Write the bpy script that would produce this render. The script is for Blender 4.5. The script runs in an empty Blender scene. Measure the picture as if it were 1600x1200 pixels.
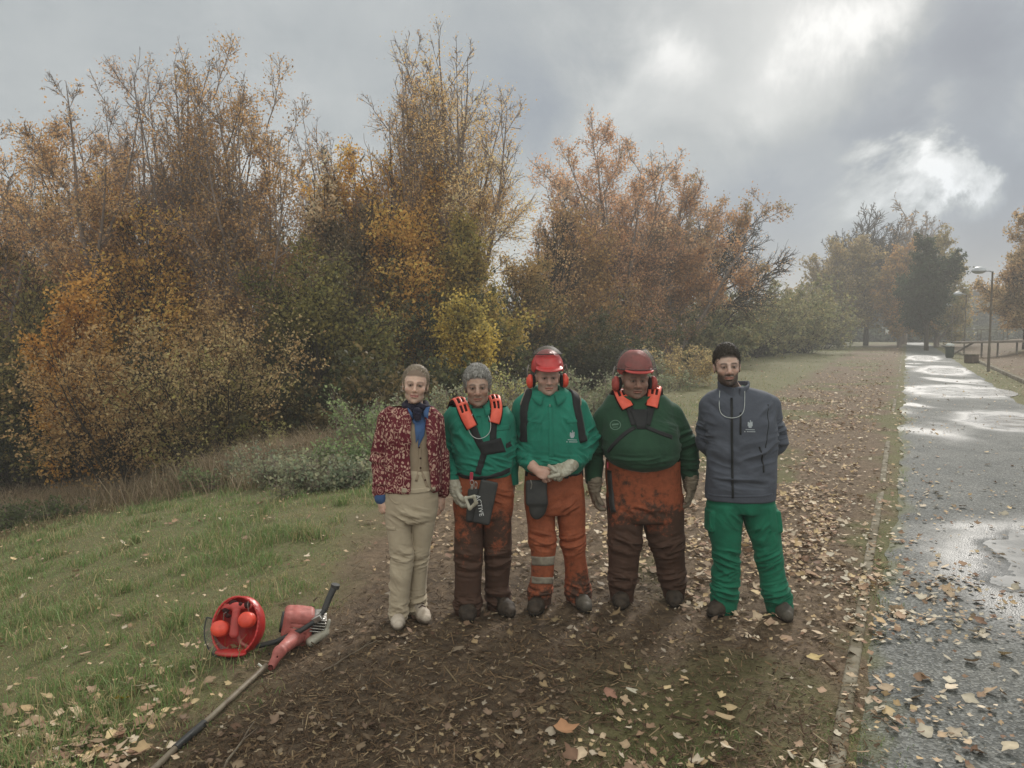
import bpy, math, random
import numpy as np
from mathutils import Vector, Matrix

SC = bpy.context.scene
COL = SC.collection
R = math.radians

# ------------------------------------------------------------------ camera
CAM_H = 1.9
PITCH = math.atan(85.0 / 1200.0)
cam_d = bpy.data.cameras.new("camera")
cam_d.sensor_width = 36.0
cam_d.lens = 27.0
cam_d.clip_start = 0.05
cam_d.clip_end = 3000.0
cam = bpy.data.objects.new("camera", cam_d)
COL.objects.link(cam)
cam.location = (0, 0, CAM_H)
cam.rotation_euler = (R(90) - PITCH, 0, 0)
SC.camera = cam
SC.view_settings.view_transform = 'Standard'
SC.view_settings.look = 'None'
SC.view_settings.exposure = 0.52
SC.view_settings.gamma = 1.0
SC.cycles.use_denoising = True
SC.cycles.max_bounces = 6
SC.cycles.diffuse_bounces = 3
SC.cycles.glossy_bounces = 2
SC.cycles.transmission_bounces = 3
SC.cycles.transparent_max_bounces = 6
SC.cycles.volume_bounces = 0
SC.cycles.sample_clamp_indirect = 4.0

SUN_AZ, SUN_EL = R(24), R(34)

def dirpx(px, py):
    """unit world direction seen at a place of the photograph"""
    a = (px - 800.0) / 1200.0
    b = -(py - 600.0) / 1200.0
    v = Vector((a, math.cos(PITCH) + b * math.sin(PITCH), -math.sin(PITCH) + b * math.cos(PITCH)))
    return v.normalized()

# ------------------------------------------------------------------ world
class NT:
    def __init__(s, tree):
        s.t = tree
    def n(s, typ, **kw):
        nd = s.t.nodes.new(typ)
        for k, v in kw.items():
            if k == 'ins':
                for kk, vv in v.items():
                    if isinstance(vv, bpy.types.NodeSocket):
                        s.t.links.new(vv, nd.inputs[kk])
                    else:
                        nd.inputs[kk].default_value = vv
            else:
                setattr(nd, k, v)
        return nd
    def math(s, op, a, b=0.0, c=0.0, clamp=False):
        nd = s.n('ShaderNodeMath', operation=op, use_clamp=clamp)
        for i, v in enumerate((a, b, c)):
            if isinstance(v, bpy.types.NodeSocket):
                s.t.links.new(v, nd.inputs[i])
            else:
                nd.inputs[i].default_value = v
        return nd.outputs[0]
    def vmath(s, op, a, b=(0, 0, 0), scale=1.0):
        nd = s.n('ShaderNodeVectorMath', operation=op)
        for i, v in enumerate((a, b)):
            if isinstance(v, bpy.types.NodeSocket):
                s.t.links.new(v, nd.inputs[i])
            else:
                nd.inputs[i].default_value = v
        if isinstance(scale, bpy.types.NodeSocket):
            s.t.links.new(scale, nd.inputs[3])
        else:
            nd.inputs[3].default_value = scale
        return nd
    def mix(s, f, a, b, blend='MIX', clamp=True):
        nd = s.n('ShaderNodeMix', data_type='RGBA', blend_type=blend, clamp_factor=clamp)
        for i, v in ((0, f), (6, a), (7, b)):
            if isinstance(v, bpy.types.NodeSocket):
                s.t.links.new(v, nd.inputs[i])
            else:
                if i > 0 and len(v) == 3:
                    v = (*v, 1)
                nd.inputs[i].default_value = v
        return nd.outputs[2]
    def ramp(s, f, stops, interp='LINEAR'):
        nd = s.n('ShaderNodeValToRGB')
        nd.color_ramp.interpolation = interp
        el = nd.color_ramp.elements
        while len(el) < len(stops):
            el.new(0.5)
        for e, (p, c) in zip(el, stops):
            e.position = p
            e.color = (*c, 1) if len(c) == 3 else c
        if isinstance(f, bpy.types.NodeSocket):
            s.t.links.new(f, nd.inputs[0])
        else:
            nd.inputs[0].default_value = f
        return nd.outputs[0]
    def noise(s, vec, scale, detail=4.0, rough=0.5, dist=0.0):
        nd = s.n('ShaderNodeTexNoise')
        if vec is not None:
            s.t.links.new(vec, nd.inputs['Vector'])
        nd.inputs['Scale'].default_value = scale
        nd.inputs['Detail'].default_value = detail
        nd.inputs['Roughness'].default_value = rough
        nd.inputs['Distortion'].default_value = dist
        return nd

world = bpy.data.worlds.new("World")
SC.world = world
world.use_nodes = True
wt = world.node_tree
wt.nodes.clear()
W = NT(wt)
tc = W.n('ShaderNodeTexCoord')
gdir = W.vmath('NORMALIZE', tc.outputs['Generated']).outputs[0]
# cloud deck coordinates: the direction projected on a flat layer overhead
sep = W.n('ShaderNodeSeparateXYZ', ins={0: gdir})
zz = W.math('MAXIMUM', W.math('ADD', sep.outputs[2], 0.14), 0.05)
lay = W.vmath('SCALE', gdir, scale=W.math('DIVIDE', 1.0, zz)).outputs[0]
n1 = W.noise(lay, 0.9, 5, 0.55, 0.3)
n2 = W.noise(gdir, 6.0, 7, 0.62, 0.3)
warp = W.vmath('SUBTRACT', n2.outputs['Color'], (0.5, 0.5, 0.5)).outputs[0]
wd = W.vmath('ADD', gdir, W.vmath('SCALE', warp, scale=0.20).outputs[0]).outputs[0]
val = W.math('ADD', 0.50, W.math('MULTIPLY', W.math('SUBTRACT', n1.outputs['Fac'], 0.5), 0.40))
val = W.math('ADD', val, W.math('MULTIPLY', W.math('SUBTRACT', n2.outputs['Fac'], 0.5), 0.34))
# bright breaks and dark banks, each at its own bearing in the sky: (px, py, angular size deg, amount)
BLOBS = [(1035, 75, 1.5, .24), (1010, 95, 2.6, .10), (1000, 130, 4.0, .10), (1375, 25, 1.7, .26), (1325, 62, 1.8, .34), (1270, 105, 1.6, .22), (1180, 190, 1.8, .16),
         (1485, 248, 1.25, .52), (1445, 260, 1.4, .44), (1405, 278, 1.5, .24), (1365, 292, 1.6, .22), (1325, 310, 1.6, .12), (1505, 275, 1.2, .22), (1350, 232, 2.6, -.22), (1545, 225, 2.4, -.18),
         (1445, 185, 1.3, .20), (1590, 325, 1.8, .16), (1400, 5, 3.0, .08), (1200, 150, 8.0, .12), (1180, 60, 5.0, .06),
         (900, 250, 6.0, .10), (1530, 90, 5.0, -.26), (1430, 130, 3.0, -.16), (1250, 400, 7.0, -.12), (1540, 400, 6.0, -.50), (1250, 400, 5.0, -.20), (1410, 225, 1.7, -.10),
         (1560, 230, 3.0, .08), (820, 120, 6.5, -.20), (250, 130, 7.0, -.08), (1000, 300, 4.0, -.08), (1120, 320, 5.0, -.08), (80, 60, 9.0, .05), (560, 190, 6.0, .04), (820, 340, 4.0, .08), (1130, 330, 3.0, -.05),
         (1500, 30, 3.0, -.14), (600, 40, 7.0, -.06), (1550, 300, 2.0, -.10), (1250, 230, 2.4, -.07)]
for (px, py, sz, am) in BLOBS:
    d = dirpx(px, py)
    dist = W.vmath('DISTANCE', wd, tuple(d)).outputs['Value']
    g = W.math('EXPONENT', W.math('MULTIPLY', W.math('POWER', W.math('DIVIDE', dist, math.sin(R(sz))), 4.0 if sz < 1.9 and am > .2 and py > 200 else 2.0), -1.0))
    val = W.math('ADD', val, W.math('MULTIPLY', g, am))
cloud = W.ramp(val, [(0.0, (.13, .15, .185)), (0.28, (.20, .225, .255)), (0.46, (.295, .315, .32)), (0.62, (.405, .42, .415)),
                     (0.82, (.56, .565, .55)), (1.0, (.70, .70, .68))])
# thin blue-violet air low on the right of the deck
cloud = W.mix(1.0, cloud, W.mix(W.math('MULTIPLY', W.math('SUBTRACT', sep.outputs[2], .42), 3.0, clamp=True), (1, 1, 1), (2.15, 2.1, 2.0)), 'MULTIPLY', clamp=False)
backl = W.math('MULTIPLY', W.math('SUBTRACT', -.1, sep.outputs[1]), 1.5, clamp=True)
cloud = W.mix(1.0, cloud, W.mix(backl, (1, 1, 1), (2.4, 2.3, 2.15)), 'MULTIPLY', clamp=False)
low = W.math('MULTIPLY', W.math('SUBTRACT', 1.0, W.math('MULTIPLY', sep.outputs[2], 4.0), clamp=True),
             W.math('MULTIPLY', W.math('ADD', sep.outputs[0], 0.05), 1.2), clamp=True)
cloud = W.mix(low, cloud, W.mix(1.0, cloud, (.62, .78, 1.06), 'MULTIPLY'))
below = W.math('MULTIPLY', W.math('ADD', sep.outputs[2], 0.03), 30.0, clamp=True)
cloud = W.mix(below, (.10, .09, .075), cloud)
sky = W.n('ShaderNodeTexSky', sky_type='NISHITA')
sky.sun_disc = False
sky.sun_elevation = SUN_EL
sky.sun_rotation = SUN_AZ
b1 = W.n('ShaderNodeBackground', ins={0: cloud, 1: 1.0})
b2 = W.n('ShaderNodeBackground', ins={0: sky.outputs[0], 1: 0.07})
mx = W.n('ShaderNodeMixShader', ins={0: 0.90, 1: b2.outputs[0], 2: b1.outputs[0]})
wo = W.n('ShaderNodeOutputWorld', ins={0: mx.outputs[0]})
world.cycles.sampling_method = 'MANUAL'
world.cycles.sample_map_resolution = 512

# ------------------------------------------------------------------ sun behind the cloud
sl = bpy.data.lights.new("sun", 'SUN')
sl.energy = 2.1
sl.angle = R(11)
sl.color = (1.0, .95, .88)
so = bpy.data.objects.new("sun", sl)
COL.objects.link(so)
sdir = Vector((math.sin(SUN_AZ) * math.cos(SUN_EL), math.cos(SUN_AZ) * math.cos(SUN_EL), math.sin(SUN_EL)))
so.rotation_euler = sdir.to_track_quat('Z', 'Y').to_euler()
so.location = (10, 20, 30)

# ------------------------------------------------------------------ helpers
def P(px, py, Y):
    """world point at depth Y in line with a place of the photograph"""
    a = (px - 800.0) / 1200.0
    b = -(py - 600.0) / 1200.0
    v = np.array((a, math.cos(PITCH) + b * math.sin(PITCH), -math.sin(PITCH) + b * math.cos(PITCH)))
    v = v * (Y / v[1])
    return v + np.array((0, 0, CAM_H))

def hash3(ix, iy, iz, seed):
    h = (ix.astype(np.uint32) * np.uint32(374761393) + iy.astype(np.uint32) * np.uint32(668265263)
         + iz.astype(np.uint32) * np.uint32(2147483647) + np.uint32(seed * 974634777 & 0xffffffff))
    h = (h ^ (h >> np.uint32(13))) * np.uint32(1274126177)
    h = h ^ (h >> np.uint32(16))
    return (h & np.uint32(0xffffff)).astype(np.float32) / np.float32(0xffffff)

def vnoise(p, seed=0):
    """value noise, p (N,3) -> (N,) in -1..1"""
    p = np.asarray(p, dtype=np.float32)
    f = np.floor(p)
    i = f.astype(np.int64)
    t = p - f
    t = t * t * (3 - 2 * t)
    out = 0
    for dx in (0, 1):
        wx = t[:, 0] if dx else 1 - t[:, 0]
        for dy in (0, 1):
            wy = t[:, 1] if dy else 1 - t[:, 1]
            for dz in (0, 1):
                wz = t[:, 2] if dz else 1 - t[:, 2]
                out = out + wx * wy * wz * hash3(i[:, 0] + dx, i[:, 1] + dy, i[:, 2] + dz, seed)
    return out * 2 - 1

def fbm(p, oct=3, seed=0, gain=.5):
    p = np.asarray(p, dtype=np.float32)
    a, s, o = 1.0, 0.0, 0
    for k in range(oct):
        s = s + a * vnoise(p * (2.03 ** k) + 17.3 * k, seed + k)
        o += a
        a *= gain
    return s / o

def xyz(x, y, z=0.0):
    x = np.asarray(x, dtype=np.float32)
    return np.stack([x, np.broadcast_to(y, x.shape), np.broadcast_to(z, x.shape)], -1)

def sstep(a, b, x):
    t = np.clip((x - a) / (b - a), 0, 1)
    return t * t * (3 - 2 * t)

def make_mesh(name, verts, faces, mat=None, parent=None, smooth=True, color=None, loc=None, mats=None, fmat=None, color_dom='POINT'):
    """verts (N,3), faces (M,k) array or list of arrays of tris/quads"""
    verts = np.asarray(verts, dtype=np.float32)
    if loc is not None:
        verts = verts - np.asarray(loc, dtype=np.float32)
    if not isinstance(faces, (list, tuple)):
        faces = [faces]
    faces = [np.asarray(f, dtype=np.int32) for f in faces if len(f)]
    me = bpy.data.meshes.new(name)
    nl = sum(f.size for f in faces)
    nf = sum(len(f) for f in faces)
    me.vertices.add(len(verts))
    me.vertices.foreach_set('co', verts.ravel())
    me.loops.add(nl)
    me.loops.foreach_set('vertex_index', np.concatenate([f.ravel() for f in faces]))
    me.polygons.add(nf)
    tot = np.concatenate([np.full(len(f), f.shape[1], dtype=np.int32) for f in faces])
    st = np.concatenate([[0], np.cumsum(tot)[:-1]]).astype(np.int32)
    me.polygons.foreach_set('loop_start', st)
    me.polygons.foreach_set('loop_total', tot)
    if smooth:
        me.polygons.foreach_set('use_smooth', np.ones(nf, dtype=bool))
    if mats:
        for m in mats:
            me.materials.append(m)
        if fmat is not None:
            me.polygons.foreach_set('material_index', np.asarray(fmat, dtype=np.int32))
    elif mat:
        me.materials.append(mat)
    if color is not None:
        dic = color if isinstance(color, dict) else {'Col': color}
        for an, c in dic.items():
            c = np.asarray(c, dtype=np.float32)
            if c.shape[1] == 3:
                c = np.concatenate([c, np.ones((len(c), 1), np.float32)], 1)
            at = me.color_attributes.new(an, 'FLOAT_COLOR', 'POINT')
            at.data.foreach_set('color', c.ravel())
    me.update(calc_edges=True)
    o = bpy.data.objects.new(name, me)
    if loc is not None and parent is None:
        o.location = loc
    COL.objects.link(o)
    if parent is not None:
        o.parent = parent
    return o

def tag(o, label, cat, group=None):
    o['label'] = label
    o['category'] = cat
    if group:
        o['group'] = group
    return o

def kind(o, k, label=None, cat=None):
    o['kind'] = k
    if label:
        o['label'] = label
    if cat:
        o['category'] = cat
    return o

def empty(name, loc, label, cat, group=None):
    o = bpy.data.objects.new(name, None)
    o.empty_display_size = 0.2
    o.location = [float(v) for v in loc]
    COL.objects.link(o)
    return tag(o, label, cat, group)

def material(name, base=(.5, .5, .5), rough=.8, spec=.3, metal=0.0, sheen=0.0):
    m = bpy.data.materials.new(name)
    m.use_nodes = True
    b = m.node_tree.nodes['Principled BSDF']
    b.inputs['Base Color'].default_value = (*base, 1)
    b.inputs['Roughness'].default_value = rough
    b.inputs['Specular IOR Level'].default_value = spec
    b.inputs['Metallic'].default_value = metal
    b.inputs['Sheen Weight'].default_value = sheen
    return m, NT(m.node_tree), b

def worn(name, c1, c2, scale=12, rough=.8, spec=.3, bump=.0, bscale=200, metal=0.0, detail=5, r2=None, lo=.35, hi=.65):
    """procedural two-tone worn surface"""
    m, N, b = material(name, c1, rough, spec, metal)
    t = N.n('ShaderNodeTexCoord')
    nz = N.noise(t.outputs['Object'], scale, detail, .6, .4)
    f = N.ramp(nz.outputs['Fac'], [(lo, (0, 0, 0)), (hi, (1, 1, 1))])
    c = N.mix(f, c1, c2)
    N.t.links.new(c, b.inputs['Base Color'])
    if r2 is not None:
        N.t.links.new(N.math('ADD', rough, N.math('MULTIPLY', f, r2 - rough)), b.inputs['Roughness'])
    if bump:
        nb = N.noise(t.outputs['Object'], bscale, 3, .6)
        bp = N.n('ShaderNodeBump', ins={'Strength': bump, 'Distance': 0.003, 'Height': nb.outputs['Fac']})
        N.t.links.new(bp.outputs[0], b.inputs['Normal'])
    return m

def leaf_mat(name, transl=.35, rough=.6, spec=.25):
    """foliage whose colour is each leaf's own (attribute Col)"""
    m = bpy.data.materials.new(name)
    m.use_nodes = True
    N = NT(m.node_tree)
    N.t.nodes.clear()
    at = N.n('ShaderNodeAttribute', attribute_name='Col')
    d = N.n('ShaderNodeBsdfPrincipled', ins={'Base Color': at.outputs['Color'], 'Roughness': rough, 'Specular IOR Level': spec})
    tr = N.n('ShaderNodeBsdfTranslucent', ins={0: at.outputs['Color']})
    mxs = N.n('ShaderNodeMixShader', ins={0: transl, 1: d.outputs[0], 2: tr.outputs[0]})
    N.n('ShaderNodeOutputMaterial', ins={0: mxs.outputs[0]})
    return m

M_LEAF = leaf_mat('leaf', .52)
M_GRASS = leaf_mat('grass_blade', .3)
M_LITTER = leaf_mat('fallen_leaf', .1, .75, .2)

def cards(pos, size, rng, nrm=None, aspect=.7, fold=0.0, yaw=None):
    """one rhombic leaf (4 verts) per position; nrm None = random"""
    n = len(pos)
    if nrm is None:
        nrm = rng.normal(size=(n, 3))
    nrm = nrm / (np.linalg.norm(nrm, axis=1, keepdims=True) + 1e-9)
    ref = rng.normal(size=(n, 3))
    u = np.cross(nrm, ref)
    u /= (np.linalg.norm(u, axis=1, keepdims=True) + 1e-9)
    v = np.cross(nrm, u)
    s = np.asarray(size).reshape(-1, 1)
    c = nrm * s * fold
    a = pos - u * s
    b = pos + v * s * aspect - u * s * .15 + c
    d = pos + u * s
    e = pos - v * s * aspect - u * s * .15 + c
    V = np.stack([a, b, d, e], 1).reshape(-1, 3)
    F = np.arange(4 * n, dtype=np.int32).reshape(n, 4)
    return V, F

def tube(pts, rad, sides=8, cap=True):
    """pts (K,3), rad (K,) -> verts, [quads, tris]"""
    pts = np.asarray(pts, dtype=np.float64)
    rad = np.broadcast_to(np.asarray(rad, dtype=np.float64), (len(pts),))
    t = np.gradient(pts, axis=0)
    t /= (np.linalg.norm(t, axis=1, keepdims=True) + 1e-9)
    up = np.array((0, 0, 1.0)) if abs(t[0][2]) < .9 else np.array((1.0, 0, 0))
    u = np.cross(t[0], up)
    u /= np.linalg.norm(u)
    V = []
    for k in range(len(pts)):
        u = u - t[k] * np.dot(u, t[k])
        u /= (np.linalg.norm(u) + 1e-9)
        w = np.cross(t[k], u)
        for j in range(sides):
            a = 2 * math.pi * j / sides
            V.append(pts[k] + (u * math.cos(a) + w * math.sin(a)) * rad[k])
    Q = []
    for k in range(len(pts) - 1):
        for j in range(sides):
            j2 = (j + 1) % sides
            Q.append((k * sides + j, k * sides + j2, (k + 1) * sides + j2, (k + 1) * sides + j))
    T = []
    if cap:
        V.append(pts[0]); V.append(pts[-1])
        n = len(V)
        for j in range(sides):
            j2 = (j + 1) % sides
            T.append((n - 2, j2, j))
            T.append((n - 1, (len(pts) - 1) * sides + j, (len(pts) - 1) * sides + j2))
    return np.array(V), [np.array(Q, dtype=np.int32).reshape(-1, 4), np.array(T, dtype=np.int32).reshape(-1, 3)]

class MB:
    """collects shapes for one mesh"""
    def __init__(s):
        s.V, s.Q, s.T, s.C, s.n = [], [], [], [], 0
    def add(s, V, F, col=None):
        V = np.asarray(V, dtype=np.float64)
        for f in (F if isinstance(F, list) else [F]):
            f = np.asarray(f, dtype=np.int32)
            if len(f) == 0:
                continue
            (s.Q if f.shape[1] == 4 else s.T).append(f + s.n)
        s.V.append(V)
        if col is not None:
            s.C.append(np.broadcast_to(np.asarray(col, dtype=np.float32), (len(V), 3)))
        s.n += len(V)
        return s
    def tube(s, pts, rad, sides=8, col=None):
        return s.add(*tube(pts, rad, sides), col=col)
    def box(s, c, h, rot=None, bev=.0, col=None):
        """box with chamfered edges: centre c, half sizes h"""
        h = np.asarray(h, dtype=float)
        b = min(bev, h.min() * .9)
        V = []
        for sx in (-1, 1):
            for sy in (-1, 1):
                for sz in (-1, 1):
                    sg = np.array((sx, sy, sz))
                    for ax in range(3):
                        o = h - b
                        o[ax] = h[ax]
                        V.append(sg * o)
        V = np.array(V)
        import itertools
        idx = lambda sx, sy, sz, ax: ((sx > 0) * 4 + (sy > 0) * 2 + (sz > 0)) * 3 + ax
        Q, T = [], []
        for ax in range(3):
            o1, o2 = [a for a in range(3) if a != ax]
            for sg in (-1, 1):
                q = []
                for (p, r) in ((-1, -1), (1, -1), (1, 1), (-1, 1)):
                    sv = [0, 0, 0]; sv[ax] = sg; sv[o1] = p; sv[o2] = r
                    q.append(idx(*sv, ax))
                Q.append(q)
        for ax in range(3):
            o1, o2 = [a for a in range(3) if a != ax]
            for p in (-1, 1):
                for r in (-1, 1):
                    s1 = [0, 0, 0]; s1[o1] = p; s1[o2] = r; s1[ax] = -1
                    s2 = list(s1); s2[ax] = 1
                    Q.append([idx(*s1, o1), idx(*s1, o2), idx(*s2, o2), idx(*s2, o1)])
        for sx in (-1, 1):
            for sy in (-1, 1):
                for sz in (-1, 1):
                    T.append([idx(sx, sy, sz, 0), idx(sx, sy, sz, 1), idx(sx, sy, sz, 2)])
        if rot is not None:
            V = V @ np.asarray(rot).T
        return s.add(V + np.asarray(c), [np.array(Q), np.array(T)], col)
    def lathe(s, prof, c=(0, 0, 0), rot=None, sides=20, col=None):
        """prof [(r,z)...] turned about z"""
        V, Q = [], []
        for (r, z) in prof:
            for j in range(sides):
                a = 2 * math.pi * j / sides
                V.append((r * math.cos(a), r * math.sin(a), z))
        for k in range(len(prof) - 1):
            for j in range(sides):
                j2 = (j + 1) % sides
                Q.append((k * sides + j, k * sides + j2, (k + 1) * sides + j2, (k + 1) * sides + j))
        V = np.array(V)
        if rot is not None:
            V = V @ np.asarray(rot).T
        return s.add(V + np.asarray(c), [np.array(Q)], col)
    def build(s, name, mat, parent=None, smooth=True, loc=None, base=None):
        V = np.concatenate(s.V)
        F = []
        if s.Q: F.append(np.concatenate(s.Q))
        if s.T: F.append(np.concatenate(s.T))
        if base is not None:
            V = V - np.asarray(base)
        col = np.concatenate(s.C) if s.C and len(s.C) == len(s.V) else None
        o = make_mesh(name, V, F, mat, parent, smooth, col, loc)
        if smooth:
            try:
                o.data.set_sharp_from_angle(angle=R(40))
            except Exception:
                pass
        return o
# ------------------------------------------------------------------ the lie of the land
CX_Y = np.array([-40, 3, 8.6, 18, 30, 50, 76, 200, 600.])
CX_X = np.array([-6, -1.45, -1.9, 1.0, 5.5, 15, 29, 92, 300.])
def crest(y):
    return np.interp(y, CX_Y, CX_X)
def path_u(x, y):
    """distance right of the concrete edging strip"""
    return (x - (-0.235 + .512 * y)) * .89
UB_Y = np.array([-40, 3.4, 4.4, 8, 10, 14, 25, 60, 400.])
UB_U = np.array([-2.7, -2.75, -3.05, -4.7, -4.5, -3.7, -3.3, -4.0, -4.0])
def zt(x, y):
    x = np.asarray(x, dtype=np.float64); y = np.asarray(y, dtype=np.float64)
    s = np.maximum((crest(y) - x) * .93, 0)
    z = -2.7 * (1 - np.exp(-(s / 9.0) ** 1.5))
    u = path_u(x, y)
    z = z + 1.0 * sstep(5.0, 11.0, u) * sstep(14, 30, y) * (1 - sstep(75, 110, y))
    q = xyz(x.ravel(), y.ravel())
    bump = fbm(q * .35, 3, 5).reshape(x.shape) * .10 * sstep(1.0, 6.0, s)
    bump2 = fbm(q * 1.7, 3, 9).reshape(x.shape) * .025 * (1 - sstep(-.55, -.05, u) * (1 - sstep(4.2, 5, u)))
    return z + bump + bump2 * (1 - sstep(40, 80, y))
def zg(x, y):
    return float(zt(np.array([float(x)]), np.array([float(y)]))[0])
def ground_hit(px, py):
    """where the sight line through a place of the photograph meets the ground"""
    d = dirpx(px, py)
    t, pt = 1.0, 1.0
    while t < 400:
        x, y, z = d.x * t, d.y * t, CAM_H + d.z * t
        if z < zg(x, y):
            return np.array((x, y, zg(x, y)))
        t *= 1.01
    return np.array((d.x * t, d.y * t, 0))

def above(px, py, lift):
    """point on a sight line of the photograph, this far above the ground"""
    d = dirpx(px, py)
    t = 1.0
    while t < 400 and CAM_H + d.z * t > zg(d.x * t, d.y * t) + lift:
        t += .01
    return np.array((d.x * t, d.y * t, CAM_H + d.z * t))

def grid_mesh(ys, us, xf):
    """rows ys, columns us, xf(u,y)->x"""
    Yg, Ug = np.meshgrid(ys, us, indexing='ij')
    Xg = xf(Ug, Yg)
    ny, nx = Yg.shape
    i = np.arange(ny * nx).reshape(ny, nx)
    F = np.stack([i[:-1, :-1], i[:-1, 1:], i[1:, 1:], i[1:, :-1]], -1).reshape(-1, 4)
    return Xg, Yg, F

def masks(x, y):
    q = xyz(x, y)
    u = path_u(x, y)
    n = fbm(q * .9, 4, 21)
    n2 = fbm(q * 3.1, 3, 31)
    ub = np.interp(y, UB_Y, UB_U)
    brown = sstep(-.25, .35, u - ub + n * .55 + n2 * .25) * (1 - sstep(-.15, .25, u + n2 * .3))
    brown = np.maximum(brown, sstep(4.1, 4.5, u) * sstep(10, 14, y))
    brown = brown * (1 - sstep(85, 120, y))
    s = (crest(y) - x) * .93
    # churned dark earth and wood chips where the work was done
    dx, dy = (x + .15) / 2.0, (y - 4.2) / 1.9
    dark = np.exp(-(dx * dx + dy * dy) ** 1.3) + .35 * n2
    dark = sstep(.15, .75, dark) * brown * (1 - .9 * np.exp(-((u + .75) / .55) ** 2 - ((y - 3.5) / .9) ** 2))
    moss = sstep(.05, .45, n + .25 * n2 + 1.3 * np.exp(-((u + .75) / .5) ** 2 - ((y - 3.5) / .8) ** 2) + .25 * (y > 9) * (u < -1) + .35 * np.exp(-((u - .1) / .35) ** 2) - .12)
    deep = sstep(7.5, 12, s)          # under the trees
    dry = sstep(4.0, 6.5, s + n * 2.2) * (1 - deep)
    return brown, dark, moss, deep, dry, u, s, n, n2

def build_ground():
    ys = np.concatenate([np.arange(-14, 1.5, 1.0), np.geomspace(1.6, 30, 520), np.geomspace(30.3, 420, 130)])
    us = np.sinh(np.linspace(-4.2, 4.2, 460)) / np.sinh(4.2) * 12 + np.linspace(-1, 1, 460) * 1.6
    Xg, Yg, F = grid_mesh(ys, us, lambda u, y: u * (np.minimum(np.abs(y), 60) * .55 + 3.0) * .60 + .12 * y)
    x, y = Xg.ravel(), Yg.ravel()
    z = zt(x, y)
    brown, dark, moss, deep, dry, u, s, n, n2 = masks(x, y)
    near = 1 - sstep(9, 16, y)
    q = xyz(x, y)
    clod = fbm(q * 9, 3, 77) * .014 + np.abs(fbm(q * 22, 2, 78)) * .010
    z = z + clod * near * np.maximum(brown, .3) * (1 - sstep(-.3, 0, u) * (1 - sstep(4, 5, u)))
    inpath = sstep(.0, .15, u) * (1 - sstep(3.9, 4.05, u))
    z = z - .02 * inpath
    V = np.stack([x, y, z], 1)
    c = np.stack([brown, dark, moss], 1)
    c2 = np.stack([deep, dry, sstep(-.2, .2, u)], 1)
    m, N, b = material('ground', (.1, .08, .05), .9, .25)
    A = N.n('ShaderNodeAttribute', attribute_name='Col').outputs['Color']
    B = N.n('ShaderNodeAttribute', attribute_name='Zone').outputs['Color']
    sA = N.n('ShaderNodeSeparateColor', ins={0: A}); sB = N.n('ShaderNodeSeparateColor', ins={0: B})
    t = N.n('ShaderNodeTexCoord').outputs['Object']
    g1 = N.noise(t, 2.2, 6, .65).outputs['Fac']; g2 = N.noise(t, 35, 5, .7).outputs['Fac']; g3 = N.noise(t, 9, 5, .65, .5).outputs['Fac']
    grass = N.mix(N.ramp(g1, [(.3, (0, 0, 0)), (.7, (1, 1, 1))]), (.115, .130, .048), (.20, .175, .078))
    grass = N.mix(N.ramp(g2, [(.35, (0, 0, 0)), (.7, (1, 1, 1))]), grass, (.095, .082, .042))
    soil = N.mix(N.ramp(g3, [(.35, (0, 0, 0)), (.65, (1, 1, 1))]), (.13, .090, .056), (.23, .165, .105))
    soil = N.mix(N.ramp(g2, [(.38, (0, 0, 0)), (.62, (1, 1, 1))]), N.mix(1.0, soil, (.55, .52, .5), 'MULTIPLY'), soil)
    dk = N.mix(N.ramp(g3, [(.35, (0, 0, 0)), (.65, (1, 1, 1))]), (.066, .046, .030), (.150, .105, .066))
    mossc = N.mix(g2, (.075, .085, .025), (.135, .130, .045))
    soil = N.mix(N.math('MULTIPLY', sA.outputs[2], .75), soil, mossc)
    soil = N.mix(sA.outputs[1], soil, dk)
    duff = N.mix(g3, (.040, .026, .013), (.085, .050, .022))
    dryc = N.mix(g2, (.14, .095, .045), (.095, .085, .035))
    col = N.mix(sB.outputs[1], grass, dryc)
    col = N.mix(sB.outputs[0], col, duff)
    col = N.mix(sA.outputs[0], col, soil)
    N.t.links.new(col, b.inputs['Base Color'])
    bh = N.math('ADD', N.math('MULTIPLY', g2, .6), N.noise(t, 110, 3, .6).outputs['Fac'])
    bp = N.n('ShaderNodeBump', ins={'Strength': .8, 'Distance': .02, 'Height': bh})
    N.t.links.new(bp.outputs[0], b.inputs['Normal'])
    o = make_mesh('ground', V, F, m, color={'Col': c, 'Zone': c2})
    kind(o, 'structure', 'rough ground of grass, leaf litter and churned brown earth beside the wet path', 'ground')

def uv_to_xy(u, v):
    """u right of edging, v = world y on the edging line"""
    n = np.array((.89, -.456))
    x = -0.235 + .512 * v + n[0] * u
    y = v + n[1] * u
    return x, y

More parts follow.
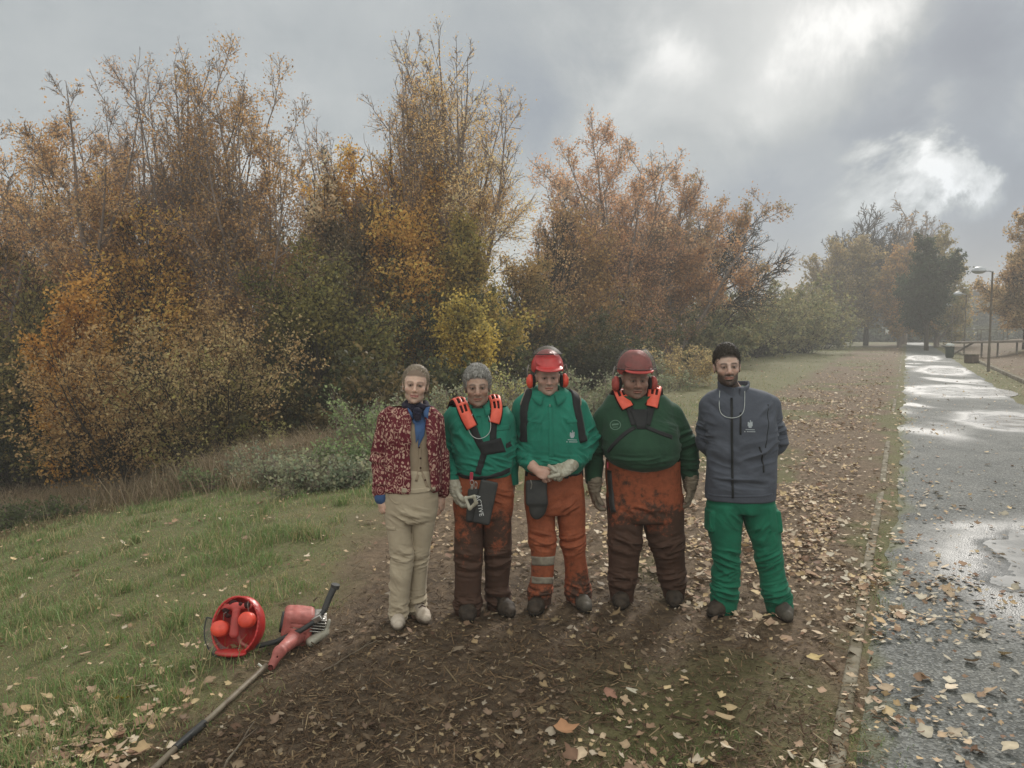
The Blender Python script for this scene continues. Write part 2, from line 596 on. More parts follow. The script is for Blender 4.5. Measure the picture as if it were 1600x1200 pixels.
PUDDLES = []
def build_path():
    vs = np.concatenate([np.arange(-8, 2, .5), np.geomspace(2.05, 30, 420), np.geomspace(30.4, 190, 120)])
    us = np.linspace(0, 1, 90)
    Vg, Ug = np.meshgrid(vs, us, indexing='ij')
    q = xyz(Vg[:, 0], 0)
    le = (.07 + .15 * sstep(5, 12, Vg[:, 0]))[:, None] + .14 * fbm(q * .8, 3, 41)[:, None] + .05 * fbm(q * 4, 2, 43)[:, None]
    re = 2.95 + .12 * fbm(q * .7, 3, 42)[:, None] + .04 * fbm(q * 4, 2, 44)[:, None]
    U = le + (re - le) * Ug
    x, y = uv_to_xy(U, Vg)
    x, y = x.ravel(), y.ravel()
    q = xyz(x, y)
    near = 1 - sstep(10, 16, y)
    edge = np.minimum(Ug, 1 - Ug).ravel()
    z = -.012 + .016 * sstep(0, .04, edge) + fbm(q * .5, 2, 50) * .006 + fbm(q * 24, 2, 51) * .003 * near
    n = fbm(q * .8, 3, 55); n2 = fbm(q * 3, 3, 56)
    wet = np.zeros(len(x))
    for (cx, cy, rx, ry) in WETS:
        ddx, ddy = (U.ravel() - cx) / rx, (Vg.ravel() - cy) / ry
        wet = np.maximum(wet, 1 - sstep(.55, 1.7, np.sqrt(ddx ** 2 + ddy ** 2) + n2 * .28 + n * .25))
    far = sstep(14, 26, y)
    wet = np.maximum(wet, .75 * sstep(.15, .6, fbm(q * np.array([.8, .35, 1]), 3, 61) + .15 * far - .10))
    core = np.zeros(len(x))
    for (cx, cy, rx, ry) in WETS:
        core = np.maximum(core, 1 - sstep(.30, 1.05, np.sqrt(((U.ravel() - cx) / rx) ** 2 + ((Vg.ravel() - cy) / ry) ** 2) + n2 * .30 + n * .30))
    z = z - core * .022
    mossm = sstep(.5, .0, (U.ravel() - le.repeat(90, 1).ravel()) * 2.2 + n2 * .6 + .15)
    i = np.arange(Vg.size).reshape(Vg.shape)
    F = np.stack([i[:-1, :-1], i[:-1, 1:], i[1:, 1:], i[1:, :-1]], -1).reshape(-1, 4)
    m, N, b = material('path', (.1, .1, .1), .6, .5)
    A = N.n('ShaderNodeSeparateColor', ins={0: N.n('ShaderNodeAttribute', attribute_name='Col').outputs['Color']})
    t = N.n('ShaderNodeTexCoord').outputs['Object']
    g1 = N.noise(t, 1.6, 5, .6).outputs['Fac']; g2 = N.noise(t, 70, 3, .7).outputs['Fac']
    vor = N.n('ShaderNodeTexVoronoi', ins={'Vector': t, 'Scale': 75.0})
    stone = N.ramp(vor.outputs['Color'], [(.2, (.062, .065, .060)), (.55, (.112, .115, .107)), (.85, (.23, .23, .215))])
    base = N.mix(N.ramp(g1, [(.35, (0, 0, 0)), (.65, (1, 1, 1))]), stone, N.mix(1.0, stone, (.80, .82, .86), 'MULTIPLY'))
    base = N.mix(N.ramp(g2, [(.5, (0, 0, 0)), (.75, (1, 1, 1))]), base, (.115, .108, .085))
    base = N.mix(N.math('MULTIPLY', A.outputs[1], .8), base, (.105, .108, .042))
    wetc = N.mix(1.0, base, (.62, .62, .63), 'MULTIPLY')
    col = N.mix(A.outputs[0], base, wetc)
    N.t.links.new(col, b.inputs['Base Color'])
    rg = N.math('SUBTRACT', .82, N.math('MULTIPLY', A.outputs[0], .58), clamp=True)
    b.inputs['Specular IOR Level'].default_value = .35
    rg = N.math('ADD', rg, N.math('MULTIPLY', N.math('SUBTRACT', g1, .5), .25), clamp=True)
    N.t.links.new(N.math('MAXIMUM', rg, .09), b.inputs['Roughness'])
    bs = N.math('SUBTRACT', .9, N.math('MULTIPLY', A.outputs[0], .8))
    bp = N.n('ShaderNodeBump', ins={'Strength': bs, 'Distance': .006, 'Height': N.math('ADD', vor.outputs['Distance'], g2)})
    N.t.links.new(bp.outputs[0], b.inputs['Normal'])
    o = make_mesh('path', np.stack([x, y, z], 1), F, m, color=np.stack([wet, mossm, wet], 1))
    kind(o, 'structure', 'wet grey gravel path leading away to the far trees', 'path')

def gp(px, py):
    """flat-ground point"""
    d = dirpx(px, py)
    t = -CAM_H / d.z
    return d.x * t, d.y * t
# puddles: centre and reach across and along the path
WETS = [(1.35, 6.7, .80, 1.25), (1.75, 24.5, 1.35, 2.0), (2.2, 17.0, .85, 1.5), (1.9, 37.0, .9, 3.4), (1.3, 52.0, .8, 4.0)]

def build_puddles():
    m, N, b = material('puddle_water', (.15, .148, .14), .05, .5)
    b.inputs['IOR'].default_value = 1.5
    t = N.n('ShaderNodeTexCoord').outputs['Object']
    bp = N.n('ShaderNodeBump', ins={'Strength': .05, 'Distance': .004, 'Height': N.noise(t, 14, 2, .5).outputs['Fac']})
    N.t.links.new(bp.outputs[0], b.inputs['Normal'])
    rg = N.ramp(N.noise(t, 2.5, 3, .6).outputs['Fac'], [(.4, (.25, .25, .25)), (.7, (.36, .36, .36))])
    N.t.links.new(rg, b.inputs['Roughness'])
    for i, (cx, cy, rx, ry) in enumerate(WETS):
        K = 90
        a = np.linspace(0, 2 * math.pi, K, endpoint=False)
        q = xyz(np.cos(a) * 1.6 + i * 7, np.sin(a) * 1.6)
        r = .62 + .30 * fbm(q, 3, 90 + i) + .10 * fbm(q * 4, 2, 95)
        r = 1.12 + .10 * fbm(q, 3, 90 + i)
        x, y = uv_to_xy(cx + rx * r * np.cos(a), cy + ry * r * np.sin(a))
        z = np.full(K, -.0045)
        V = np.concatenate([[(x.mean(), y.mean(), -.0045)], np.stack([x, y, z], 1)])
        F = np.array([(0, 1 + k, 1 + (k + 1) % K) for k in range(K)])
        o = make_mesh('puddle', V, F, m, smooth=False)
        kind(o, 'structure', 'shallow rain puddle lying on the gravel path', 'puddle')

def ribbon(name, u0, u1, v0, v1, zt_, zb, mat, step=.25, seed=3, sink=0):
    """long low kerb: box section following the path"""
    vs = np.concatenate([np.arange(v0, min(40, v1), step), np.arange(40, v1, 2.0)])
    jit = fbm(xyz(vs * .6, 0), 2, seed) * .012
    dip = -np.clip(fbm(xyz(vs * .35, 3.0), 3, seed + 5) + .10, 0, .4) * .10 * sink
    V, Q = [], []
    for k, v in enumerate(vs):
        for (u, z) in ((u0, zb), (u0, zt_), (u0 + .01, zt_ + .006), (u1 - .01, zt_ + .006), (u1, zt_), (u1, zb)):
            x, y = uv_to_xy(u + jit[k], v)
            V.append((x, y, z + jit[k] * .3 + dip[k]))
    for k in range(len(vs) - 1):
        for j in range(5):
            a = k * 6 + j
            Q.append((a, a + 1, a + 7, a + 6))
    return make_mesh(name, np.array(V), np.array(Q), mat, smooth=False)

build_ground()
build_path()
build_puddles()
M_CONC = worn('edging_concrete', (.20, .175, .13), (.10, .082, .048), 3.5, .85, .2, .6, 90, lo=.40, hi=.55)
o = ribbon('edging_strip', -.036, .036, -6, 180, .006, -.05, M_CONC, sink=1)
kind(o, 'structure', 'flush concrete edging strip between the leaves and the path', 'kerb')
o = ribbon('kerb', 3.95, 4.07, 8, 180, .12, -.05, M_CONC, seed=8)
kind(o, 'structure', 'raised pale kerb at the foot of the leafy bank', 'kerb')
# ------------------------------------------------------------------ litter and grass
PAL_LITTER = np.array([(.50, .38, .26), (.42, .30, .19), (.30, .19, .12), (.58, .48, .36), (.22, .13, .085), (.44, .31, .17), (.37, .25, .17), (.27, .19, .12), (.52, .39, .22)])

def leaf_shapes(pos, size, rng, col, tilt=.35, curl=.25):
    """lobed curled leaves, 7 rim vertices + midrib; pos (N,3)"""
    n = len(pos)
    ang = np.array([0, 20, 42, 62, 88, 120, 165, 195, 240, 272, 298, 318, 340]) * math.pi / 180
    rad = np.array([1.12, .80, .66, .94, .86, .62, .70, .70, .62, .86, .94, .66, .80])
    K = len(ang)
    yaw = rng.uniform(0, 2 * math.pi, n)
    nr = np.stack([rng.normal(0, tilt, n), rng.normal(0, tilt, n), np.ones(n)], 1)
    nr /= np.linalg.norm(nr, axis=1, keepdims=True)
    h = np.stack([np.cos(yaw), np.sin(yaw), np.zeros(n)], 1)
    u = h - nr * (h * nr).sum(1, keepdims=True)
    u /= np.linalg.norm(u, axis=1, keepdims=True)
    v = np.cross(nr, u)
    cu = rng.uniform(-.2, 1, n) * curl
    cv = rng.uniform(-.3, 1, n) * curl
    V = np.zeros((n, K + 1, 3))
    V[:, K] = pos
    asp = rng.uniform(.7, 1.0, n)
    for k in range(K):
        r = rad[k] * (1 + rng.uniform(-.18, .18, n))
        a = np.cos(ang[k]) * r
        b = np.sin(ang[k]) * r * asp
        lift = cu * a * a + cv * b * b * 1.3
        V[:, k] = pos + (u * a[:, None] + v * b[:, None] + nr * lift[:, None]) * size[:, None]
    F = []
    base = np.arange(n)[:, None] * (K + 1)
    for k in range(K):
        F.append(np.concatenate([base + K, base + k, base + (k + 1) % K], 1))
    F = np.concatenate(F)
    cc = np.ones((n, K + 1, 1)); cc[:, :K] = rng.uniform(.72, 1.08, (n, K, 1)); cc[:, K] = 1.18
    C = (col[:, None, :] * cc).reshape(-1, 3)
    return V.reshape(-1, 3), F, C

def scatter_view(rng, n, y0, y1, side=1.0, power=2.0, xlo=None, xhi=None):
    """random ground points, density falling with distance so each shows about as often"""
    t = rng.uniform(0, 1, n)
    y = 1 / ((1 / y0) ** 1 * (1 - t) + (1 / y1) ** 1 * t) if power == 2 else (y0 ** .5 + t * (y1 ** .5 - y0 ** .5)) ** 2
    x = rng.uniform(-.88, .82, n) * y * side
    return x, y

def build_litter():
    rng = np.random.default_rng(5)
    # leaves on the brown ground
    xs, ys = [], []
    for (n, a, b) in ((44000, 2.4, 9.0), (80000, 4.5, 26), (52000, 14, 80)):
        x, y = scatter_view(rng, n, a, b)
        xs.append(x); ys.append(y)
    x, y = np.concatenate(xs), np.concatenate(ys)
    brown, dark, moss, deep, dry, u, s, nn, n2 = masks(x, y)
    patch = fbm(xyz(x * .7, y * .7), 3, 203)
    drift = sstep(-.25, .35, fbm(xyz(x * 2.3, y * 2.3), 3, 207))
    right = sstep(-4.2, -1.2, u) * sstep(5.0, 8.5, y)
    p = brown * (.20 + .75 * right + .25 * patch) * (1 - .66 * dark)
    onpath = (u > .15) & (u < 3.2)
    p = np.where(onpath, .035 + .3 * np.exp(-((u - .2) / .5) ** 2) * (.5 + patch), p)
    p = np.where((u > -.3) & (u < .25), .20 + .3 * patch, p)
    p = np.where((u > 3.2) & (u < 4.0), .35, p)
    p = np.where(u > 4.0, .5, p)
    gl = (brown < .4) & (s > -3) & (u < -2)
    p = np.where(gl, .018 + .05 * (patch > .3) + .35 * np.exp(-((y - 3.2) / .7) ** 2) * (x < -.9) + .22 * np.exp(-((y - 4.3) / .4) ** 2 - ((x + 1.75) / .22) ** 2), p)
    p = np.where((y > 12) & (u < -4.5), .10 * (1 + patch), p)
    p = np.where(s > 6, .35, p)
    p = p * (.35 + 1.0 * drift) * (1 - .45 * moss * (y < 6))
    keep = rng.uniform(0, 1, len(x)) < p
    # nothing under people's feet is cleared: litter lies flat
    x, y, u, dark = x[keep], y[keep], u[keep], dark[keep]
    n = len(x)
    big = rng.uniform(0, 1, n)
    size = .014 + .022 * big ** 2 + .012 * (big > .93) + .00060 * np.maximum(y - 7, 0)
    z = zt(x, y) + .012 + size * .18 + .012 * ((u < -.1) | (u > 3.9))
    z = np.where((u > .15) & (u < 3.2), .017 + size * .12, z)
    ci = rng.integers(0, len(PAL_LITTER), n)
    col = PAL_LITTER[ci] * rng.uniform(.7, 1.2, (n, 1))
    pale = (u > -.3) & (rng.uniform(0, 1, n) < .22)
    col[pale] = np.array((.50, .44, .34)) * rng.uniform(.8, 1.15, (pale.sum(), 1))
    col = np.where((dark > .4)[:, None], col * .55, col)
    size = np.where((dark > .4) & (rng.uniform(0, 1, n) < .85), size * .7, size)
    V, F, C = leaf_shapes(np.stack([x, y, z], 1), size, rng, col)
    o = make_mesh('leaf_litter', V, F, M_LITTER, color=C, smooth=False)
    kind(o, 'stuff', 'fallen tan and brown poplar leaves covering the ground and path edge', 'leaf litter')
    # chips, straw and twigs on the churned earth
    n = 90000
    x, y = scatter_view(rng, n, 2.4, 16)
    brown, dark, moss, deep, dry, u, s, nn, n2 = masks(x, y)
    keep = rng.uniform(0, 1, n) < brown * (.35 + .65 * dark)
    x, y = x[keep], y[keep]
    n = len(x)
    L = rng.uniform(.006, .026, n) * np.where(rng.uniform(0, 1, n) < .05, 2.6, 1)
    wd_ = rng.uniform(.0012, .0045, n)
    yaw = rng.uniform(0, 2 * math.pi, n)
    tz = rng.normal(0, .3, n)
    d = np.stack([np.cos(yaw), np.sin(yaw), tz], 1)
    d /= np.linalg.norm(d, axis=1, keepdims=True)
    sd = np.stack([-np.sin(yaw), np.cos(yaw), rng.normal(0, .5, n)], 1)
    c = np.stack([x, y, zt(x, y) + .012 + np.abs(tz) * L * .6], 1)
    a, b_ = c - d * L[:, None], c + d * L[:, None]
    sw = sd * wd_[:, None]
    V = np.stack([a - sw, a + sw, b_ + sw * .6, b_ - sw * .6], 1).reshape(-1, 3)
    F = np.arange(4 * n).reshape(n, 4)
    pal = np.array([(.10, .062, .035), (.17, .11, .06), (.26, .19, .11), (.07, .042, .025), (.30, .23, .15), (.13, .085, .05)])
    C = np.repeat(pal[rng.choice(6, n, p=[.28, .22, .10, .25, .03, .12])] * rng.uniform(.7, 1.2, (n, 1)), 4, 0)
    o = make_mesh('wood_chips', V, F, M_LITTER, color=C, smooth=False)
    kind(o, 'stuff', 'shredded twigs and wood chips strewn over the dark earth', 'wood chips')

def blades(x, y, z, h, w, lean, rng, col):
    n = len(x)
    yaw = rng.uniform(0, 2 * math.pi, n)
    ld = rng.uniform(0, 2 * math.pi, n)
    sd = np.stack([np.cos(yaw), np.sin(yaw), np.zeros(n)], 1) * w[:, None]
    l = np.stack([np.cos(ld), np.sin(ld), np.zeros(n)], 1) * (lean * h)[:, None]
    b = np.stack([x, y, z], 1)
    up = np.array((0, 0, 1.0))
    m = b + l * .35 + up * (h * .6)[:, None]
    t = b + l + up * (h * (1 - .35 * lean))[:, None]
    V = np.stack([b - sd, b + sd, m + sd * .7, m - sd * .7, t], 1).reshape(-1, 3)
    i = np.arange(n)[:, None] * 5
    Q = np.concatenate([i, i + 1, i + 2, i + 3], 1)
    T = np.concatenate([i + 3, i + 2, i + 4], 1)
    C = np.repeat(col, 5, 0)
    return V, [Q, T], C

def build_grass():
    rng = np.random.default_rng(11)
    xs, ys = [], []
    for (n, a, b) in ((190000, 2.6, 9), (170000, 5, 22), (60000, 14, 70)):
        t = rng.uniform(0, 1, n)
        y = a * (b / a) ** t
        x = rng.uniform(-.95, .70, n) * y
        xs.append(x); ys.append(y)
    x, y = np.concatenate(xs), np.concatenate(ys)
    brown, dark, moss, deep, dry, u, s, nn, n2 = masks(x, y)
    patch = fbm(xyz(x * 1.3, y * 1.3), 3, 303)
    tuft = fbm(xyz(x * 4, y * 4), 2, 304)
    p = (1 - brown) * (1 - deep) * (.60 + .5 * patch)
    p = np.where(u > 0, 0, p)
    p = np.maximum(p, moss * (u < .1) * (1 - dark) * np.where(y < 5, .75, .30))
    p = np.maximum(p, ((u > 3.1) & (u < 3.95)) * .8)
    p = np.maximum(p, .10 * ((u > -.1) & (u < .3)))
    keep = rng.uniform(0, 1, len(x)) < p
    x, y, u, s, tuft, patch, dry, brown = [a[keep] for a in (x, y, u, s, tuft, patch, dry, brown)]
    n = len(x)
    h = (.022 + .16 * np.clip(tuft + .10, 0, 1) ** 1.2 * np.clip(.6 + patch * 1.5, .2, 1.3)) * rng.uniform(.5, 1.4, n) * (1 + .8 * dry) * (1 - .5 * (u > -2)) * (1 + .012 * np.maximum(y - 8, 0)) * (1 - .45 * (brown > .3))
    w = rng.uniform(.0014, .0030, n) * (1 + .10 * np.maximum(y - 4, 0))
    g = np.array((.130, .225, .062)); g2 = np.array((.235, .290, .115)); yl = np.array((.40, .33, .17)); br = np.array((.17, .11, .05))
    r = rng.uniform(0, 1, (n, 1))
    col = g + (g2 - g) * r
    f = rng.uniform(0, 1, n) < (.27 + .33 * (patch < -.1) + .5 * dry + .25 * (u > -6.5) * (y > 12))
    col[f] = yl * rng.uniform(.6, 1.1, (f.sum(), 1))
    f = rng.uniform(0, 1, n) < .4 * dry
    col[f] = br * rng.uniform(.7, 1.3, (f.sum(), 1))
    col *= rng.uniform(.75, 1.2, (n, 1))
    # rank tufts on the slope
    tx, ty = [], []
    for k in range(230):
        cy = 3.0 * (16 / 3.0) ** rng.uniform(); cx = -cy * rng.uniform(.16, .76)
        if path_u(cx, cy) > np.interp(cy, UB_Y, UB_U) - .15: continue
        m_ = int(rng.uniform(30, 110)); rr_ = rng.uniform(.03, .12)
        tx.append(cx + rng.normal(0, rr_, m_)); ty.append(cy + rng.normal(0, rr_, m_))
    tx, ty = np.concatenate(tx), np.concatenate(ty)
    nt = len(tx)
    th = rng.uniform(.05, .17, nt)
    tc_ = np.where(rng.uniform(0, 1, (nt, 1)) < .35, yl * rng.uniform(.6, 1.2, (nt, 1)), (g + (g2 - g) * rng.uniform(0, 1, (nt, 1))) * rng.uniform(.7, 1.1, (nt, 1)))
    x, y, h, w, col = np.concatenate([x, tx]), np.concatenate([y, ty]), np.concatenate([h, th]), np.concatenate([w, rng.uniform(.0018, .0035, nt) * (1 + .08 * np.maximum(ty - 4, 0))]), np.concatenate([col, tc_])
    n = len(x)
    V, F, C = blades(x, y, zt(x, y) - .004, h, w, rng.uniform(.2, 1.1, n), rng, col)
    o = make_mesh('grass', V, F, M_GRASS, color=C, smooth=False)
    kind(o, 'stuff', 'short green and straw-coloured grass on the slope left of the people', 'grass')
    # taller dry grass in clumps on the bank
    X, Y, Hh = [], [], []
    for (px, py, yy, rad, cnt, hh) in DRY:
        c = P(px, py, yy)
        k = rng.normal(0, rad, (cnt, 2))
        X.append(c[0] + k[:, 0]); Y.append(yy + k[:, 1] * .7); Hh.append(np.full(cnt, hh))
    x, y, h = np.concatenate(X), np.concatenate(Y), np.concatenate(Hh)
    n = len(x)
    h = h * rng.uniform(.4, 1.2, n)
    pal = np.array([(.33, .24, .15), (.24, .17, .10), (.19, .16, .08), (.40, .31, .21)])
    col = pal[rng.integers(0, 4, n)] * rng.uniform(.7, 1.15, (n, 1))
    V, F, C = blades(x, y, zt(x, y) - .01, h, rng.uniform(.003, .006, n), rng.uniform(.2, 1.3, n), rng, col)
    o = make_mesh('dry_grass', V, F, M_GRASS, color=C, smooth=False)
    kind(o, 'stuff', 'tall dead straw-coloured grass along the top of the bank', 'dry grass')

DRY = [(60, 800, 15.5, 1.3, 1600, .42), (170, 800, 16, 1.4, 1900, .42), (290, 800, 15, 1.1, 1400, .40), (420, 790, 12.5, .6, 2200, .55), (455, 760, 13, .5, 1800, .55),
       (450, 790, 10.8, .4, 1300, .42), (380, 810, 12.5, .6, 1800, .65), (520, 770, 12, .5, 1800, .6), (400, 770, 13, .8, 2400, .8), (450, 775, 12.5, .5, 2000, .75), (300, 800, 14, 1.0, 1800, .6), (-30, 790, 15, 1.0, 900, .4), (640, 700, 14, .8, 1200, .5), (240, 760, 17, 1.4, 1600, .5), (100, 760, 18, 1.6, 1800, .5)]
build_litter()
build_grass()

# ------------------------------------------------------------------ trees
def sweep(starts, dirs, lens, K, rng, wob=.12, trop=0.0, tropv=(0, 0, 1)):
    """grow N branches of K points each -> (N,K,3)"""
    N = len(starts)
    pts = np.zeros((N, K, 3))
    pts[:, 0] = starts
    d = dirs / np.linalg.norm(dirs, axis=1, keepdims=True)
    tv = np.array(tropv, dtype=float)
    for k in range(1, K):
        d = d + rng.normal(0, wob, (N, 3)) + tv * trop
        d /= np.linalg.norm(d, axis=1, keepdims=True)
        pts[:, k] = pts[:, k - 1] + d * (lens / (K - 1))[:, None]
    return pts

def tubes(pts, r0, r1, sides):
    """vectorised tapered tubes: pts (N,K,3)"""
    N, K, _ = pts.shape
    t = pts[:, -1] - pts[:, 0]
    t /= (np.linalg.norm(t, axis=1, keepdims=True) + 1e-9)
    ref = np.where(np.abs(t[:, 2:3]) > .9, np.array([[1., 0, 0]]), np.array([[0, 0, 1.]]))
    u = np.cross(t, ref); u /= np.linalg.norm(u, axis=1, keepdims=True)
    w = np.cross(t, u)
    f = np.linspace(0, 1, K)
    rad = r0[:, None] * (1 - f) + r1[:, None] * f
    a = np.arange(sides) * 2 * math.pi / sides
    ring = u[:, None, :] * np.cos(a)[None, :, None] + w[:, None, :] * np.sin(a)[None, :, None]
    V = pts[:, :, None, :] + ring[:, None] * rad[:, :, None, None]
    idx = np.arange(N * K * sides).reshape(N, K, sides)
    j2 = (np.arange(sides) + 1) % sides
    F = np.stack([idx[:, :-1], idx[:, :-1][:, :, j2], idx[:, 1:][:, :, j2], idx[:, 1:]], -1).reshape(-1, 4)
    return V.reshape(-1, 3), F

def spawn(pts, n, rng, t0, t1, ang, angsd, lenf, base_len, prof=None):
    """children along branches pts (N,K,3); returns starts, dirs, lens, tpos"""
    N, K, _ = pts.shape
    pi = rng.choice(N, n, p=base_len / base_len.sum()) if N > 1 else np.zeros(n, dtype=int)
    t = rng.uniform(t0, t1, n)
    if N == 1:
        t = np.linspace(t0, t1, n) + rng.normal(0, .01, n)
        t = np.clip(t, t0, .995)
    k = np.minimum((t * (K - 1)).astype(int), K - 2)
    fr = (t * (K - 1) - k)[:, None]
    st = pts[pi, k] * (1 - fr) + pts[pi, k + 1] * fr
    ax = pts[pi, k + 1] - pts[pi, k]
    ax /= (np.linalg.norm(ax, axis=1, keepdims=True) + 1e-9)
    rv = rng.normal(size=(n, 3))
    if N == 1:
        g = np.arange(n) * 2.39996 + rng.uniform(0, 6)
        rv = np.stack([np.cos(g), np.sin(g), np.zeros(n)], 1)
    perp = rv - ax * (rv * ax).sum(1, keepdims=True)
    perp /= (np.linalg.norm(perp, axis=1, keepdims=True) + 1e-9)
    a = np.radians(rng.normal(ang, angsd, n))[:, None]
    d = ax * np.cos(a) + perp * np.sin(a)
    L = base_len[pi] * lenf * rng.uniform(.6, 1.15, n)
    if prof is not None:
        L = L * prof(t)
    return st, d, L, t, pi

BARKS = {}
def bark(key):
    if key not in BARKS:
        c = {'grey': ((.17, .14, .125), (.27, .225, .20)), 'brown': ((.16, .125, .105), (.26, .205, .17)), 'dark': ((.030, .024, .018), (.065, .05, .036)),
             'green': ((.045, .05, .022), (.08, .075, .035))}[key]
        BARKS[key] = worn('bark_' + key, c[0], c[1], 6, .9, .1, .5, 40)
    return BARKS[key]

def shade_cols(pos, pal, rng, H, base, sc=1.2, seed=1, hz=None):
    """each leaf's own autumn colour: palette picked by clump"""
    n = len(pos)
    pal = np.array(pal)
    f = fbm(pos * (1 / sc), 2, seed) * .9 + .5 + rng.normal(0, .22, n)
    if hz is not None:
        f = f + hz * ((pos[:, 2] - base[2]) / H - .5)
    idx = np.clip(f, 0, .999) * (len(pal) - 1)
    k = np.clip(idx.astype(int), 0, len(pal) - 2)
    fr = np.clip(idx - k, 0, 1)[:, None]
    c = pal[k] * (1 - fr) + pal[k + 1] * fr
    return np.clip(c * rng.uniform(1.3, 2.35, (n, 1)), 0, .82)

def tree(label, base, H, seed, pal, style='poplar', r0=.14, n1=34, n2=16, n3=5, spread=.22, crown0=.18, ang=32, leaves=16000,
         lsize=.045, bk='brown', fork=0, lean=(0, 0), top_bare=.0, name='poplar_tree', cat='tree', group='autumn trees along the far bank',
         prof=None, hz=None, clump=1.3, twig_r=.0068, trop=.06, low_leaf=0.0, fk_t=(.08, .62), fk_ang=18, fk_trop=.09, ldens=1.0, leafy=True, sink=.3, dens=None):
    rng = np.random.default_rng(seed)
    base = np.array(base, dtype=float)
    root = empty(name, base, label, cat, group)
    d0 = np.array([[lean[0], lean[1], 1.0]])
    tr = sweep(np.array([[0, 0, -sink]]), d0, np.array([H + sink]), 16, rng, .030, .02)
    TV, TF = [], []
    off = 0
    mb = MB()
    v, f = tubes(tr, np.array([r0]), np.array([.008]), 8)
    mb.add(v, f)
    leaders = tr
    Ls = np.array([H])
    if fork:
        st, d, L, t, pi = spawn(tr, fork, rng, fk_t[0], fk_t[1], fk_ang, 3.5, .72, Ls)
        L = (1 - t) * H * rng.uniform(.74, 1.0, fork) * (1.04 if fk_ang < 30 else 1.0)
        fk = sweep(st, d, L, 16, rng, .032, fk_trop)
        v, f = tubes(fk, r0 * .52 * (1 - t * .8) + .01, np.full(fork, .007), 7)
        mb.add(v, f)
        leaders = np.concatenate([tr, fk])
        Ls = np.concatenate([Ls, L])
    if prof is None:
        prof = lambda t: np.clip(1.25 - t, .30, 1) ** .8 * np.clip((t - crown0) * 5 + .45, .4, 1)
    L1 = []
    per = max(4, n1 // len(leaders))
    for q in range(len(leaders)):
        st, d, L, t, pi = spawn(leaders[q:q + 1], per if q else n1 - per * (len(leaders) - 1), rng, crown0 if q == 0 else .12, .97, ang, 8, spread * 2, Ls[q:q + 1], prof)
        L1.append((st, d, L, t))
    st = np.concatenate([a[0] for a in L1]); d = np.concatenate([a[1] for a in L1]); L = np.concatenate([a[2] for a in L1]); t1 = np.concatenate([a[3] for a in L1])
    b1 = sweep(st, d, L, 9, rng, .09, trop)
    rr = np.clip(.0105 * L * (twig_r / .0068) ** .6, .008, r0 * .42)
    v, f = tubes(b1, rr, np.full(len(L), .006), 5)
    mb.add(v, f)
    st, d, LL, t, pi = spawn(b1, n2 * len(L), rng, .18, .98, 42, 12, .42, L)
    LL = LL * np.clip(1.25 - t, .3, 1)
    b2 = sweep(st, d, LL, 5, rng, .12, trop * .9)
    v, f = tubes(b2, np.clip(rr[pi] * .40, .0055, .03), np.full(len(LL), twig_r * .7), 4)
    mb.add(v, f)
    st, d, L3, t, pi3 = spawn(b2, n3 * len(LL), rng, .15, 1.0, 38, 14, .5, LL)
    L3 = np.maximum(L3, .12)
    b3 = sweep(st, d, L3, 3, rng, .12, trop * .8)
    v, f = tubes(b3, np.full(len(L3), twig_r), np.full(len(L3), twig_r * .45), 3)
    mb.add(v, f)
    mb.build('trunk', bark(bk), root)
    if leafy and leaves:
        allp = np.concatenate([b3.reshape(-1, 3), b2[:, 1:].reshape(-1, 3)])
        z = allp[:, 2] / H
        w = np.concatenate([np.repeat(L3, 3), np.repeat(LL, 4)]) * ldens
        if top_bare:
            w = w * (1 - top_bare * sstep(.35, .92, z))
        cl = fbm(allp * (1 / clump), 2, seed + 5)
        w = w * np.clip(.70 + .9 * cl, .08, 1.6)
        if dens is not None:
            w = w * dens(allp, H)
        w = w / w.sum()
        pick = rng.choice(len(allp), leaves, p=w)
        pos = allp[pick] + rng.normal(0, .13, (leaves, 3))
        sz = lsize * rng.uniform(.6, 1.3, leaves)
        V, F = cards(pos, sz, rng)
        C = np.repeat(shade_cols(pos, pal, rng, H, np.zeros(3), clump, seed, hz), 4, 0)
        make_mesh('crown', V, F, M_LEAF, root, False, C)
    return root

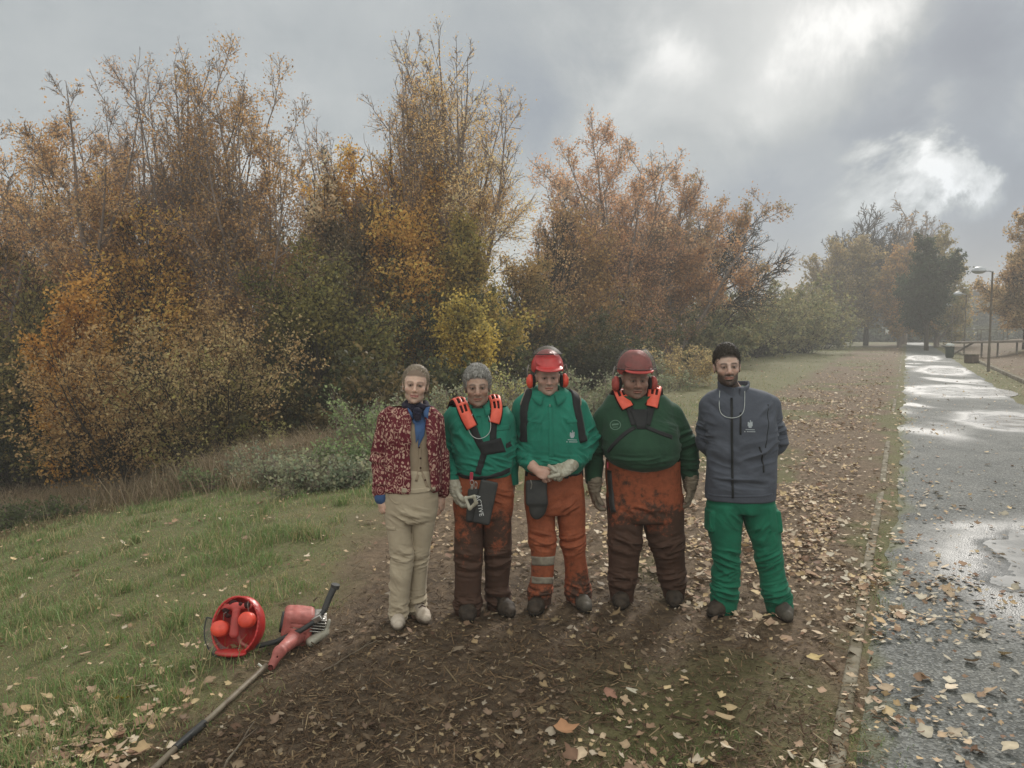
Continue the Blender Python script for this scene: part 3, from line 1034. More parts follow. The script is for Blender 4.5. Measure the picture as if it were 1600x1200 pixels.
def shrub(label, base, rx, ry, H, seed, pal, leaves=9000, lsize=.03, stems=26, name='shrub', cat='shrub', group=None, bk='dark', n2=12, arch=.0, dens=1.0, clump=.6, hz=None, open_=.5):
    rng = np.random.default_rng(seed)
    base = np.array(base, dtype=float)
    root = empty(name, base, label, cat, group)
    a = rng.uniform(0, 2 * math.pi, stems)
    rad = np.sqrt(rng.uniform(0, 1, stems))
    st = np.stack([np.cos(a) * rad * rx * .45, np.sin(a) * rad * ry * .45, np.full(stems, -.08)], 1)
    st[:, 2] += np.array([zg(base[0] + p[0], base[1] + p[1]) - base[2] for p in st])
    d = np.stack([np.cos(a) * rad * rx, np.sin(a) * rad * ry, np.full(stems, H)], 1)
    L = np.linalg.norm(d, axis=1) * rng.uniform(.65, 1.05, stems)
    b1 = sweep(st, d, L, 8, rng, .10, -arch)
    mb = MB()
    v, f = tubes(b1, np.full(stems, .012 + .006 * H), np.full(stems, .004), 5)
    mb.add(v, f)
    s2, d2, L2, t, pi = spawn(b1, n2 * stems, rng, .1, 1.0, 50, 16, .38, L)
    b2 = sweep(s2, d2, L2, 5, rng, .15, .02 - arch)
    v, f = tubes(b2, np.full(len(L2), .006), np.full(len(L2), .003), 3)
    mb.add(v, f)
    s3, d3, L3, t, pi = spawn(b2, 3 * len(L2), rng, .2, 1.0, 45, 16, .5, L2)
    b3 = sweep(s3, d3, L3, 3, rng, .15, .0)
    v, f = tubes(b3, np.full(len(L3), .004), np.full(len(L3), .002), 3)
    mb.add(v, f)
    mb.build('stems', bark(bk), root)
    allp = np.concatenate([b3.reshape(-1, 3), b2[:, 1:].reshape(-1, 3)])
    cl = fbm(allp * (1 / clump), 2, seed + 5)
    w = np.clip(.6 + 1.0 * cl, .03, 1.6)
    w /= w.sum()
    pick = rng.choice(len(allp), leaves, p=w)
    pos = allp[pick] + rng.normal(0, .05, (leaves, 3))
    V, F = cards(pos, lsize * rng.uniform(.6, 1.3, leaves), rng)
    C = np.repeat(shade_cols(pos, pal, rng, H, np.zeros(3), clump, seed, hz), 4, 0)
    make_mesh('foliage', V, F, M_LEAF, root, False, C)
    return root
ORANGE = [(.30, .165, .045), (.42, .245, .065), (.48, .30, .09), (.34, .18, .05)]
RUST = [(.26, .145, .065), (.36, .215, .10), (.42, .28, .145), (.28, .155, .07)]
PINK = [(.28, .19, .13), (.35, .245, .17), (.26, .17, .11), (.40, .29, .20)]
OLIVE = [(.075, .075, .028), (.13, .115, .04), (.19, .145, .05), (.10, .085, .035)]
YELL = [(.20, .15, .035), (.28, .20, .04), (.33, .235, .05), (.17, .14, .04)]
TAN = [(.34, .25, .15), (.42, .33, .22), (.28, .20, .11), (.48, .40, .29)]
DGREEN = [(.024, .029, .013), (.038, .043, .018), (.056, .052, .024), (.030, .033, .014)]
GREEN = [(.07, .10, .045), (.11, .145, .06), (.16, .19, .09), (.08, .10, .05)]
GREYG = [(.10, .12, .075), (.14, .155, .10), (.17, .16, .10), (.11, .12, .07)]
MIXO = [(.10, .085, .035), (.20, .135, .05), (.30, .19, .07), (.16, .12, .045)]

def at(px, Y):
    x = (px - 800.0) / 1200.0 * Y
    return (x, Y, zg(x, Y))
def hgt(base, py, px=None):
    """height so that the top shows at image row py"""
    p = P(800, py, base[1])
    return (p[2] - base[2]) * (1 - .05 * (base[1] < 1e9))

def T(label, px, Y, top, seed, pal, **kw):
    b = at(px, Y)
    return tree(label, b, hgt(b, top) * 1.0, seed, pal, **kw)

def build_trees():
    # -- row of the left bank, near to far
    T('tall grey poplar at the far left whose trunk forks into a wide bare V', 147, 20.5, 85, 1, RUST, r0=.17, n1=64, n2=14, n3=6, fork=5, fk_t=(.40, .54), fk_ang=38, fk_trop=.02, spread=.14, ang=40, crown0=.34, leaves=18000, lsize=.035, bk='brown', top_bare=.50, trop=.05)
    T('sparse bare-topped poplar cut off by the left edge of the picture', -15, 22, 120, 2, RUST, n1=90, fork=7, n2=11, spread=.18, leaves=18000, lsize=.035, top_bare=.55, fk_ang=24, bk='grey')
    T('pinkish half-bare poplar just right of the V-forked trunk', 218, 24, 125, 3, PINK, n1=110, fork=8, n2=10, spread=.18, ang=33, leaves=20000, lsize=.034, top_bare=.4, fk_ang=22, bk='grey')
    T('slender poplar with thin bare upright tips beside the dense golden-brown one', 305, 23, 78, 4, RUST, n1=100, n2=9, n3=5, spread=.17, ang=30, fork=9, leaves=20000, lsize=.033, top_bare=.70, bk='grey', crown0=.22)
    T('dense golden-brown poplar with a leafy rounded top left of the pale gap', 385, 22, 118, 5, [(.22, .15, .06), (.30, .18, .08), (.36, .22, .10), (.19, .12, .055)], n1=130, n2=11, spread=.18, ang=35, fork=10, leaves=38000, lsize=.036, top_bare=.15, fk_ang=22, bk='brown', crown0=.12,
      prof=lambda t: np.clip(1.25 - t, .3, 1) ** .5)
    T('small sparse tree with few pale leaves in the bright gap', 492, 22, 215, 6, TAN, n1=44, n2=12, fork=4, spread=.13, ang=34, leaves=9500, top_bare=.0, bk='dark', crown0=.22, r0=.09)
    T('thin bare saplings-like poplar standing before the bright orange one', 530, 27, 165, 7, PINK, n1=90, n2=10, fork=7, spread=.15, ang=28, leaves=11000, top_bare=.7, bk='grey', r0=.09)
    T('bright orange poplar with a flat top left of the tallest pair', 575, 25, 235, 8, ORANGE, n1=60, n2=15, fork=6, spread=.14, ang=34, leaves=27000, top_bare=.0, bk='brown', crown0=.15,
      prof=lambda t: np.clip(1.3 - t, .4, 1) ** .5)
    T('tall bare-crowned poplar, left one of the tallest pair', 650, 24.5, 78, 9, RUST, n1=150, n2=8, n3=5, spread=.17, ang=30, fork=12, leaves=24000, lsize=.032, top_bare=.60, fk_ang=21, bk='brown', crown0=.16, r0=.19)
    T('tallest poplar of the row with long upswept twiggy branches', 722, 24, 38, 10, [(.32, .20, .08), (.40, .26, .11), (.46, .33, .17), (.38, .28, .17)], n1=170, n2=8, n3=5, spread=.19, ang=33, fork=14, leaves=36000, lsize=.032, top_bare=.45, fk_ang=22, bk='brown', crown0=.13, r0=.2)
    T('yellow-green leafy tree with a dark trunk right of the tallest pair', 740, 21.5, 330, 11, [(.12, .11, .03), (.20, .16, .045), (.27, .19, .05), (.17, .12, .04)], n1=36, n2=15, spread=.18, ang=38, leaves=20000, bk='green', crown0=.2, r0=.15)
    T('golden yellow small tree standing just behind the grey-haired man', 722, 18.5, 475, 12, YELL, n1=30, n2=14, spread=.26, ang=46, leaves=15000, bk='dark', crown0=.05, r0=.06, name='small_tree', lsize=.04)
    T('dark leafless tree in the dip between the tallest poplars and the pink-brown one', 842, 30, 310, 13, RUST, n1=60, n2=14, fork=6, spread=.16, ang=34, leaves=4000, bk='dark', top_bare=.6)
    T('broad pink-brown poplar with a high double top', 965, 36, 200, 14, [(.34, .20, .115), (.42, .26, .155), (.34, .19, .10), (.46, .31, .2)], n1=130, n2=15, n3=6, spread=.20, ang=40, fork=14, fk_ang=33, fk_trop=.045, fk_t=(.06, .5), leaves=60000, lsize=.052, bk='grey', crown0=.08, r0=.26, twig_r=.009,
      prof=lambda t: np.clip(1.25 - t, .25, 1) ** .55)
    T('rusty poplar leaning right against the pink-brown one', 1050, 38, 255, 15, [(.26, .14, .07), (.34, .20, .10), (.25, .17, .11), (.20, .15, .07)], n1=100, n2=15, n3=6, spread=.20, ang=42, fork=11, fk_ang=34, fk_trop=.04, fk_t=(.06, .5), leaves=46000, lsize=.052, bk='grey', crown0=.08, lean=(.06, 0), r0=.22, twig_r=.009)
    T('low orange-brown bushy tree in front of the pink-brown poplar', 900, 33, 330, 16, [(.28, .16, .06), (.34, .22, .09), (.25, .16, .07), (.2, .13, .06)], n1=46, n2=16, spread=.28, ang=46, leaves=30000, lsize=.055, bk='brown', crown0=.06, r0=.14)
    T('bare spreading tree with long sideways limbs right of the poplars', 1120, 46, 350, 17, RUST, n1=44, n2=18, n3=6, spread=.45, ang=62, leaves=3500, lsize=.05, bk='dark', crown0=.25, r0=.25, trop=.03, twig_r=.012)
    # -- darker growth inside and behind the row
    for k, (px, Y, top, pal, lab) in enumerate([
        (30, 25, 330, MIXO, 'olive-brown bushy tree low at the far left'),
        (120, 27, 260, RUST, 'rust-brown tree behind the V-forked trunk'),
        (235, 21.5, 355, ORANGE, 'orange leafy tree low beside the V-forked trunk'),
        (300, 27, 300, MIXO, 'olive-brown tree behind the slender poplar'),
        (455, 27, 400, OLIVE, 'dark olive tree below the bright gap'),
        (60, 19, 470, OLIVE, 'dim olive tree at the lower left before the poplars'),
        (560, 22, 385, [(.09, .08, .04), (.14, .105, .055), (.12, .085, .05), (.07, .06, .03)], 'dusky violet-brown tree before the bright orange poplar'),
        (655, 22, 375, ORANGE, 'low orange tree under the tallest pair'),
        (800, 27, 430, MIXO, 'olive-brown thicket tree behind the red-helmeted man'),
        (612, 23.5, 290, ORANGE, 'orange poplar glimpsed behind the tallest pair'),
    ]):
        T(lab, px, Y, top, 40 + k, pal, n1=38, n2=15, spread=.26, ang=44, leaves=22000, lsize=.048, bk='dark', crown0=.06, r0=.11, name='bushy_tree',
          group='bushy trees growing among the poplars', prof=lambda t: np.clip(1.35 - t, .4, 1) ** .5)
    # -- understorey
    T('glowing orange small tree against the dark thicket at left', 118, 17.5, 440, 60, [(.27, .135, .03), (.37, .195, .045), (.42, .24, .065), (.31, .16, .04)], n1=34, n2=14, spread=.20, ang=42, leaves=15000, lsize=.04, bk='dark', crown0=.12, r0=.06, name='small_tree', group=None)
    b = at(225, 16); shrub('big tan-leaved bush filling the middle of the left bank', b, 1.9, 1.3, hgt(b, 505), 61, [(.18, .105, .04), (.26, .165, .065), (.31, .21, .10), (.20, .12, .05)], 19000, .032, 34)
    b = at(335, 14.5); shrub('tall tan and yellow-green bush right of the big tan one', b, 1.15, 1.0, hgt(b, 520), 62, [(.19, .165, .055), (.23, .18, .08), (.27, .20, .10), (.18, .115, .05)], 12000, .030, 26, hz=.5)
    b = at(372, 13.6); shrub('low yellow-green leafy bush at the foot of the tan bush', b, .75, .6, hgt(b, 665), 63, [(.15, .15, .045), (.23, .22, .075), (.27, .245, .10), (.15, .13, .05)], 4200, .030, 18)
    T('leaning dark-limbed tree with thin olive leaves in the shaded middle', 500, 17, 400, 64, [(.055, .06, .022), (.10, .09, .03), (.16, .13, .04), (.07, .065, .025)], n1=26, n2=12, spread=.32, ang=50, leaves=13000, lsize=.04, bk='dark', crown0=.15, r0=.11, lean=(-.04, 0), name='small_tree', group=None, fork=3)
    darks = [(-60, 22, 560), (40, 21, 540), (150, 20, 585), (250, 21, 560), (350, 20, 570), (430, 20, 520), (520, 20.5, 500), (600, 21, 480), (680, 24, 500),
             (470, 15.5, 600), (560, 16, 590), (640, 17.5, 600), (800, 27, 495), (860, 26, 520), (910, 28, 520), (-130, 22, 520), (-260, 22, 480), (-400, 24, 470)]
    where = ['beyond the left edge', 'at the far left', 'under the V-forked trunk', 'behind the big tan bush', 'behind the yellow-green bush', 'left of the leaning tree',
             'behind the leaning tree', 'behind the woman', 'behind the yellow tree', 'at the leaning tree\'s foot, left', 'at the leaning tree\'s foot, right', 'left of the woman\'s head', 'between the two green shirts', 'behind the bright red helmet',
             'between the two helmets', 'past the far left corner', 'further past the far left corner', 'furthest past the far left corner']
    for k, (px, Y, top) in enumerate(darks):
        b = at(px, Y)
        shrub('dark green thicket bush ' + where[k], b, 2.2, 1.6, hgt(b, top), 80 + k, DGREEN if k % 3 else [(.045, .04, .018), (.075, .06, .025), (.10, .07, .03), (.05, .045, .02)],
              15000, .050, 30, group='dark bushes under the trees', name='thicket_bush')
    # -- bushes and brambles along the crest
    crestb = [(535, 9.3, 748, .55, .35, 'dusty green bramble low beside the woman\'s elbow', GREYG, 3600), (470, 10.3, 772, .5, .35, 'small faded bramble at the grass edge left of the woman', GREYG, 2400),
              (-120, 20, 640, 2.0, 1.2, 'dark bush beyond the left edge of the grass', OLIVE, 7000), (350, 12.0, 770, .55, .40, 'small bramble with reddish stems on the bank', GREEN, 2600), (505, 11.0, 725, 1.0, .6, 'grey-green bramble mound left of the woman', GREYG, 5200),
              (445, 12.2, 755, .7, .4, 'faded bramble amid the straw grass', TAN, 1800),
              (562, 10.2, 672, .42, .4, 'bright green bush touching the woman\'s sleeve', GREEN, 3000), (590, 12, 620, .7, .5, 'leafy green bush behind the woman\'s shoulder', GREEN, 3600),
              (690, 13, 610, .9, .6, 'pale green bush between the woman and the grey-haired man', GREYG, 5000), (770, 14, 590, .8, .6, 'yellowish bush right of the grey-haired man\'s head', [(.14, .15, .05), (.2, .2, .08), (.26, .22, .09), (.15, .14, .06)], 5000),
              (925, 15, 588, .9, .7, 'arching bramble between the two helmets', GREYG, 5600), (835, 15, 600, .7, .6, 'bramble behind the bright red helmet', GREYG, 3800),
              (1045, 26, 545, 1.2, 1.0, 'tan-leaved bush above the stout man\'s shoulder', [(.16, .15, .07), (.26, .2, .1), (.34, .25, .12), (.15, .13, .07)], 6000), (1020, 24, 572, 1.2, .9, 'grey-green bush behind the stout man', GREYG, 5000),
              (20, 12.5, 815, .8, .5, 'dark low bush at the left edge of the grass', [(.05, .07, .03), (.08, .10, .04), (.09, .10, .05), (.05, .06, .03)], 3600)]
    for k, (px, Y, top, rx, ry, lab, pal, nl) in enumerate(crestb):
        b = at(px, Y)
        shrub(lab, b, rx, ry, max(hgt(b, top), .35), 120 + k, pal, nl, .021 + .0005 * Y, 20, name='bush', group='bushes along the crest of the bank', arch=.03, bk='brown', clump=.35)
    # -- hedge-like bushes fading toward the far trees
    far = [(1100, 48, 470, 'green bush below the bare spreading tree'), (1150, 52, 452, 'rounded olive bush right of the bare spreading tree'), (1195, 58, 462, 'grey-green bush in the middle of the far hedge'),
           (1235, 62, 470, 'hazy bush toward the right end of the far hedge'), (1272, 75, 488, 'smallest hazy bush ending the far hedge'), (1090, 40, 520, 'low bush left of the bearded man'), (1170, 56, 520, 'low dark bush above the bearded man\'s shoulder'),
           (1220, 64, 525, 'low dark bush at the far grass edge')]
    for k, (px, Y, top, lab) in enumerate(far):
        b = at(px, Y)
        hh = max(hgt(b, top), 1.2)
        shrub(lab, b, 3.2 if k < 5 else 2.2, 2.2, hh, 150 + k, [[(.10, .11, .06), (.15, .15, .075), (.19, .16, .08), (.12, .11, .06)], DGREEN][k > 5], 14000, .085, 26, name='hedge_bush', group='hedge bushes toward the far trees')
    # -- far trees on the right
    G = 'distant trees where the path ends'
    T('big far tree with bare fan-shaped top, tallest over the path end', 1352, 92, 330, 200, [(.17, .12, .06), (.24, .15, .065), (.28, .17, .075), (.15, .12, .06)], n1=70, n2=15, n3=5, spread=.30, ang=42, fork=8, fk_ang=34, fk_trop=.03, fk_t=(.15, .4), dens=lambda p, H: (p[:, 2] < .55 * H) * 1.0 + .004, leaves=20000, lsize=.14, bk='dark', r0=.34, twig_r=.03, group=G, crown0=.15)
    T('far half-bare tree just right of the bare fan-topped one', 1412, 98, 322, 201, [(.22, .13, .06), (.28, .17, .07), (.25, .14, .06), (.19, .13, .06)], n1=60, n2=14, spread=.24, ang=36, fork=6, fk_ang=26, dens=lambda p, H: (p[:, 2] < .62 * H) * 1.0 + .03, leaves=22000, lsize=.14, bk='brown', r0=.3, twig_r=.03, group=G)
    T('far golden-brown tree, low and round left of the fan-topped one', 1310, 86, 385, 202, [(.19, .135, .06), (.25, .18, .08), (.16, .13, .055), (.27, .21, .12)], n1=40, n2=15, spread=.36, ang=52, leaves=20000, lsize=.14, bk='brown', r0=.3, twig_r=.02, group=G, crown0=.08)
    T('far orange tree between the fan-topped and the conical one', 1405, 82, 385, 203, [(.25, .135, .05), (.30, .17, .065), (.24, .16, .065), (.2, .13, .05)], n1=44, n2=15, spread=.26, ang=42, leaves=22000, lsize=.13, bk='brown', r0=.3, twig_r=.02, group=G, crown0=.08)
    T('far yellow-green conical tree beside the path end', 1462, 84, 350, 204, [(.15, .14, .055), (.21, .175, .07), (.26, .19, .08), (.15, .13, .055)], n1=60, n2=15, spread=.18, ang=48, leaves=34000, lsize=.12, bk='brown', r0=.3, twig_r=.02, group=G, crown0=.05, prof=lambda t: np.clip(1.1 - t, .1, 1) ** .7)
    T('dark green tree with a low forked trunk at the path end', 1447, 70, 385, 205, [(.020, .034, .017), (.030, .043, .021), (.040, .048, .024), (.023, .034, .017)], n1=54, n2=16, spread=.27, ang=40, leaves=30000, lsize=.11, bk='dark', r0=.22, twig_r=.02, group=G, crown0=.16, fork=3, prof=lambda t: np.clip(1.3 - t, .3, 1) ** .6)
    T('tall golden conical tree cut by the right edge of the picture', 1603, 56, 262, 206, [(.25, .155, .08), (.31, .205, .10), (.33, .24, .13), (.19, .14, .07)], n1=84, n2=16, spread=.18, ang=50, leaves=52000, lsize=.085, bk='dark', r0=.3, twig_r=.014, group=G, crown0=.10, prof=lambda t: np.clip(1.12 - t, .12, 1) ** .75)
    T('dim brown far tree left of the path end behind the hedge', 1240, 100, 455, 207, [(.2, .16, .09), (.24, .18, .1), (.2, .16, .08), (.16, .14, .08)], n1=36, n2=13, spread=.36, ang=50, leaves=12000, lsize=.15, bk='brown', r0=.3, twig_r=.03, group=G)
    # -- low far wood closing the horizon
    rng = np.random.default_rng(9)
    pos, col = [], []
    for (x0, y0, x1, y1, hh, n, c) in [(-75, 60, 10, 62, 7.5, 70000, (.085, .06, .03)), (5, 62, 45, 110, 4.5, 36000, (.09, .085, .045)), (38, 140, 140, 135, 8, 50000, (.085, .085, .05)), (-160, 60, -70, 40, 8, 30000, (.08, .06, .03)),
                                      (62, 118, 100, 112, 2.6, 14000, (.09, .09, .055)), (140, 135, 260, 100, 6, 12000, (.085, .085, .05)), (30, 128, 64, 122, 3.4, 16000, (.06, .075, .04))]:
        t = rng.uniform(0, 1, n)
        x = x0 + (x1 - x0) * t + rng.normal(0, 1.5, n); y = y0 + (y1 - y0) * t + rng.normal(0, 2.5, n)
        top = hh * (.72 + .45 * fbm(xyz(x * .16, y * .16), 3, 33))
        z = zt(x, y) + top * rng.uniform(0, 1, n) ** .8
        pos.append(np.stack([x, y, z], 1)); col.append(np.array(c) * rng.uniform(.5, 1.5, (n, 1)))
    pos = np.concatenate(pos); col = np.concatenate(col)
    V, F = cards(pos, rng.uniform(.12, .28, len(pos)) * (.6 + pos[:, 1] / 110), rng)
    o = make_mesh('distant_wood', V, F, M_LEAF, color=np.repeat(col, 4, 0), smooth=False)
    kind(o, 'stuff', 'low dim belt of far woodland closing the view', 'woodland')
build_trees()
# ------------------------------------------------------------------ implicit modelling for figures, clothes and small gear
def rotm(axis, deg):
    return np.array(Matrix.Rotation(R(deg), 3, axis))

class SDF:
    def __init__(s, lo, hi, h):
        s.h = h
        s.lo = np.array(lo, dtype=np.float64)
        s.n = np.ceil((np.array(hi) - s.lo) / h).astype(int) + 1
        s.D = np.full(tuple(s.n), 1.0, dtype=np.float32)
    def win(s, lo, hi):
        a = np.clip(np.floor((np.array(lo) - s.lo) / s.h).astype(int), 0, s.n - 1)
        b = np.clip(np.ceil((np.array(hi) - s.lo) / s.h).astype(int) + 1, 1, s.n)
        sl = tuple(slice(a[i], b[i]) for i in range(3))
        X, Y, Z = np.meshgrid(*[(s.lo[i] + s.h * np.arange(a[i], b[i])).astype(np.float32) for i in range(3)], indexing='ij', sparse=True)
        return sl, X, Y, Z
    def comb(s, sl, d, k, op):
        A = s.D[sl]
        if A.size == 0:
            return
        if op == 'add':
            if k > 0:
                h = np.maximum(k - np.abs(A - d), 0) / k
                s.D[sl] = np.minimum(A, d) - h * h * k * .25
            else:
                s.D[sl] = np.minimum(A, d)
        elif op == 'sub':
            d = -d
            if k > 0:
                h = np.maximum(k - np.abs(A - d), 0) / k
                s.D[sl] = np.maximum(A, d) + h * h * k * .25
            else:
                s.D[sl] = np.maximum(A, d)
        elif op == 'and':
            s.D[sl] = np.maximum(A, d)
    def cone(s, a, b, ra, rb, k=.01, f=(1, 1, 1), op='add'):
        a = np.array(a, dtype=float); b = np.array(b, dtype=float)
        f = np.array(f, dtype=float)
        m = max(ra, rb) * f.max() + k + 3 * s.h
        sl, X, Y, Z = s.win(np.minimum(a, b) - m, np.maximum(a, b) + m)
        ab = b - a
        L2 = max((ab * ab).sum(), 1e-9)
        t = np.clip(((X - a[0]) * ab[0] + (Y - a[1]) * ab[1] + (Z - a[2]) * ab[2]) / L2, 0, 1)
        qx = (X - a[0] - t * ab[0]) / f[0]; qy = (Y - a[1] - t * ab[1]) / f[1]; qz = (Z - a[2] - t * ab[2]) / f[2]
        d = (np.sqrt(qx * qx + qy * qy + qz * qz) - (ra + (rb - ra) * t)) * f.min()
        s.comb(sl, d, k, op)
        return s
    def chain(s, pts, rad, k=.01, f=(1, 1, 1)):
        for i in range(len(pts) - 1):
            s.cone(pts[i], pts[i + 1], rad[i], rad[i + 1], k, f)
        return s
    def ell(s, c, r, M=None, k=.01, op='add'):
        c = np.array(c, dtype=float); r = np.array(r, dtype=float)
        m = r.max() + k + 3 * s.h
        sl, X, Y, Z = s.win(c - m, c + m)
        x, y, z = X - c[0], Y - c[1], Z - c[2]
        if M is not None:
            M = np.asarray(M)
            x, y, z = (M[0, 0] * x + M[1, 0] * y + M[2, 0] * z, M[0, 1] * x + M[1, 1] * y + M[2, 1] * z, M[0, 2] * x + M[1, 2] * y + M[2, 2] * z)
        k0 = np.sqrt((x / r[0]) ** 2 + (y / r[1]) ** 2 + (z / r[2]) ** 2)
        k1 = np.sqrt((x / r[0] ** 2) ** 2 + (y / r[1] ** 2) ** 2 + (z / r[2] ** 2) ** 2) + 1e-6
        s.comb(sl, k0 * (k0 - 1) / k1, k, op)
        return s
    def box(s, c, hs, M=None, rnd=.01, k=.0, op='add'):
        c = np.array(c, dtype=float); hs = np.array(hs, dtype=float)
        m = np.linalg.norm(hs) + k + 3 * s.h
        sl, X, Y, Z = s.win(c - m, c + m)
        x, y, z = X - c[0], Y - c[1], Z - c[2]
        if M is not None:
            M = np.asarray(M)
            x, y, z = (M[0, 0] * x + M[1, 0] * y + M[2, 0] * z, M[0, 1] * x + M[1, 1] * y + M[2, 1] * z, M[0, 2] * x + M[1, 2] * y + M[2, 2] * z)
        qx, qy, qz = np.abs(x) - hs[0] + rnd, np.abs(y) - hs[1] + rnd, np.abs(z) - hs[2] + rnd
        d = np.sqrt(np.maximum(qx, 0) ** 2 + np.maximum(qy, 0) ** 2 + np.maximum(qz, 0) ** 2) + np.minimum(np.maximum(np.maximum(qx, qy), qz), 0) - rnd
        s.comb(sl, d, k, op)
        return s
    def loft(s, secs, k=.02, e=2.3, op='add', grow=0.0, rt=.02, rb=.02):
        """secs: rows (z, cx, cy, a, b) of superellipse sections, any order"""
        S = np.array(sorted([tuple(q) for q in secs]), dtype=float)
        zs = S[:, 0]
        mx_ = max(S[:, 3].max(), S[:, 4].max()) + grow + k + 3 * s.h
        sl, X, Y, Z = s.win((S[:, 1].min() - mx_, S[:, 2].min() - mx_, zs[0] - .05), (S[:, 1].max() + mx_, S[:, 2].max() + mx_, zs[-1] + .05))
        z = Z.ravel()
        def smooth_interp(v):
            zz_ = np.linspace(zs[0], zs[-1], 160)
            vv = np.interp(zz_, zs, v)
            kk = np.ones(9) / 9
            vp = np.concatenate([np.full(4, vv[0]), vv, np.full(4, vv[-1])])
            return np.interp(z, zz_, np.convolve(vp, kk, 'valid'))[None, None, :].astype(np.float32)
        cx, cy, a, b = [smooth_interp(S[:, i]) for i in (1, 2, 3, 4)]
        a = a + grow; b = b + grow
        rr = (np.abs((X - cx) / a) ** e + np.abs((Y - cy) / b) ** e) ** (1 / e)
        d = (rr - 1) * np.minimum(a, b)
        top, bot = zs[-1], zs[0]
        def cap(d, q, r):
            return np.where((d > -r) & (q > -r), np.sqrt(np.maximum(d + r, 0) ** 2 + np.maximum(q + r, 0) ** 2) - r, np.maximum(d, q))
        d = cap(d, Z - top, rt)
        d = cap(d, bot - Z, rb)
        s.comb(sl, d.astype(np.float32), k, op)
        return s
    def half(s, p, n, lo=None, hi=None, op='and', k=0):
        """cut away the side the normal points to (inside the window only)"""
        n = np.array(n, dtype=float); n /= np.linalg.norm(n)
        if lo is None:
            lo, hi = s.lo, s.lo + s.n * s.h
        sl, X, Y, Z = s.win(lo, hi)
        d = (X - p[0]) * n[0] + (Y - p[1]) * n[1] + (Z - p[2]) * n[2]
        s.D[sl] = np.maximum(s.D[sl], d)
        return s
    def mesh(s):
        D, h = s.D, s.h
        ins = D < 0
        nx, ny, nz = D.shape
        c = np.zeros((nx - 1, ny - 1, nz - 1), dtype=np.int8)
        for i in (0, 1):
            for j in (0, 1):
                for k in (0, 1):
                    c += ins[i:nx - 1 + i, j:ny - 1 + j, k:nz - 1 + k]
        act = (c > 0) & (c < 8)
        I, J, K = np.nonzero(act)
        idx = np.full(act.shape, -1, dtype=np.int32)
        idx[I, J, K] = np.arange(len(I))
        acc = np.zeros((len(I), 3)); cnt = np.zeros(len(I))
        corners = [(i, j, k) for i in (0, 1) for j in (0, 1) for k in (0, 1)]
        for a in corners:
            for b in corners:
                if a < b and sum(abs(a[q] - b[q]) for q in range(3)) == 1:
                    da = D[I + a[0], J + a[1], K + a[2]]; db = D[I + b[0], J + b[1], K + b[2]]
                    m = (da < 0) != (db < 0)
                    t = np.where(m, da / np.where(m, da - db, 1), 0)
                    t = np.clip(t, 0, 1)
                    for q in range(3):
                        acc[:, q] += m * (a[q] + t * (b[q] - a[q]))
                    cnt += m
        V = (np.stack([I, J, K], 1) + acc / cnt[:, None]) * h + s.lo
        Q = []
        for ax in range(3):
            A = [slice(None)] * 3; B = [slice(None)] * 3
            A[ax] = slice(0, -1); B[ax] = slice(1, None)
            ia, ib = ins[tuple(A)], ins[tuple(B)]
            cr = ia != ib
            E = np.stack(np.nonzero(cr), 1)
            o1, o2 = [(1, 2), (2, 0), (0, 1)][ax]
            ok = (E[:, o1] > 0) & (E[:, o2] > 0) & (E[:, o1] < act.shape[o1]) & (E[:, o2] < act.shape[o2])
            E = E[ok]
            fl = ia[E[:, 0], E[:, 1], E[:, 2]]
            def cell(d1, d2):
                e = E.copy(); e[:, o1] += d1; e[:, o2] += d2
                return idx[e[:, 0], e[:, 1], e[:, 2]]
            q = np.stack([cell(-1, -1), cell(0, -1), cell(0, 0), cell(-1, 0)], 1)
            q[~fl] = q[~fl][:, ::-1]
            Q.append(q)
        return V, np.concatenate(Q)

def vnormals(V, Q):
    a, b, c, d = V[Q[:, 0]], V[Q[:, 1]], V[Q[:, 2]], V[Q[:, 3]]
    fn = np.cross(c - a, d - b)
    N = np.zeros_like(V)
    for i in range(4):
        np.add.at(N, Q[:, i], fn)
    return N / (np.linalg.norm(N, axis=1, keepdims=True) + 1e-12)

def wrinkle(V, N, folds=(), base=.002, scale=9, seed=0, stretch=(1, 1, .6)):
    """cloth creases: soft overall unevenness plus local folds (centre, reach, height, direction, wavelength)"""
    base = base * 1.35
    d = base * fbm(V * scale * np.array(stretch), 3, seed)
    r = 1 - np.abs(fbm(V * scale * .75 * np.array(stretch), 2, seed + 3)) * 2.2
    d = d + base * 1.6 * np.clip(r, -.5, 1)
    for (c, rad, h, dr, wl) in folds:
        c = np.array(c); q = V - c
        rad = np.broadcast_to(np.array(rad, dtype=float), (3,))
        w = np.exp(-((q / rad) ** 2).sum(1))
        m = w > .02
        if not m.any():
            continue
        dr = np.array(dr, dtype=float); dr /= np.linalg.norm(dr)
        # sharp irregular creases lying across the pull direction
        qa = q[m]
        al = qa @ dr
        perp = qa - al[:, None] * dr
        cc = perp / (wl * 3.2) + dr * (al / (wl * .95))[:, None]
        cc = cc + .35 * np.stack([vnoise(V[m] * 8, seed + 11), vnoise(V[m] * 8, seed + 12), vnoise(V[m] * 8, seed + 14)], 1)
        n1_ = vnoise(cc + 13.1, seed + 15)
        n2_ = vnoise(cc * 1.9 + 5.7, seed + 16)
        ridge = (1 - np.abs(n1_) * 2.4) + .45 * (1 - np.abs(n2_) * 2.4)
        d[m] += 2.5 * h * w[m] * np.clip(ridge, -.9, 1.3)
    return V + N * d[:, None]

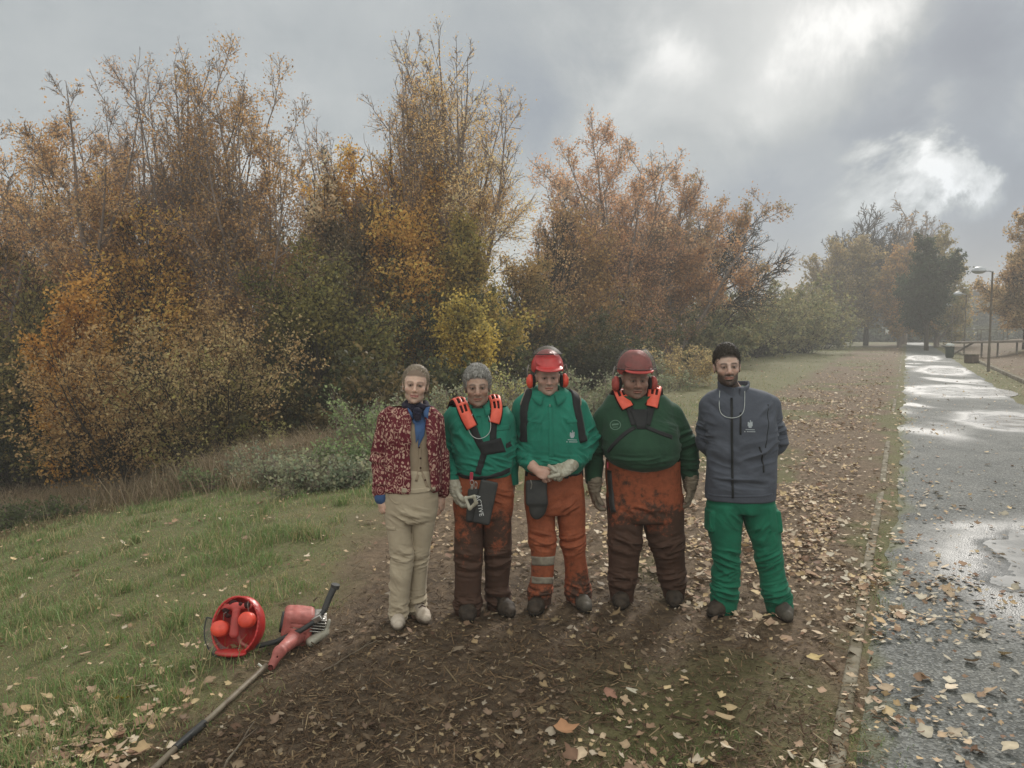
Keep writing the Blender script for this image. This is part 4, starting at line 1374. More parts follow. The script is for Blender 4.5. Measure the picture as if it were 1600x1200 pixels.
# ---- hand: palm with four jointed fingers and a thumb
def hand(s, wrist, A, n, x, sc=1.0, curl=(25, 35, 25), g=0.0, thumb=35, spread=1.0, k=.005, thumb_c=20, fcurl=None):
    """A: unit vector wrist->knuckles, n: palm normal (side fingers close to), x: towards the thumb"""
    A = np.array(A, dtype=float); A /= np.linalg.norm(A)
    n = np.array(n, dtype=float); n -= A * (n @ A); n /= np.linalg.norm(n)
    x = np.cross(A, n) * np.sign(np.cross(A, n) @ np.array(x, dtype=float) or 1)
    w = np.array(wrist, dtype=float)
    M = np.stack([x, A, n], 1)
    pc = w + A * .052 * sc
    s.ell(pc, ((.042 + g) * sc, (.054 + g) * sc, (.017 + g) * sc), M, k=.012)
    s.ell(w + A * .03 * sc + x * .022 * sc + n * .008 * sc, (.018 * sc + g, .030 * sc + g, .014 * sc + g), M, k=.01)
    s.cone(w - A * .03 * sc, w + A * .03 * sc, .027 * sc + g, .028 * sc + g, .015, f=(1, 1, 1))
    Ls = [(.044, .026, .021), (.049, .030, .022), (.045, .028, .022), (.036, .021, .019)]
    for i in range(4):
        off = (1.5 - i) * .0195
        p = w + A * (.088 - abs(i - 1.2) * .004) * sc + x * off * sc
        ang = 0.0
        yaw = (1.5 - i) * 4.0 * spread
        d0 = A * math.cos(R(yaw)) + x * math.sin(R(yaw))
        cc = curl if fcurl is None else fcurl[i]
        r = .0093 - .0006 * (i == 3)
        prev = w + A * .065 * sc + x * off * sc
        s.cone(prev, p, (.0105) * sc + g, r * sc + g, k * .8)
        for j in range(3):
            ang += cc[j] * (1 + .08 * (i - 1))
            d = d0 * math.cos(R(ang)) + n * math.sin(R(ang))
            q = p + d * Ls[i][j] * sc
            s.cone(p, q, (r - .0006 * j) * sc + g * .8, (r - .0006 * (j + 1)) * sc + g * .8, k * .6)
            p = q
    # thumb leaves the side of the palm near its base
    p = w + A * .026 * sc + x * .030 * sc + n * .004 * sc
    d = A * math.cos(R(thumb)) + x * math.sin(R(thumb)) + n * .25
    d /= np.linalg.norm(d)
    q = p + d * .042 * sc
    s.cone(p, q, .0135 * sc + g, .0110 * sc + g, k)
    d2 = d * math.cos(R(thumb_c)) + (A * .75 + n * .6) * math.sin(R(thumb_c))
    d2 /= np.linalg.norm(d2)
    q2 = q + d2 * .030 * sc
    s.cone(q, q2, .0108 * sc + g, .0098 * sc + g, k * .6)
    d3 = d2 * math.cos(R(thumb_c)) + (A * .4 + n) * math.sin(R(thumb_c))
    q3 = q2 + d3 / np.linalg.norm(d3) * .022 * sc
    s.cone(q2, q3, .0098 * sc + g, .0078 * sc + g, k * .6)

def head_sdf(s, H, M, sc=1.0, jaw=1.0, cheek=1.0, nose=1.0, female=False, wide=1.0, smile=0.0):
    """head centre H, M columns = (image right, forward, up)"""
    def T(x, f, z):
        return H + M @ (np.array((x * wide, f, z)) * sc)
    E = lambda x, f, z, rx, rf, rz, k=.012, op='add': s.ell(T(x, f, z), np.array((rx * wide, rf, rz)) * sc, M, k * sc, op)
    E(0, -.015, .035, .074, .093, .084, .02)
    E(0, .028, .01, .064, .066, .088, .03)
    E(0, .022, -.045, .056 * jaw, .066, .062, .025)
    E(0, .045, -.085, .038 * jaw, .040, .030, .025)
    E(0, .078, -.100, .016 * jaw, .014, .014, .018)
    for q in (-1, 1):
        E(q * .040 * jaw, .010, -.072, .020, .034, .022, .02)
        E(q * .040, .062, -.026, .022 * cheek, .022, .020 * cheek, .018)
        E(q * .030, .100, .004, .019, .014, .0125, .012, 'sub')
        E(q * .030, .0795, .003, .0135, .0135, .0125, .003)
        E(q * .030, .0865, .0075, .015, .008, .0034, .004)     # upper lid
        E(q * .030, .0830, -.005, .014, .008, .0030, .004)     # lower lid
        E(q * .076, -.008, -.008, .007, .018, .030, .006)
        E(q * .080, -.012, .008, .006, .016, .016, .006)
    s.cone(T(-.044, .074, .022), T(-.012, .094, .020), .0085 * sc, .0085 * sc, .012)
    s.cone(T(.044, .074, .022), T(.012, .094, .020), .0085 * sc, .0085 * sc, .012)
    s.cone(T(0, .092, .012), T(0, .120, -.030), .0095 * sc * nose, .0125 * sc * nose, .010)
    for q in (-1, 1):
        E(q * .0135 * nose, .105, -.035, .0092, .011, .009, .006)
    E(0, .096, -.060, .027, .010, .0058, .006)
    E(0, .094, -.0715, .024, .010, .0065, .006)
    for q in (-1, 1):
        s.cone(T(0, .106, -.0655), T(q * (.027 + .004 * smile), .088, -.0650 + .007 * smile), .0026, .0022, .003, op='sub')
        s.cone(T(q * .017, .100, -.040), T(q * .031, .084, -.060), .0022, .0015, .006, op='sub')

def head_paint(V, H, M, sc, skin, o):
    """each vertex's own colour: lips, brows, eyes, stubble"""
    q = (V - H) @ M / sc
    x, f, z = np.abs(q[:, 0]), q[:, 1], q[:, 2]
    C = np.tile(np.array(skin, dtype=float), (len(V), 1))
    C *= (1 + .16 * fbm(V * 70, 3, 5) + .12 * fbm(V * 18, 2, 6))[:, None] * (1 + np.array((.0, .07, .10)) * fbm(V * 30, 2, 8)[:, None])
    def blend(w, col):
        nonlocal C
        w = np.clip(w, 0, 1)[:, None]
        C = C * (1 - w) + np.array(col) * w
    hd = (np.abs(q[:, 0]) < .11) & (np.abs(f) < .14) & (np.abs(z) < .16)
    red = np.array(skin) * np.array((1.12, .80, .74))
    blend(.35 * hd * np.exp(-(((x - .040) / .022) ** 2 + ((z + .030) / .022) ** 2)) * (f > .03), red)
    blend(.4 * hd * np.exp(-((x / .014) ** 2 + ((z + .032) / .014) ** 2)) * (f > .09), red)
    blend(hd * .85 * sstep(.031, .024, x) * np.exp(-((z + .0655 - 3.0 * o.get('smile', 0) * x * x) / .0080) ** 4) * (f > .078), o.get('lip', np.array(skin) * np.array((.95, .55, .50))))
    blend(hd * .75 * sstep(.030, .024, x) * np.exp(-((z + .0655 - 4.0 * o.get('smile', 0) * x * x) / .0022) ** 2) * (f > .078), (.09, .03, .025))
    blend(hd * .62 * (f > .05) * np.exp(-(((x - .030) / .021) ** 2 + ((z - .004) / .013) ** 2) ** 2), np.array(skin) * (.42, .36, .36))  # eye-socket shade painted into the skin colour
    # eye: dark lash line, white, iris
    ex, ez = (x - .030) / .0145, (z - .001) / .0058
    r2 = ex ** 2 + ez ** 2
    blend(hd * (f > .07) * sstep(1.9, .9, r2) * .75, np.array(skin) * .45)
    blend(hd * (f > .07) * sstep(.95, .7, r2) * .7, (.30, .25, .22))
    blend(hd * (f > .07) * sstep(.0070, .0050, np.sqrt((x - .030) ** 2 + (z - .001) ** 2)), (.035, .022, .015))
    bz = z - (.020 + .004 * np.cos((x - .030) / .02 * 1.3))
    blend(hd * (f > .05) * np.exp(-(bz / .0052) ** 2) * sstep(.054, .044, x) * sstep(.008, .014, x) * o.get('brow_a', .8), o.get('brow', (.05, .035, .025)))
    # shade painted into creases beside the nose, under the eyes and in cheek hollows
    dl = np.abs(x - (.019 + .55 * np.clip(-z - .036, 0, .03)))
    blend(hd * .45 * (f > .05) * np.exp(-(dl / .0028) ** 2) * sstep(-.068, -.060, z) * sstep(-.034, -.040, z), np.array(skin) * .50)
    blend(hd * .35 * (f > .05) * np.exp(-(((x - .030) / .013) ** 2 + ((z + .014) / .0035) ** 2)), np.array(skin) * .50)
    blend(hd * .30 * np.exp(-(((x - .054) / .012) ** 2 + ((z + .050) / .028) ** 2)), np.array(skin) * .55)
    if 'beard' in o:
        j = sstep(-.020, -.055, z + .35 * (.06 - x) * 0 - .45 * (x - .055)) * (f > -.03) * hd
        j = j * (1 - np.exp(-((x / .030) ** 2 + ((z + .066) / .010) ** 2) ** 2)) * (1 - .9 * np.exp(-(((x - .035) / .014) ** 2 + ((z + .030) / .016) ** 2)))
        mu = np.exp(-((z + .049) / .0075) ** 2) * sstep(.034, .024, x) * (f > .07) * hd
        tex = .75 + .35 * fbm(V * 150, 2, 9)
        blend(np.clip(np.maximum(j, mu) * (tex + .25), 0, 1) * o.get('beard_a', .8), o['beard'])
    if 'scalp' in o:
        # hair line: above the brow and behind the temples
        sh = sstep(.055, .068, z + .55 * np.maximum(-f + .02, 0) + .10 * x) + sstep(-.005, -.03, f) * sstep(-.02, .0, z)
        blend(hd * sh * .9, o['scalp'])
    return np.clip(C, .005, 1)

M_SKIN = None
def skin_mat():
    global M_SKIN
    if M_SKIN is None:
        m, N, b = material('skin', (.4, .25, .18), .55, .35)
        at_ = N.n('ShaderNodeAttribute', attribute_name='Col')
        N.t.links.new(at_.outputs['Color'], b.inputs['Base Color'])
        b.inputs['Subsurface Weight'].default_value = .12
        b.inputs['Subsurface Radius'].default_value = (.012, .004, .002)
        b.inputs['Subsurface Scale'].default_value = .6
        t = N.n('ShaderNodeTexCoord').outputs['Object']
        bp = N.n('ShaderNodeBump', ins={'Strength': .25, 'Distance': .001, 'Height': N.noise(t, 260, 3, .6).outputs['Fac']})
        N.t.links.new(bp.outputs[0], b.inputs['Normal'])
        M_SKIN = m
    return M_SKIN
# ------------------------------------------------------------------ cloth
def cloth(name, c1, c2=None, scale=7, rough=.85, bump=.35, sheen=.05, lo=.35, hi=.7):
    c2 = c2 or tuple(v * .72 for v in c1)
    m, N, b = material(name, c1, rough, .2)
    t = N.n('ShaderNodeTexCoord').outputs['Object']
    f = N.ramp(N.noise(t, scale, 5, .6, .3).outputs['Fac'], [(lo, (0, 0, 0)), (hi, (1, 1, 1))])
    N.t.links.new(N.mix(f, c1, c2), b.inputs['Base Color'])
    b.inputs['Sheen Weight'].default_value = sheen
    wv = N.noise(t, 420, 2, .5).outputs['Fac']
    w2 = N.noise(t, 38, 4, .6, .5).outputs['Fac']
    h = N.math('ADD', N.math('MULTIPLY', wv, .25), w2)
    bp = N.n('ShaderNodeBump', ins={'Strength': bump, 'Distance': .006, 'Height': h})
    N.t.links.new(bp.outputs[0], b.inputs['Normal'])
    return m

def chaps(name, zs, clean=(.30, .084, .038), dirt=(.040, .024, .018), amt=0.0, seed=0.0):
    """orange work trousers, stained brown from mid-thigh down; zs: height where the stain begins"""
    m, N, b = material(name, clean, .8, .25)
    t = N.n('ShaderNodeTexCoord').outputs['Object']
    sp = N.n('ShaderNodeSeparateXYZ', ins={0: t})
    tt = N.vmath('ADD', t, (seed, seed * .7, seed * .3)).outputs[0]
    n1 = N.noise(tt, 5.0, 5, .65, .4).outputs['Fac']
    n2 = N.noise(tt, 26, 5, .7, .3).outputs['Fac']
    h = N.math('MULTIPLY', N.math('SUBTRACT', zs, sp.outputs[2]), 2.4)
    v = N.math('ADD', N.math('ADD', h, N.math('MULTIPLY', N.math('SUBTRACT', n1, .5), 2.6)), N.math('MULTIPLY', N.math('SUBTRACT', n2, .5), 2.2))
    f = N.ramp(N.math('ADD', v, amt), [(.25, (0, 0, 0)), (.75, (1, 1, 1))])
    base = N.mix(N.ramp(n2, [(.3, (0, 0, 0)), (.7, (1, 1, 1))]), clean, tuple(q * .62 for q in clean))
    mid = N.mix(n2, (.085, .042, .026), dirt)
    N.t.links.new(N.mix(f, base, mid), b.inputs['Base Color'])
    w2 = N.noise(t, 30, 4, .6, .5).outputs['Fac']
    bp = N.n('ShaderNodeBump', ins={'Strength': .35, 'Distance': .008, 'Height': w2})
    N.t.links.new(bp.outputs[0], b.inputs['Normal'])
    return m

def paisley():
    m, N, b = material('paisley_quilt', (.12, .02, .03), .85, .2)
    t = N.n('ShaderNodeTexCoord').outputs['Object']
    sc_ = N.vmath('MULTIPLY', t, (1.0, .8, .72)).outputs[0]
    wp = N.noise(t, 16, 2, .5)
    tw = N.vmath('ADD', sc_, N.vmath('SCALE', N.vmath('SUBTRACT', wp.outputs['Color'], (.5, .5, .5)).outputs[0], scale=.035).outputs[0]).outputs[0]
    v1 = N.n('ShaderNodeTexVoronoi', ins={'Vector': tw, 'Scale': 15.0, 'Randomness': .8})
    rings = N.math('FRACT', N.math('MULTIPLY', v1.outputs['Distance'], 5.2))
    ringm = N.ramp(rings, [(.0, (0, 0, 0)), (.28, (0, 0, 0)), (.34, (1, 1, 1)), (.52, (1, 1, 1)), (.58, (0, 0, 0))])
    v2 = N.n('ShaderNodeTexVoronoi', ins={'Vector': tw, 'Scale': 58.0, 'Randomness': .9})
    pet = N.ramp(v2.outputs['Distance'], [(.34, (1, 1, 1)), (.44, (0, 0, 0))])
    pick = N.ramp(v2.outputs['Color'], [(.30, (0, 0, 0)), (.36, (1, 1, 1))])
    msk = N.math('MAXIMUM', N.math('MULTIPLY', ringm, N.ramp(N.noise(t, 11, 2, .5).outputs['Fac'], [(.42, (0, 0, 0)), (.56, (.8, .8, .8))])), N.math('MULTIPLY', pet, pick))
    tone = N.mix(v2.outputs['Color'], (.42, .22, .17), (.50, .34, .26))
    base = N.mix(N.noise(t, 20, 3, .6).outputs['Fac'], (.085, .010, .018), (.15, .022, .032))
    N.t.links.new(N.mix(msk, base, tone), b.inputs['Base Color'])
    bp = N.n('ShaderNodeBump', ins={'Strength': .5, 'Distance': .006, 'Height': N.math('ADD', msk, N.noise(t, 60, 3, .6).outputs['Fac'])})
    N.t.links.new(bp.outputs[0], b.inputs['Normal'])
    return m

M_GREEN = cloth('green_workwear', (.022, .190, .128), (.013, .125, .084))
M_GREEN2 = cloth('green_trouser_cloth', (.013, .140, .078), (.008, .092, .052))
M_DKGREEN = cloth('dark_green_knit', (.024, .066, .036), (.016, .045, .026), bump=.4, sheen=.08)
M_GREY = cloth('grey_softshell', (.088, .096, .118), (.066, .072, .090), sheen=.05)
M_BEIGE = cloth('beige_cotton', (.40, .335, .24), (.33, .27, .19))
M_VEST = cloth('beige_knit', (.30, .235, .165), (.22, .165, .11), bump=.5)
M_DENIM = cloth('blue_denim', (.055, .11, .235), (.035, .07, .16))
M_NAVY = cloth('navy_scarf', (.018, .018, .035), (.03, .02, .03))
M_BLACK = cloth('black_webbing', (.016, .017, .018), (.028, .028, .028), rough=.75)
M_PLASTIC = worn('black_plastic', (.020, .021, .021), (.045, .043, .040), 14, .45, .4, .2, 60, r2=.7)
M_CORAL = worn('coral_plastic', (.80, .125, .07), (.66, .095, .055), 20, .42, .45, .1, 80, r2=.6)
M_HOLE = worn('dark_foam', (.03, .012, .012), (.05, .018, .016), 30, .9, .1)
M_GLOVE = worn('glove_leather', (.46, .44, .36), (.27, .24, .18), 22, .85, .2, .4, 160)
M_GLOVE_D = worn('dirty_glove_leather', (.26, .215, .16), (.11, .085, .06), 18, .85, .2, .4, 160)
M_BOOT = worn('muddy_boot', (.026, .020, .015), (.060, .043, .030), 16, .75, .3, .5, 90)
M_BOOT2 = worn('dusty_grey_boot', (.050, .043, .035), (.095, .080, .060), 14, .7, .3, .4, 90)
M_SOLE = worn('boot_sole', (.018, .016, .014), (.05, .038, .027), 20, .85, .2)
M_SHOE = worn('beige_shoe', (.50, .43, .35), (.34, .28, .22), 18, .7, .3, .3, 120)
M_SHOESOLE = worn('pale_shoe_sole', (.28, .24, .19), (.16, .12, .09), 16, .8, .2)
M_REDH = worn('red_helmet_shell', (.50, .028, .026), (.34, .026, .022), 12, .28, .5, .05, 40, r2=.45)
M_REDD = worn('dull_red_helmet_shell', (.46, .055, .048), (.30, .050, .042), 10, .5, .4, .1, 40, r2=.75)
M_MUFF = worn('orange_red_ear_cup', (.78, .085, .045), (.60, .06, .035), 16, .35, .5, r2=.5)
M_MUFFD = worn('dull_red_ear_cup', (.42, .07, .055), (.25, .05, .04), 16, .5, .4, r2=.7)
M_STEEL = worn('worn_steel', (.42, .41, .39), (.25, .23, .2), 30, .35, .5, metal=.9)
M_REFL = cloth('reflective_band', (.26, .23, .18), (.15, .12, .09), 22)
M_THREAD = cloth('pale_embroidery', (.42, .45, .46), (.33, .36, .38))
M_CORD = worn('pale_cord', (.52, .54, .52), (.4, .42, .4), 30, .6)
M_WHITE = worn('white_print', (.72, .72, .70), (.6, .6, .58), 30, .6)
M_MAROON = worn('pink_red_tab', (.42, .035, .07), (.3, .03, .05), 20, .6)
def hair_mat(name, c1, c2):
    m, N, b = material(name, c1, .55, .35)
    t = N.n('ShaderNodeTexCoord').outputs['Object']
    st = N.vmath('MULTIPLY', t, (1, .35, .5)).outputs[0]
    f = N.ramp(N.noise(st, 130, 4, .65, .6).outputs['Fac'], [(.35, (0, 0, 0)), (.65, (1, 1, 1))])
    N.t.links.new(N.mix(f, c1, c2), b.inputs['Base Color'])
    bp = N.n('ShaderNodeBump', ins={'Strength': .8, 'Distance': .004, 'Height': f})
    N.t.links.new(bp.outputs[0], b.inputs['Normal'])
    return m
M_BLOND = hair_mat('dark_blond_hair', (.36, .29, .21), (.17, .13, .095))
M_GREYHAIR = hair_mat('grey_curls', (.40, .38, .35), (.17, .16, .145))
M_DARKHAIR = hair_mat('dark_hair', (.030, .023, .018), (.080, .062, .048))
def screen_mat():
    m = bpy.data.materials.new('visor_mesh_screen')
    m.use_nodes = True
    N = NT(m.node_tree)
    N.t.nodes.clear()
    t = N.n('ShaderNodeTexCoord').outputs['Object']
    f = N.math('ADD', .32, N.math('MULTIPLY', N.noise(t, 14, 4, .6).outputs['Fac'], .30))
    d = N.n('ShaderNodeBsdfPrincipled', ins={'Base Color': (.13, .105, .095, 1), 'Roughness': .6})
    tr = N.n('ShaderNodeBsdfTransparent')
    mm = N.n('ShaderNodeMixShader', ins={0: f, 1: tr.outputs[0], 2: d.outputs[0]})
    N.n('ShaderNodeOutputMaterial', ins={0: mm.outputs[0]})
    return m
M_SCREEN = screen_mat()

# ------------------------------------------------------------------ figure scaffolding
from mathutils.bvhtree import BVHTree

class Fig:
    def __init__(s, label, cx, Y, h=.0045):
        s.Y, s.h = Y, h
        g = P(cx, 960, Y)
        s.base = np.array((g[0], Y, zg(g[0], Y)))
        s.root = empty('person', s.base, label, 'person')
        s.surf = []
        s.mpp = Y / 1200.0
    def p(s, px, py, dy=0.0):
        return P(px, py, s.Y + dy)
    def sec(s, rows):
        """(row, x left, x right, half depth, depth shift) -> loft sections"""
        out = []
        for r in rows:
            py, xl, xr, b = r[:4]
            dy = r[4] if len(r) > 4 else 0
            c = s.p((xl + xr) / 2, py, dy)
            out.append((c[2], c[0], c[1], (xr - xl) / 2 * (s.Y + dy) / 1200, b))
        return out
    def part(s, name, sdf, mat, folds=(), base=.0015, scale=9, seed=1, surf=True, parent=None, color=None, stretch=(1, 1, .6), wr=True):
        V, Q = sdf.mesh()
        if wr:
            V = wrinkle(V, vnormals(V, Q), folds, base, scale, seed, stretch)
        C = color(V) if color else None
        o = make_mesh(name, V - s.base, Q, mat, s.root if parent is None else parent, True, C)
        if surf:
            s.surf.append((V, Q))
        return o
    def bvh(s):
        vs, fs, off = [], [], 0
        for V, Q in s.surf:
            vs.append(V); fs.append(Q + off); off += len(V)
        V = np.concatenate(vs); Q = np.concatenate(fs)
        s.tree = BVHTree.FromPolygons([tuple(v) for v in V], [tuple(int(i) for i in q) for q in Q])
        return s.tree
    def hit(s, px, py):
        o = Vector((0, 0, CAM_H)); d = dirpx(px, py)
        r = s.tree.ray_cast(o, d, 20)
        if r[0] is None:
            q = s.p(px, py)
            r = s.tree.find_nearest(Vector(q))
        n = np.array(r[1])
        if n @ np.array(d) > 0: n = -n
        return np.array(r[0]), n
    def near(s, q):
        r = s.tree.find_nearest(Vector(q))
        n = np.array(r[1])
        if (np.array(q) - np.array(r[0])) @ n < -.02: n = n
        return np.array(r[0]), n
    def strap(s, name, pts, width, thick, mat, n=24, parent=None, lift=0.0, taper=None, closed=False, samples=5, obj=True):
        """a band laid over the clothes; pts are places (px,py) or world points, smoothly joined"""
        W_ = []
        for q in pts:
            if len(q) == 2:
                l, nn = s.hit(*q)
            else:
                l, nn = s.near(q)
            W_.append(l)
        W_ = np.array(W_)
        seg = np.linalg.norm(np.diff(W_, axis=0), axis=1)
        t = np.concatenate([[0], np.cumsum(seg)]); t /= t[-1]
        tt = np.linspace(0, 1, n)
        C = np.stack([np.interp(tt, t, W_[:, i]) for i in range(3)], 1)
        for _ in range(3):
            C[1:-1] = (C[:-2] + C[1:-1] * 2 + C[2:]) / 4
        V, Q = [], []
        T_ = np.gradient(C, axis=0)
        rows = samples + 2
        lastn = None
        for k in range(n):
            l, nn = s.near(C[k])
            if nn @ (l - np.array((s.base[0], s.Y + .02, l[2]))) < 0: nn = -nn
            tk = T_[k] / (np.linalg.norm(T_[k]) + 1e-9)
            w = np.cross(tk, nn); w /= (np.linalg.norm(w) + 1e-9)
            ww = width * (taper(tt[k]) if taper else 1)
            row = []
            for j in range(samples):
                f = (j / (samples - 1) - .5)
                l2, n2 = s.near(l + w * ww * f + nn * .004)
                row.append(l2 + nn * (thick + lift))
            e0 = row[0] - nn * (thick + .004); e1 = row[-1] - nn * (thick + .004)
            V += [e0] + row + [e1]
        for k in range(n - 1):
            for j in range(rows - 1):
                a = k * rows + j
                Q.append((a, a + 1, a + rows + 1, a + rows))
        V = np.array(V)
        T3 = []
        for k0 in (0, n - 1):
            a = k0 * rows
            for j in range(1, rows - 1):
                T3.append((a, a + j, a + j + 1))
        V2 = V - s.base
        if not obj:
            return V2, [np.array(Q), np.array(T3)]
        return make_mesh(name, V2, [np.array(Q), np.array(T3)], mat, s.root if parent is None else parent, True)
    def patch(s, name, quad, thick, mat, nu=10, nv=10, lift=0.0, parent=None, obj=True, wob=0.0):
        """a panel seen at the four photograph corners (tl,tr,br,bl), laid on the clothes"""
        tl, tr, br, bl = [np.array(q, dtype=float) for q in quad]
        V = np.zeros((nv, nu, 3))
        for j in range(nv):
            for i in range(nu):
                u, v = i / (nu - 1), j / (nv - 1)
                q = (tl * (1 - u) + tr * u) * (1 - v) + (bl * (1 - u) + br * u) * v
                l, nn = s.hit(q[0], q[1])
                e = min(i, j, nu - 1 - i, nv - 1 - j)
                V[j, i] = l + nn * (lift + (thick if e > 0 else 0))
        idx = np.arange(nu * nv).reshape(nv, nu)
        Q = np.stack([idx[:-1, :-1], idx[1:, :-1], idx[1:, 1:], idx[:-1, 1:]], -1).reshape(-1, 4)
        V = V.reshape(-1, 3) - s.base
        if not obj:
            return V, Q
        return make_mesh(name, V, Q, mat, s.root if parent is None else parent, True)
    def wire(s, name, pts, r, mat, lift=.004, n=40, parent=None, free=False):
        W_ = []
        for q in pts:
            if len(q) == 2:
                l, nn = s.hit(*q)
                W_.append(l + nn * lift)
            else:
                W_.append(np.array(q))
        W_ = np.array(W_)
        t = np.linspace(0, 1, len(W_)); tt = np.linspace(0, 1, n)
        C = np.stack([np.interp(tt, t, W_[:, i]) for i in range(3)], 1)
        for _ in range(4):
            C[1:-1] = (C[:-2] + C[1:-1] * 2 + C[2:]) / 4
        V, F = tube(C, r, 6)
        return make_mesh(name, V - s.base, F, mat, s.root if parent is None else parent, True)

def headM(yaw=0, pitch=0, roll=0):
    B = np.array([[1, 0, 0], [0, -1, 0], [0, 0, 1.0]]).T
    return rotm('Z', yaw) @ rotm('X', pitch) @ rotm('Y', roll) @ B

def boot(F, ank, toe_px, toe_py, mat, msole, L=.27, w=.048, hgt_=.10, name='boot', sole=.022, lace=None, shaft=.052):
    """ank world point of the ankle; toe seen at a place of the photograph, on the ground"""
    t = ground_hit(toe_px, toe_py)
    z0 = zg(t[0], t[1]) + .014
    a = np.array((ank[0], ank[1], 0)); b = np.array((t[0], t[1], 0))
    d = b - a
    d = d / (np.linalg.norm(d) + 1e-9)
    c = np.array((ank[0], ank[1], z0))
    s = SDF((c[0] - .32, c[1] - .36, z0 - .02), (c[0] + .32, c[1] + .2, z0 + .26), .004)
    heel = c - d * .045; ball = c + d * (L * .45); toe = c + d * (L * .66)
    up = np.array((0, 0, 1.0))
    s.cone(heel + up * .045, ball + up * .040, w * .80, w * .98, .02, f=(1, 1, .9))
    s.cone(ball + up * .040, toe + up * .034, w * .95, w * .74, .02, f=(1, 1, .85))
    s.cone(heel + up * .05, c + up * hgt_, w * .85, shaft, .02)
    s.cone(c + d * .02 + up * .065, c + up * (hgt_ + .05), w * .9, shaft, .02)
    s.cone(c + d * .03 + up * .075, ball + up * .05, w * .62, w * .55, .02)
    s.half((0, 0, z0 + sole * .8), (0, 0, -1))
    o = F.part(name, s, mat, base=.0015, scale=30, seed=4, surf=False)
    s = SDF((c[0] - .32, c[1] - .36, z0 - .03), (c[0] + .32, c[1] + .2, z0 + .08), .004)
    s.cone(heel + up * .03, ball + up * .03, w * .88, w * 1.06, .02)
    s.cone(ball + up * .03, toe + up * .03, w * 1.04, w * .82, .02)
    s.half((0, 0, z0 + sole), (0, 0, 1)); s.half((0, 0, z0 - .008), (0, 0, -1))
    F.part('sole', s, msole, surf=False, wr=False, parent=o)
    mw = MB()
    sd0 = np.cross(d, up)
    mw.tube([c + d * L * .30 + sd0 * w * t_ + up * (.070 - .030 * t_ * t_ - .0 ) for t_ in np.linspace(-1.02, 1.02, 9)], .0035, 5)
    mw.build('toe_seam', msole, o, base=F.base)
    if lace:
        mb = MB()
        sd = np.cross(d, up)
        for k in range(4):
            cc = c + d * (.045 + .022 * k) + up * (.118 - .014 * k)
            mb.tube([cc - sd * .022 - up * .008, cc + up * .004, cc + sd * .022 - up * .008], .0028, 5)
            mb.tube([cc - sd * .022 - up * .008 + d * .011, cc + up * .004 + d * .006, cc + sd * .022 - up * .008], .0024, 5)
        mb.build('laces', lace, o, base=F.base)
    return o

def limb_inner(s, pts, rads, k=.03):
    s.chain(pts, rads, k)

def collar(F, H, neck, rad, hgt_, mat, name='collar', open_=35, tilt=.03, spread=.03, pts=None):
    """stand-and-fall shirt collar open at the front around the neck"""
    V, Q = [], []
    n = 40
    prof = [(0, -.010), (.001, hgt_), (.006, hgt_ + .004), (.018 + spread * .3, hgt_ * .55), (.026 + spread * .6, hgt_ * .05)]
    K = len(prof)
    for i in range(n):
        a = R(-90 + open_ / 2 + (360 - open_) * i / (n - 1))
        fr = max(0, math.sin(-a))
        endf = min(i, n - 1 - i) / 6.0
        pt = max(0, 1 - endf)
        for j, (dr, dz) in enumerate(prof):
            r = rad + dr
            drop = -tilt * fr * 1.6
            if j >= 3:
                dz = dz - .035 * pt * (1 if j == 4 else .4)
                r += .006 * pt
            V.append(np.array(neck) + np.array((r * math.cos(a), r * 1.0 * math.sin(a) * .98, dz + drop)))
    for i in range(n - 1):
        for j in range(K - 1):
            q = i * K + j
            Q.append((q, q + K, q + K + 1, q + 1))
    V = np.array(V) - F.base
    o = make_mesh(name, V, np.array(Q), mat, F.root, True)
    md = o.modifiers.new('thick', 'SOLIDIFY'); md.thickness = .0035; md.offset = 0
    return o

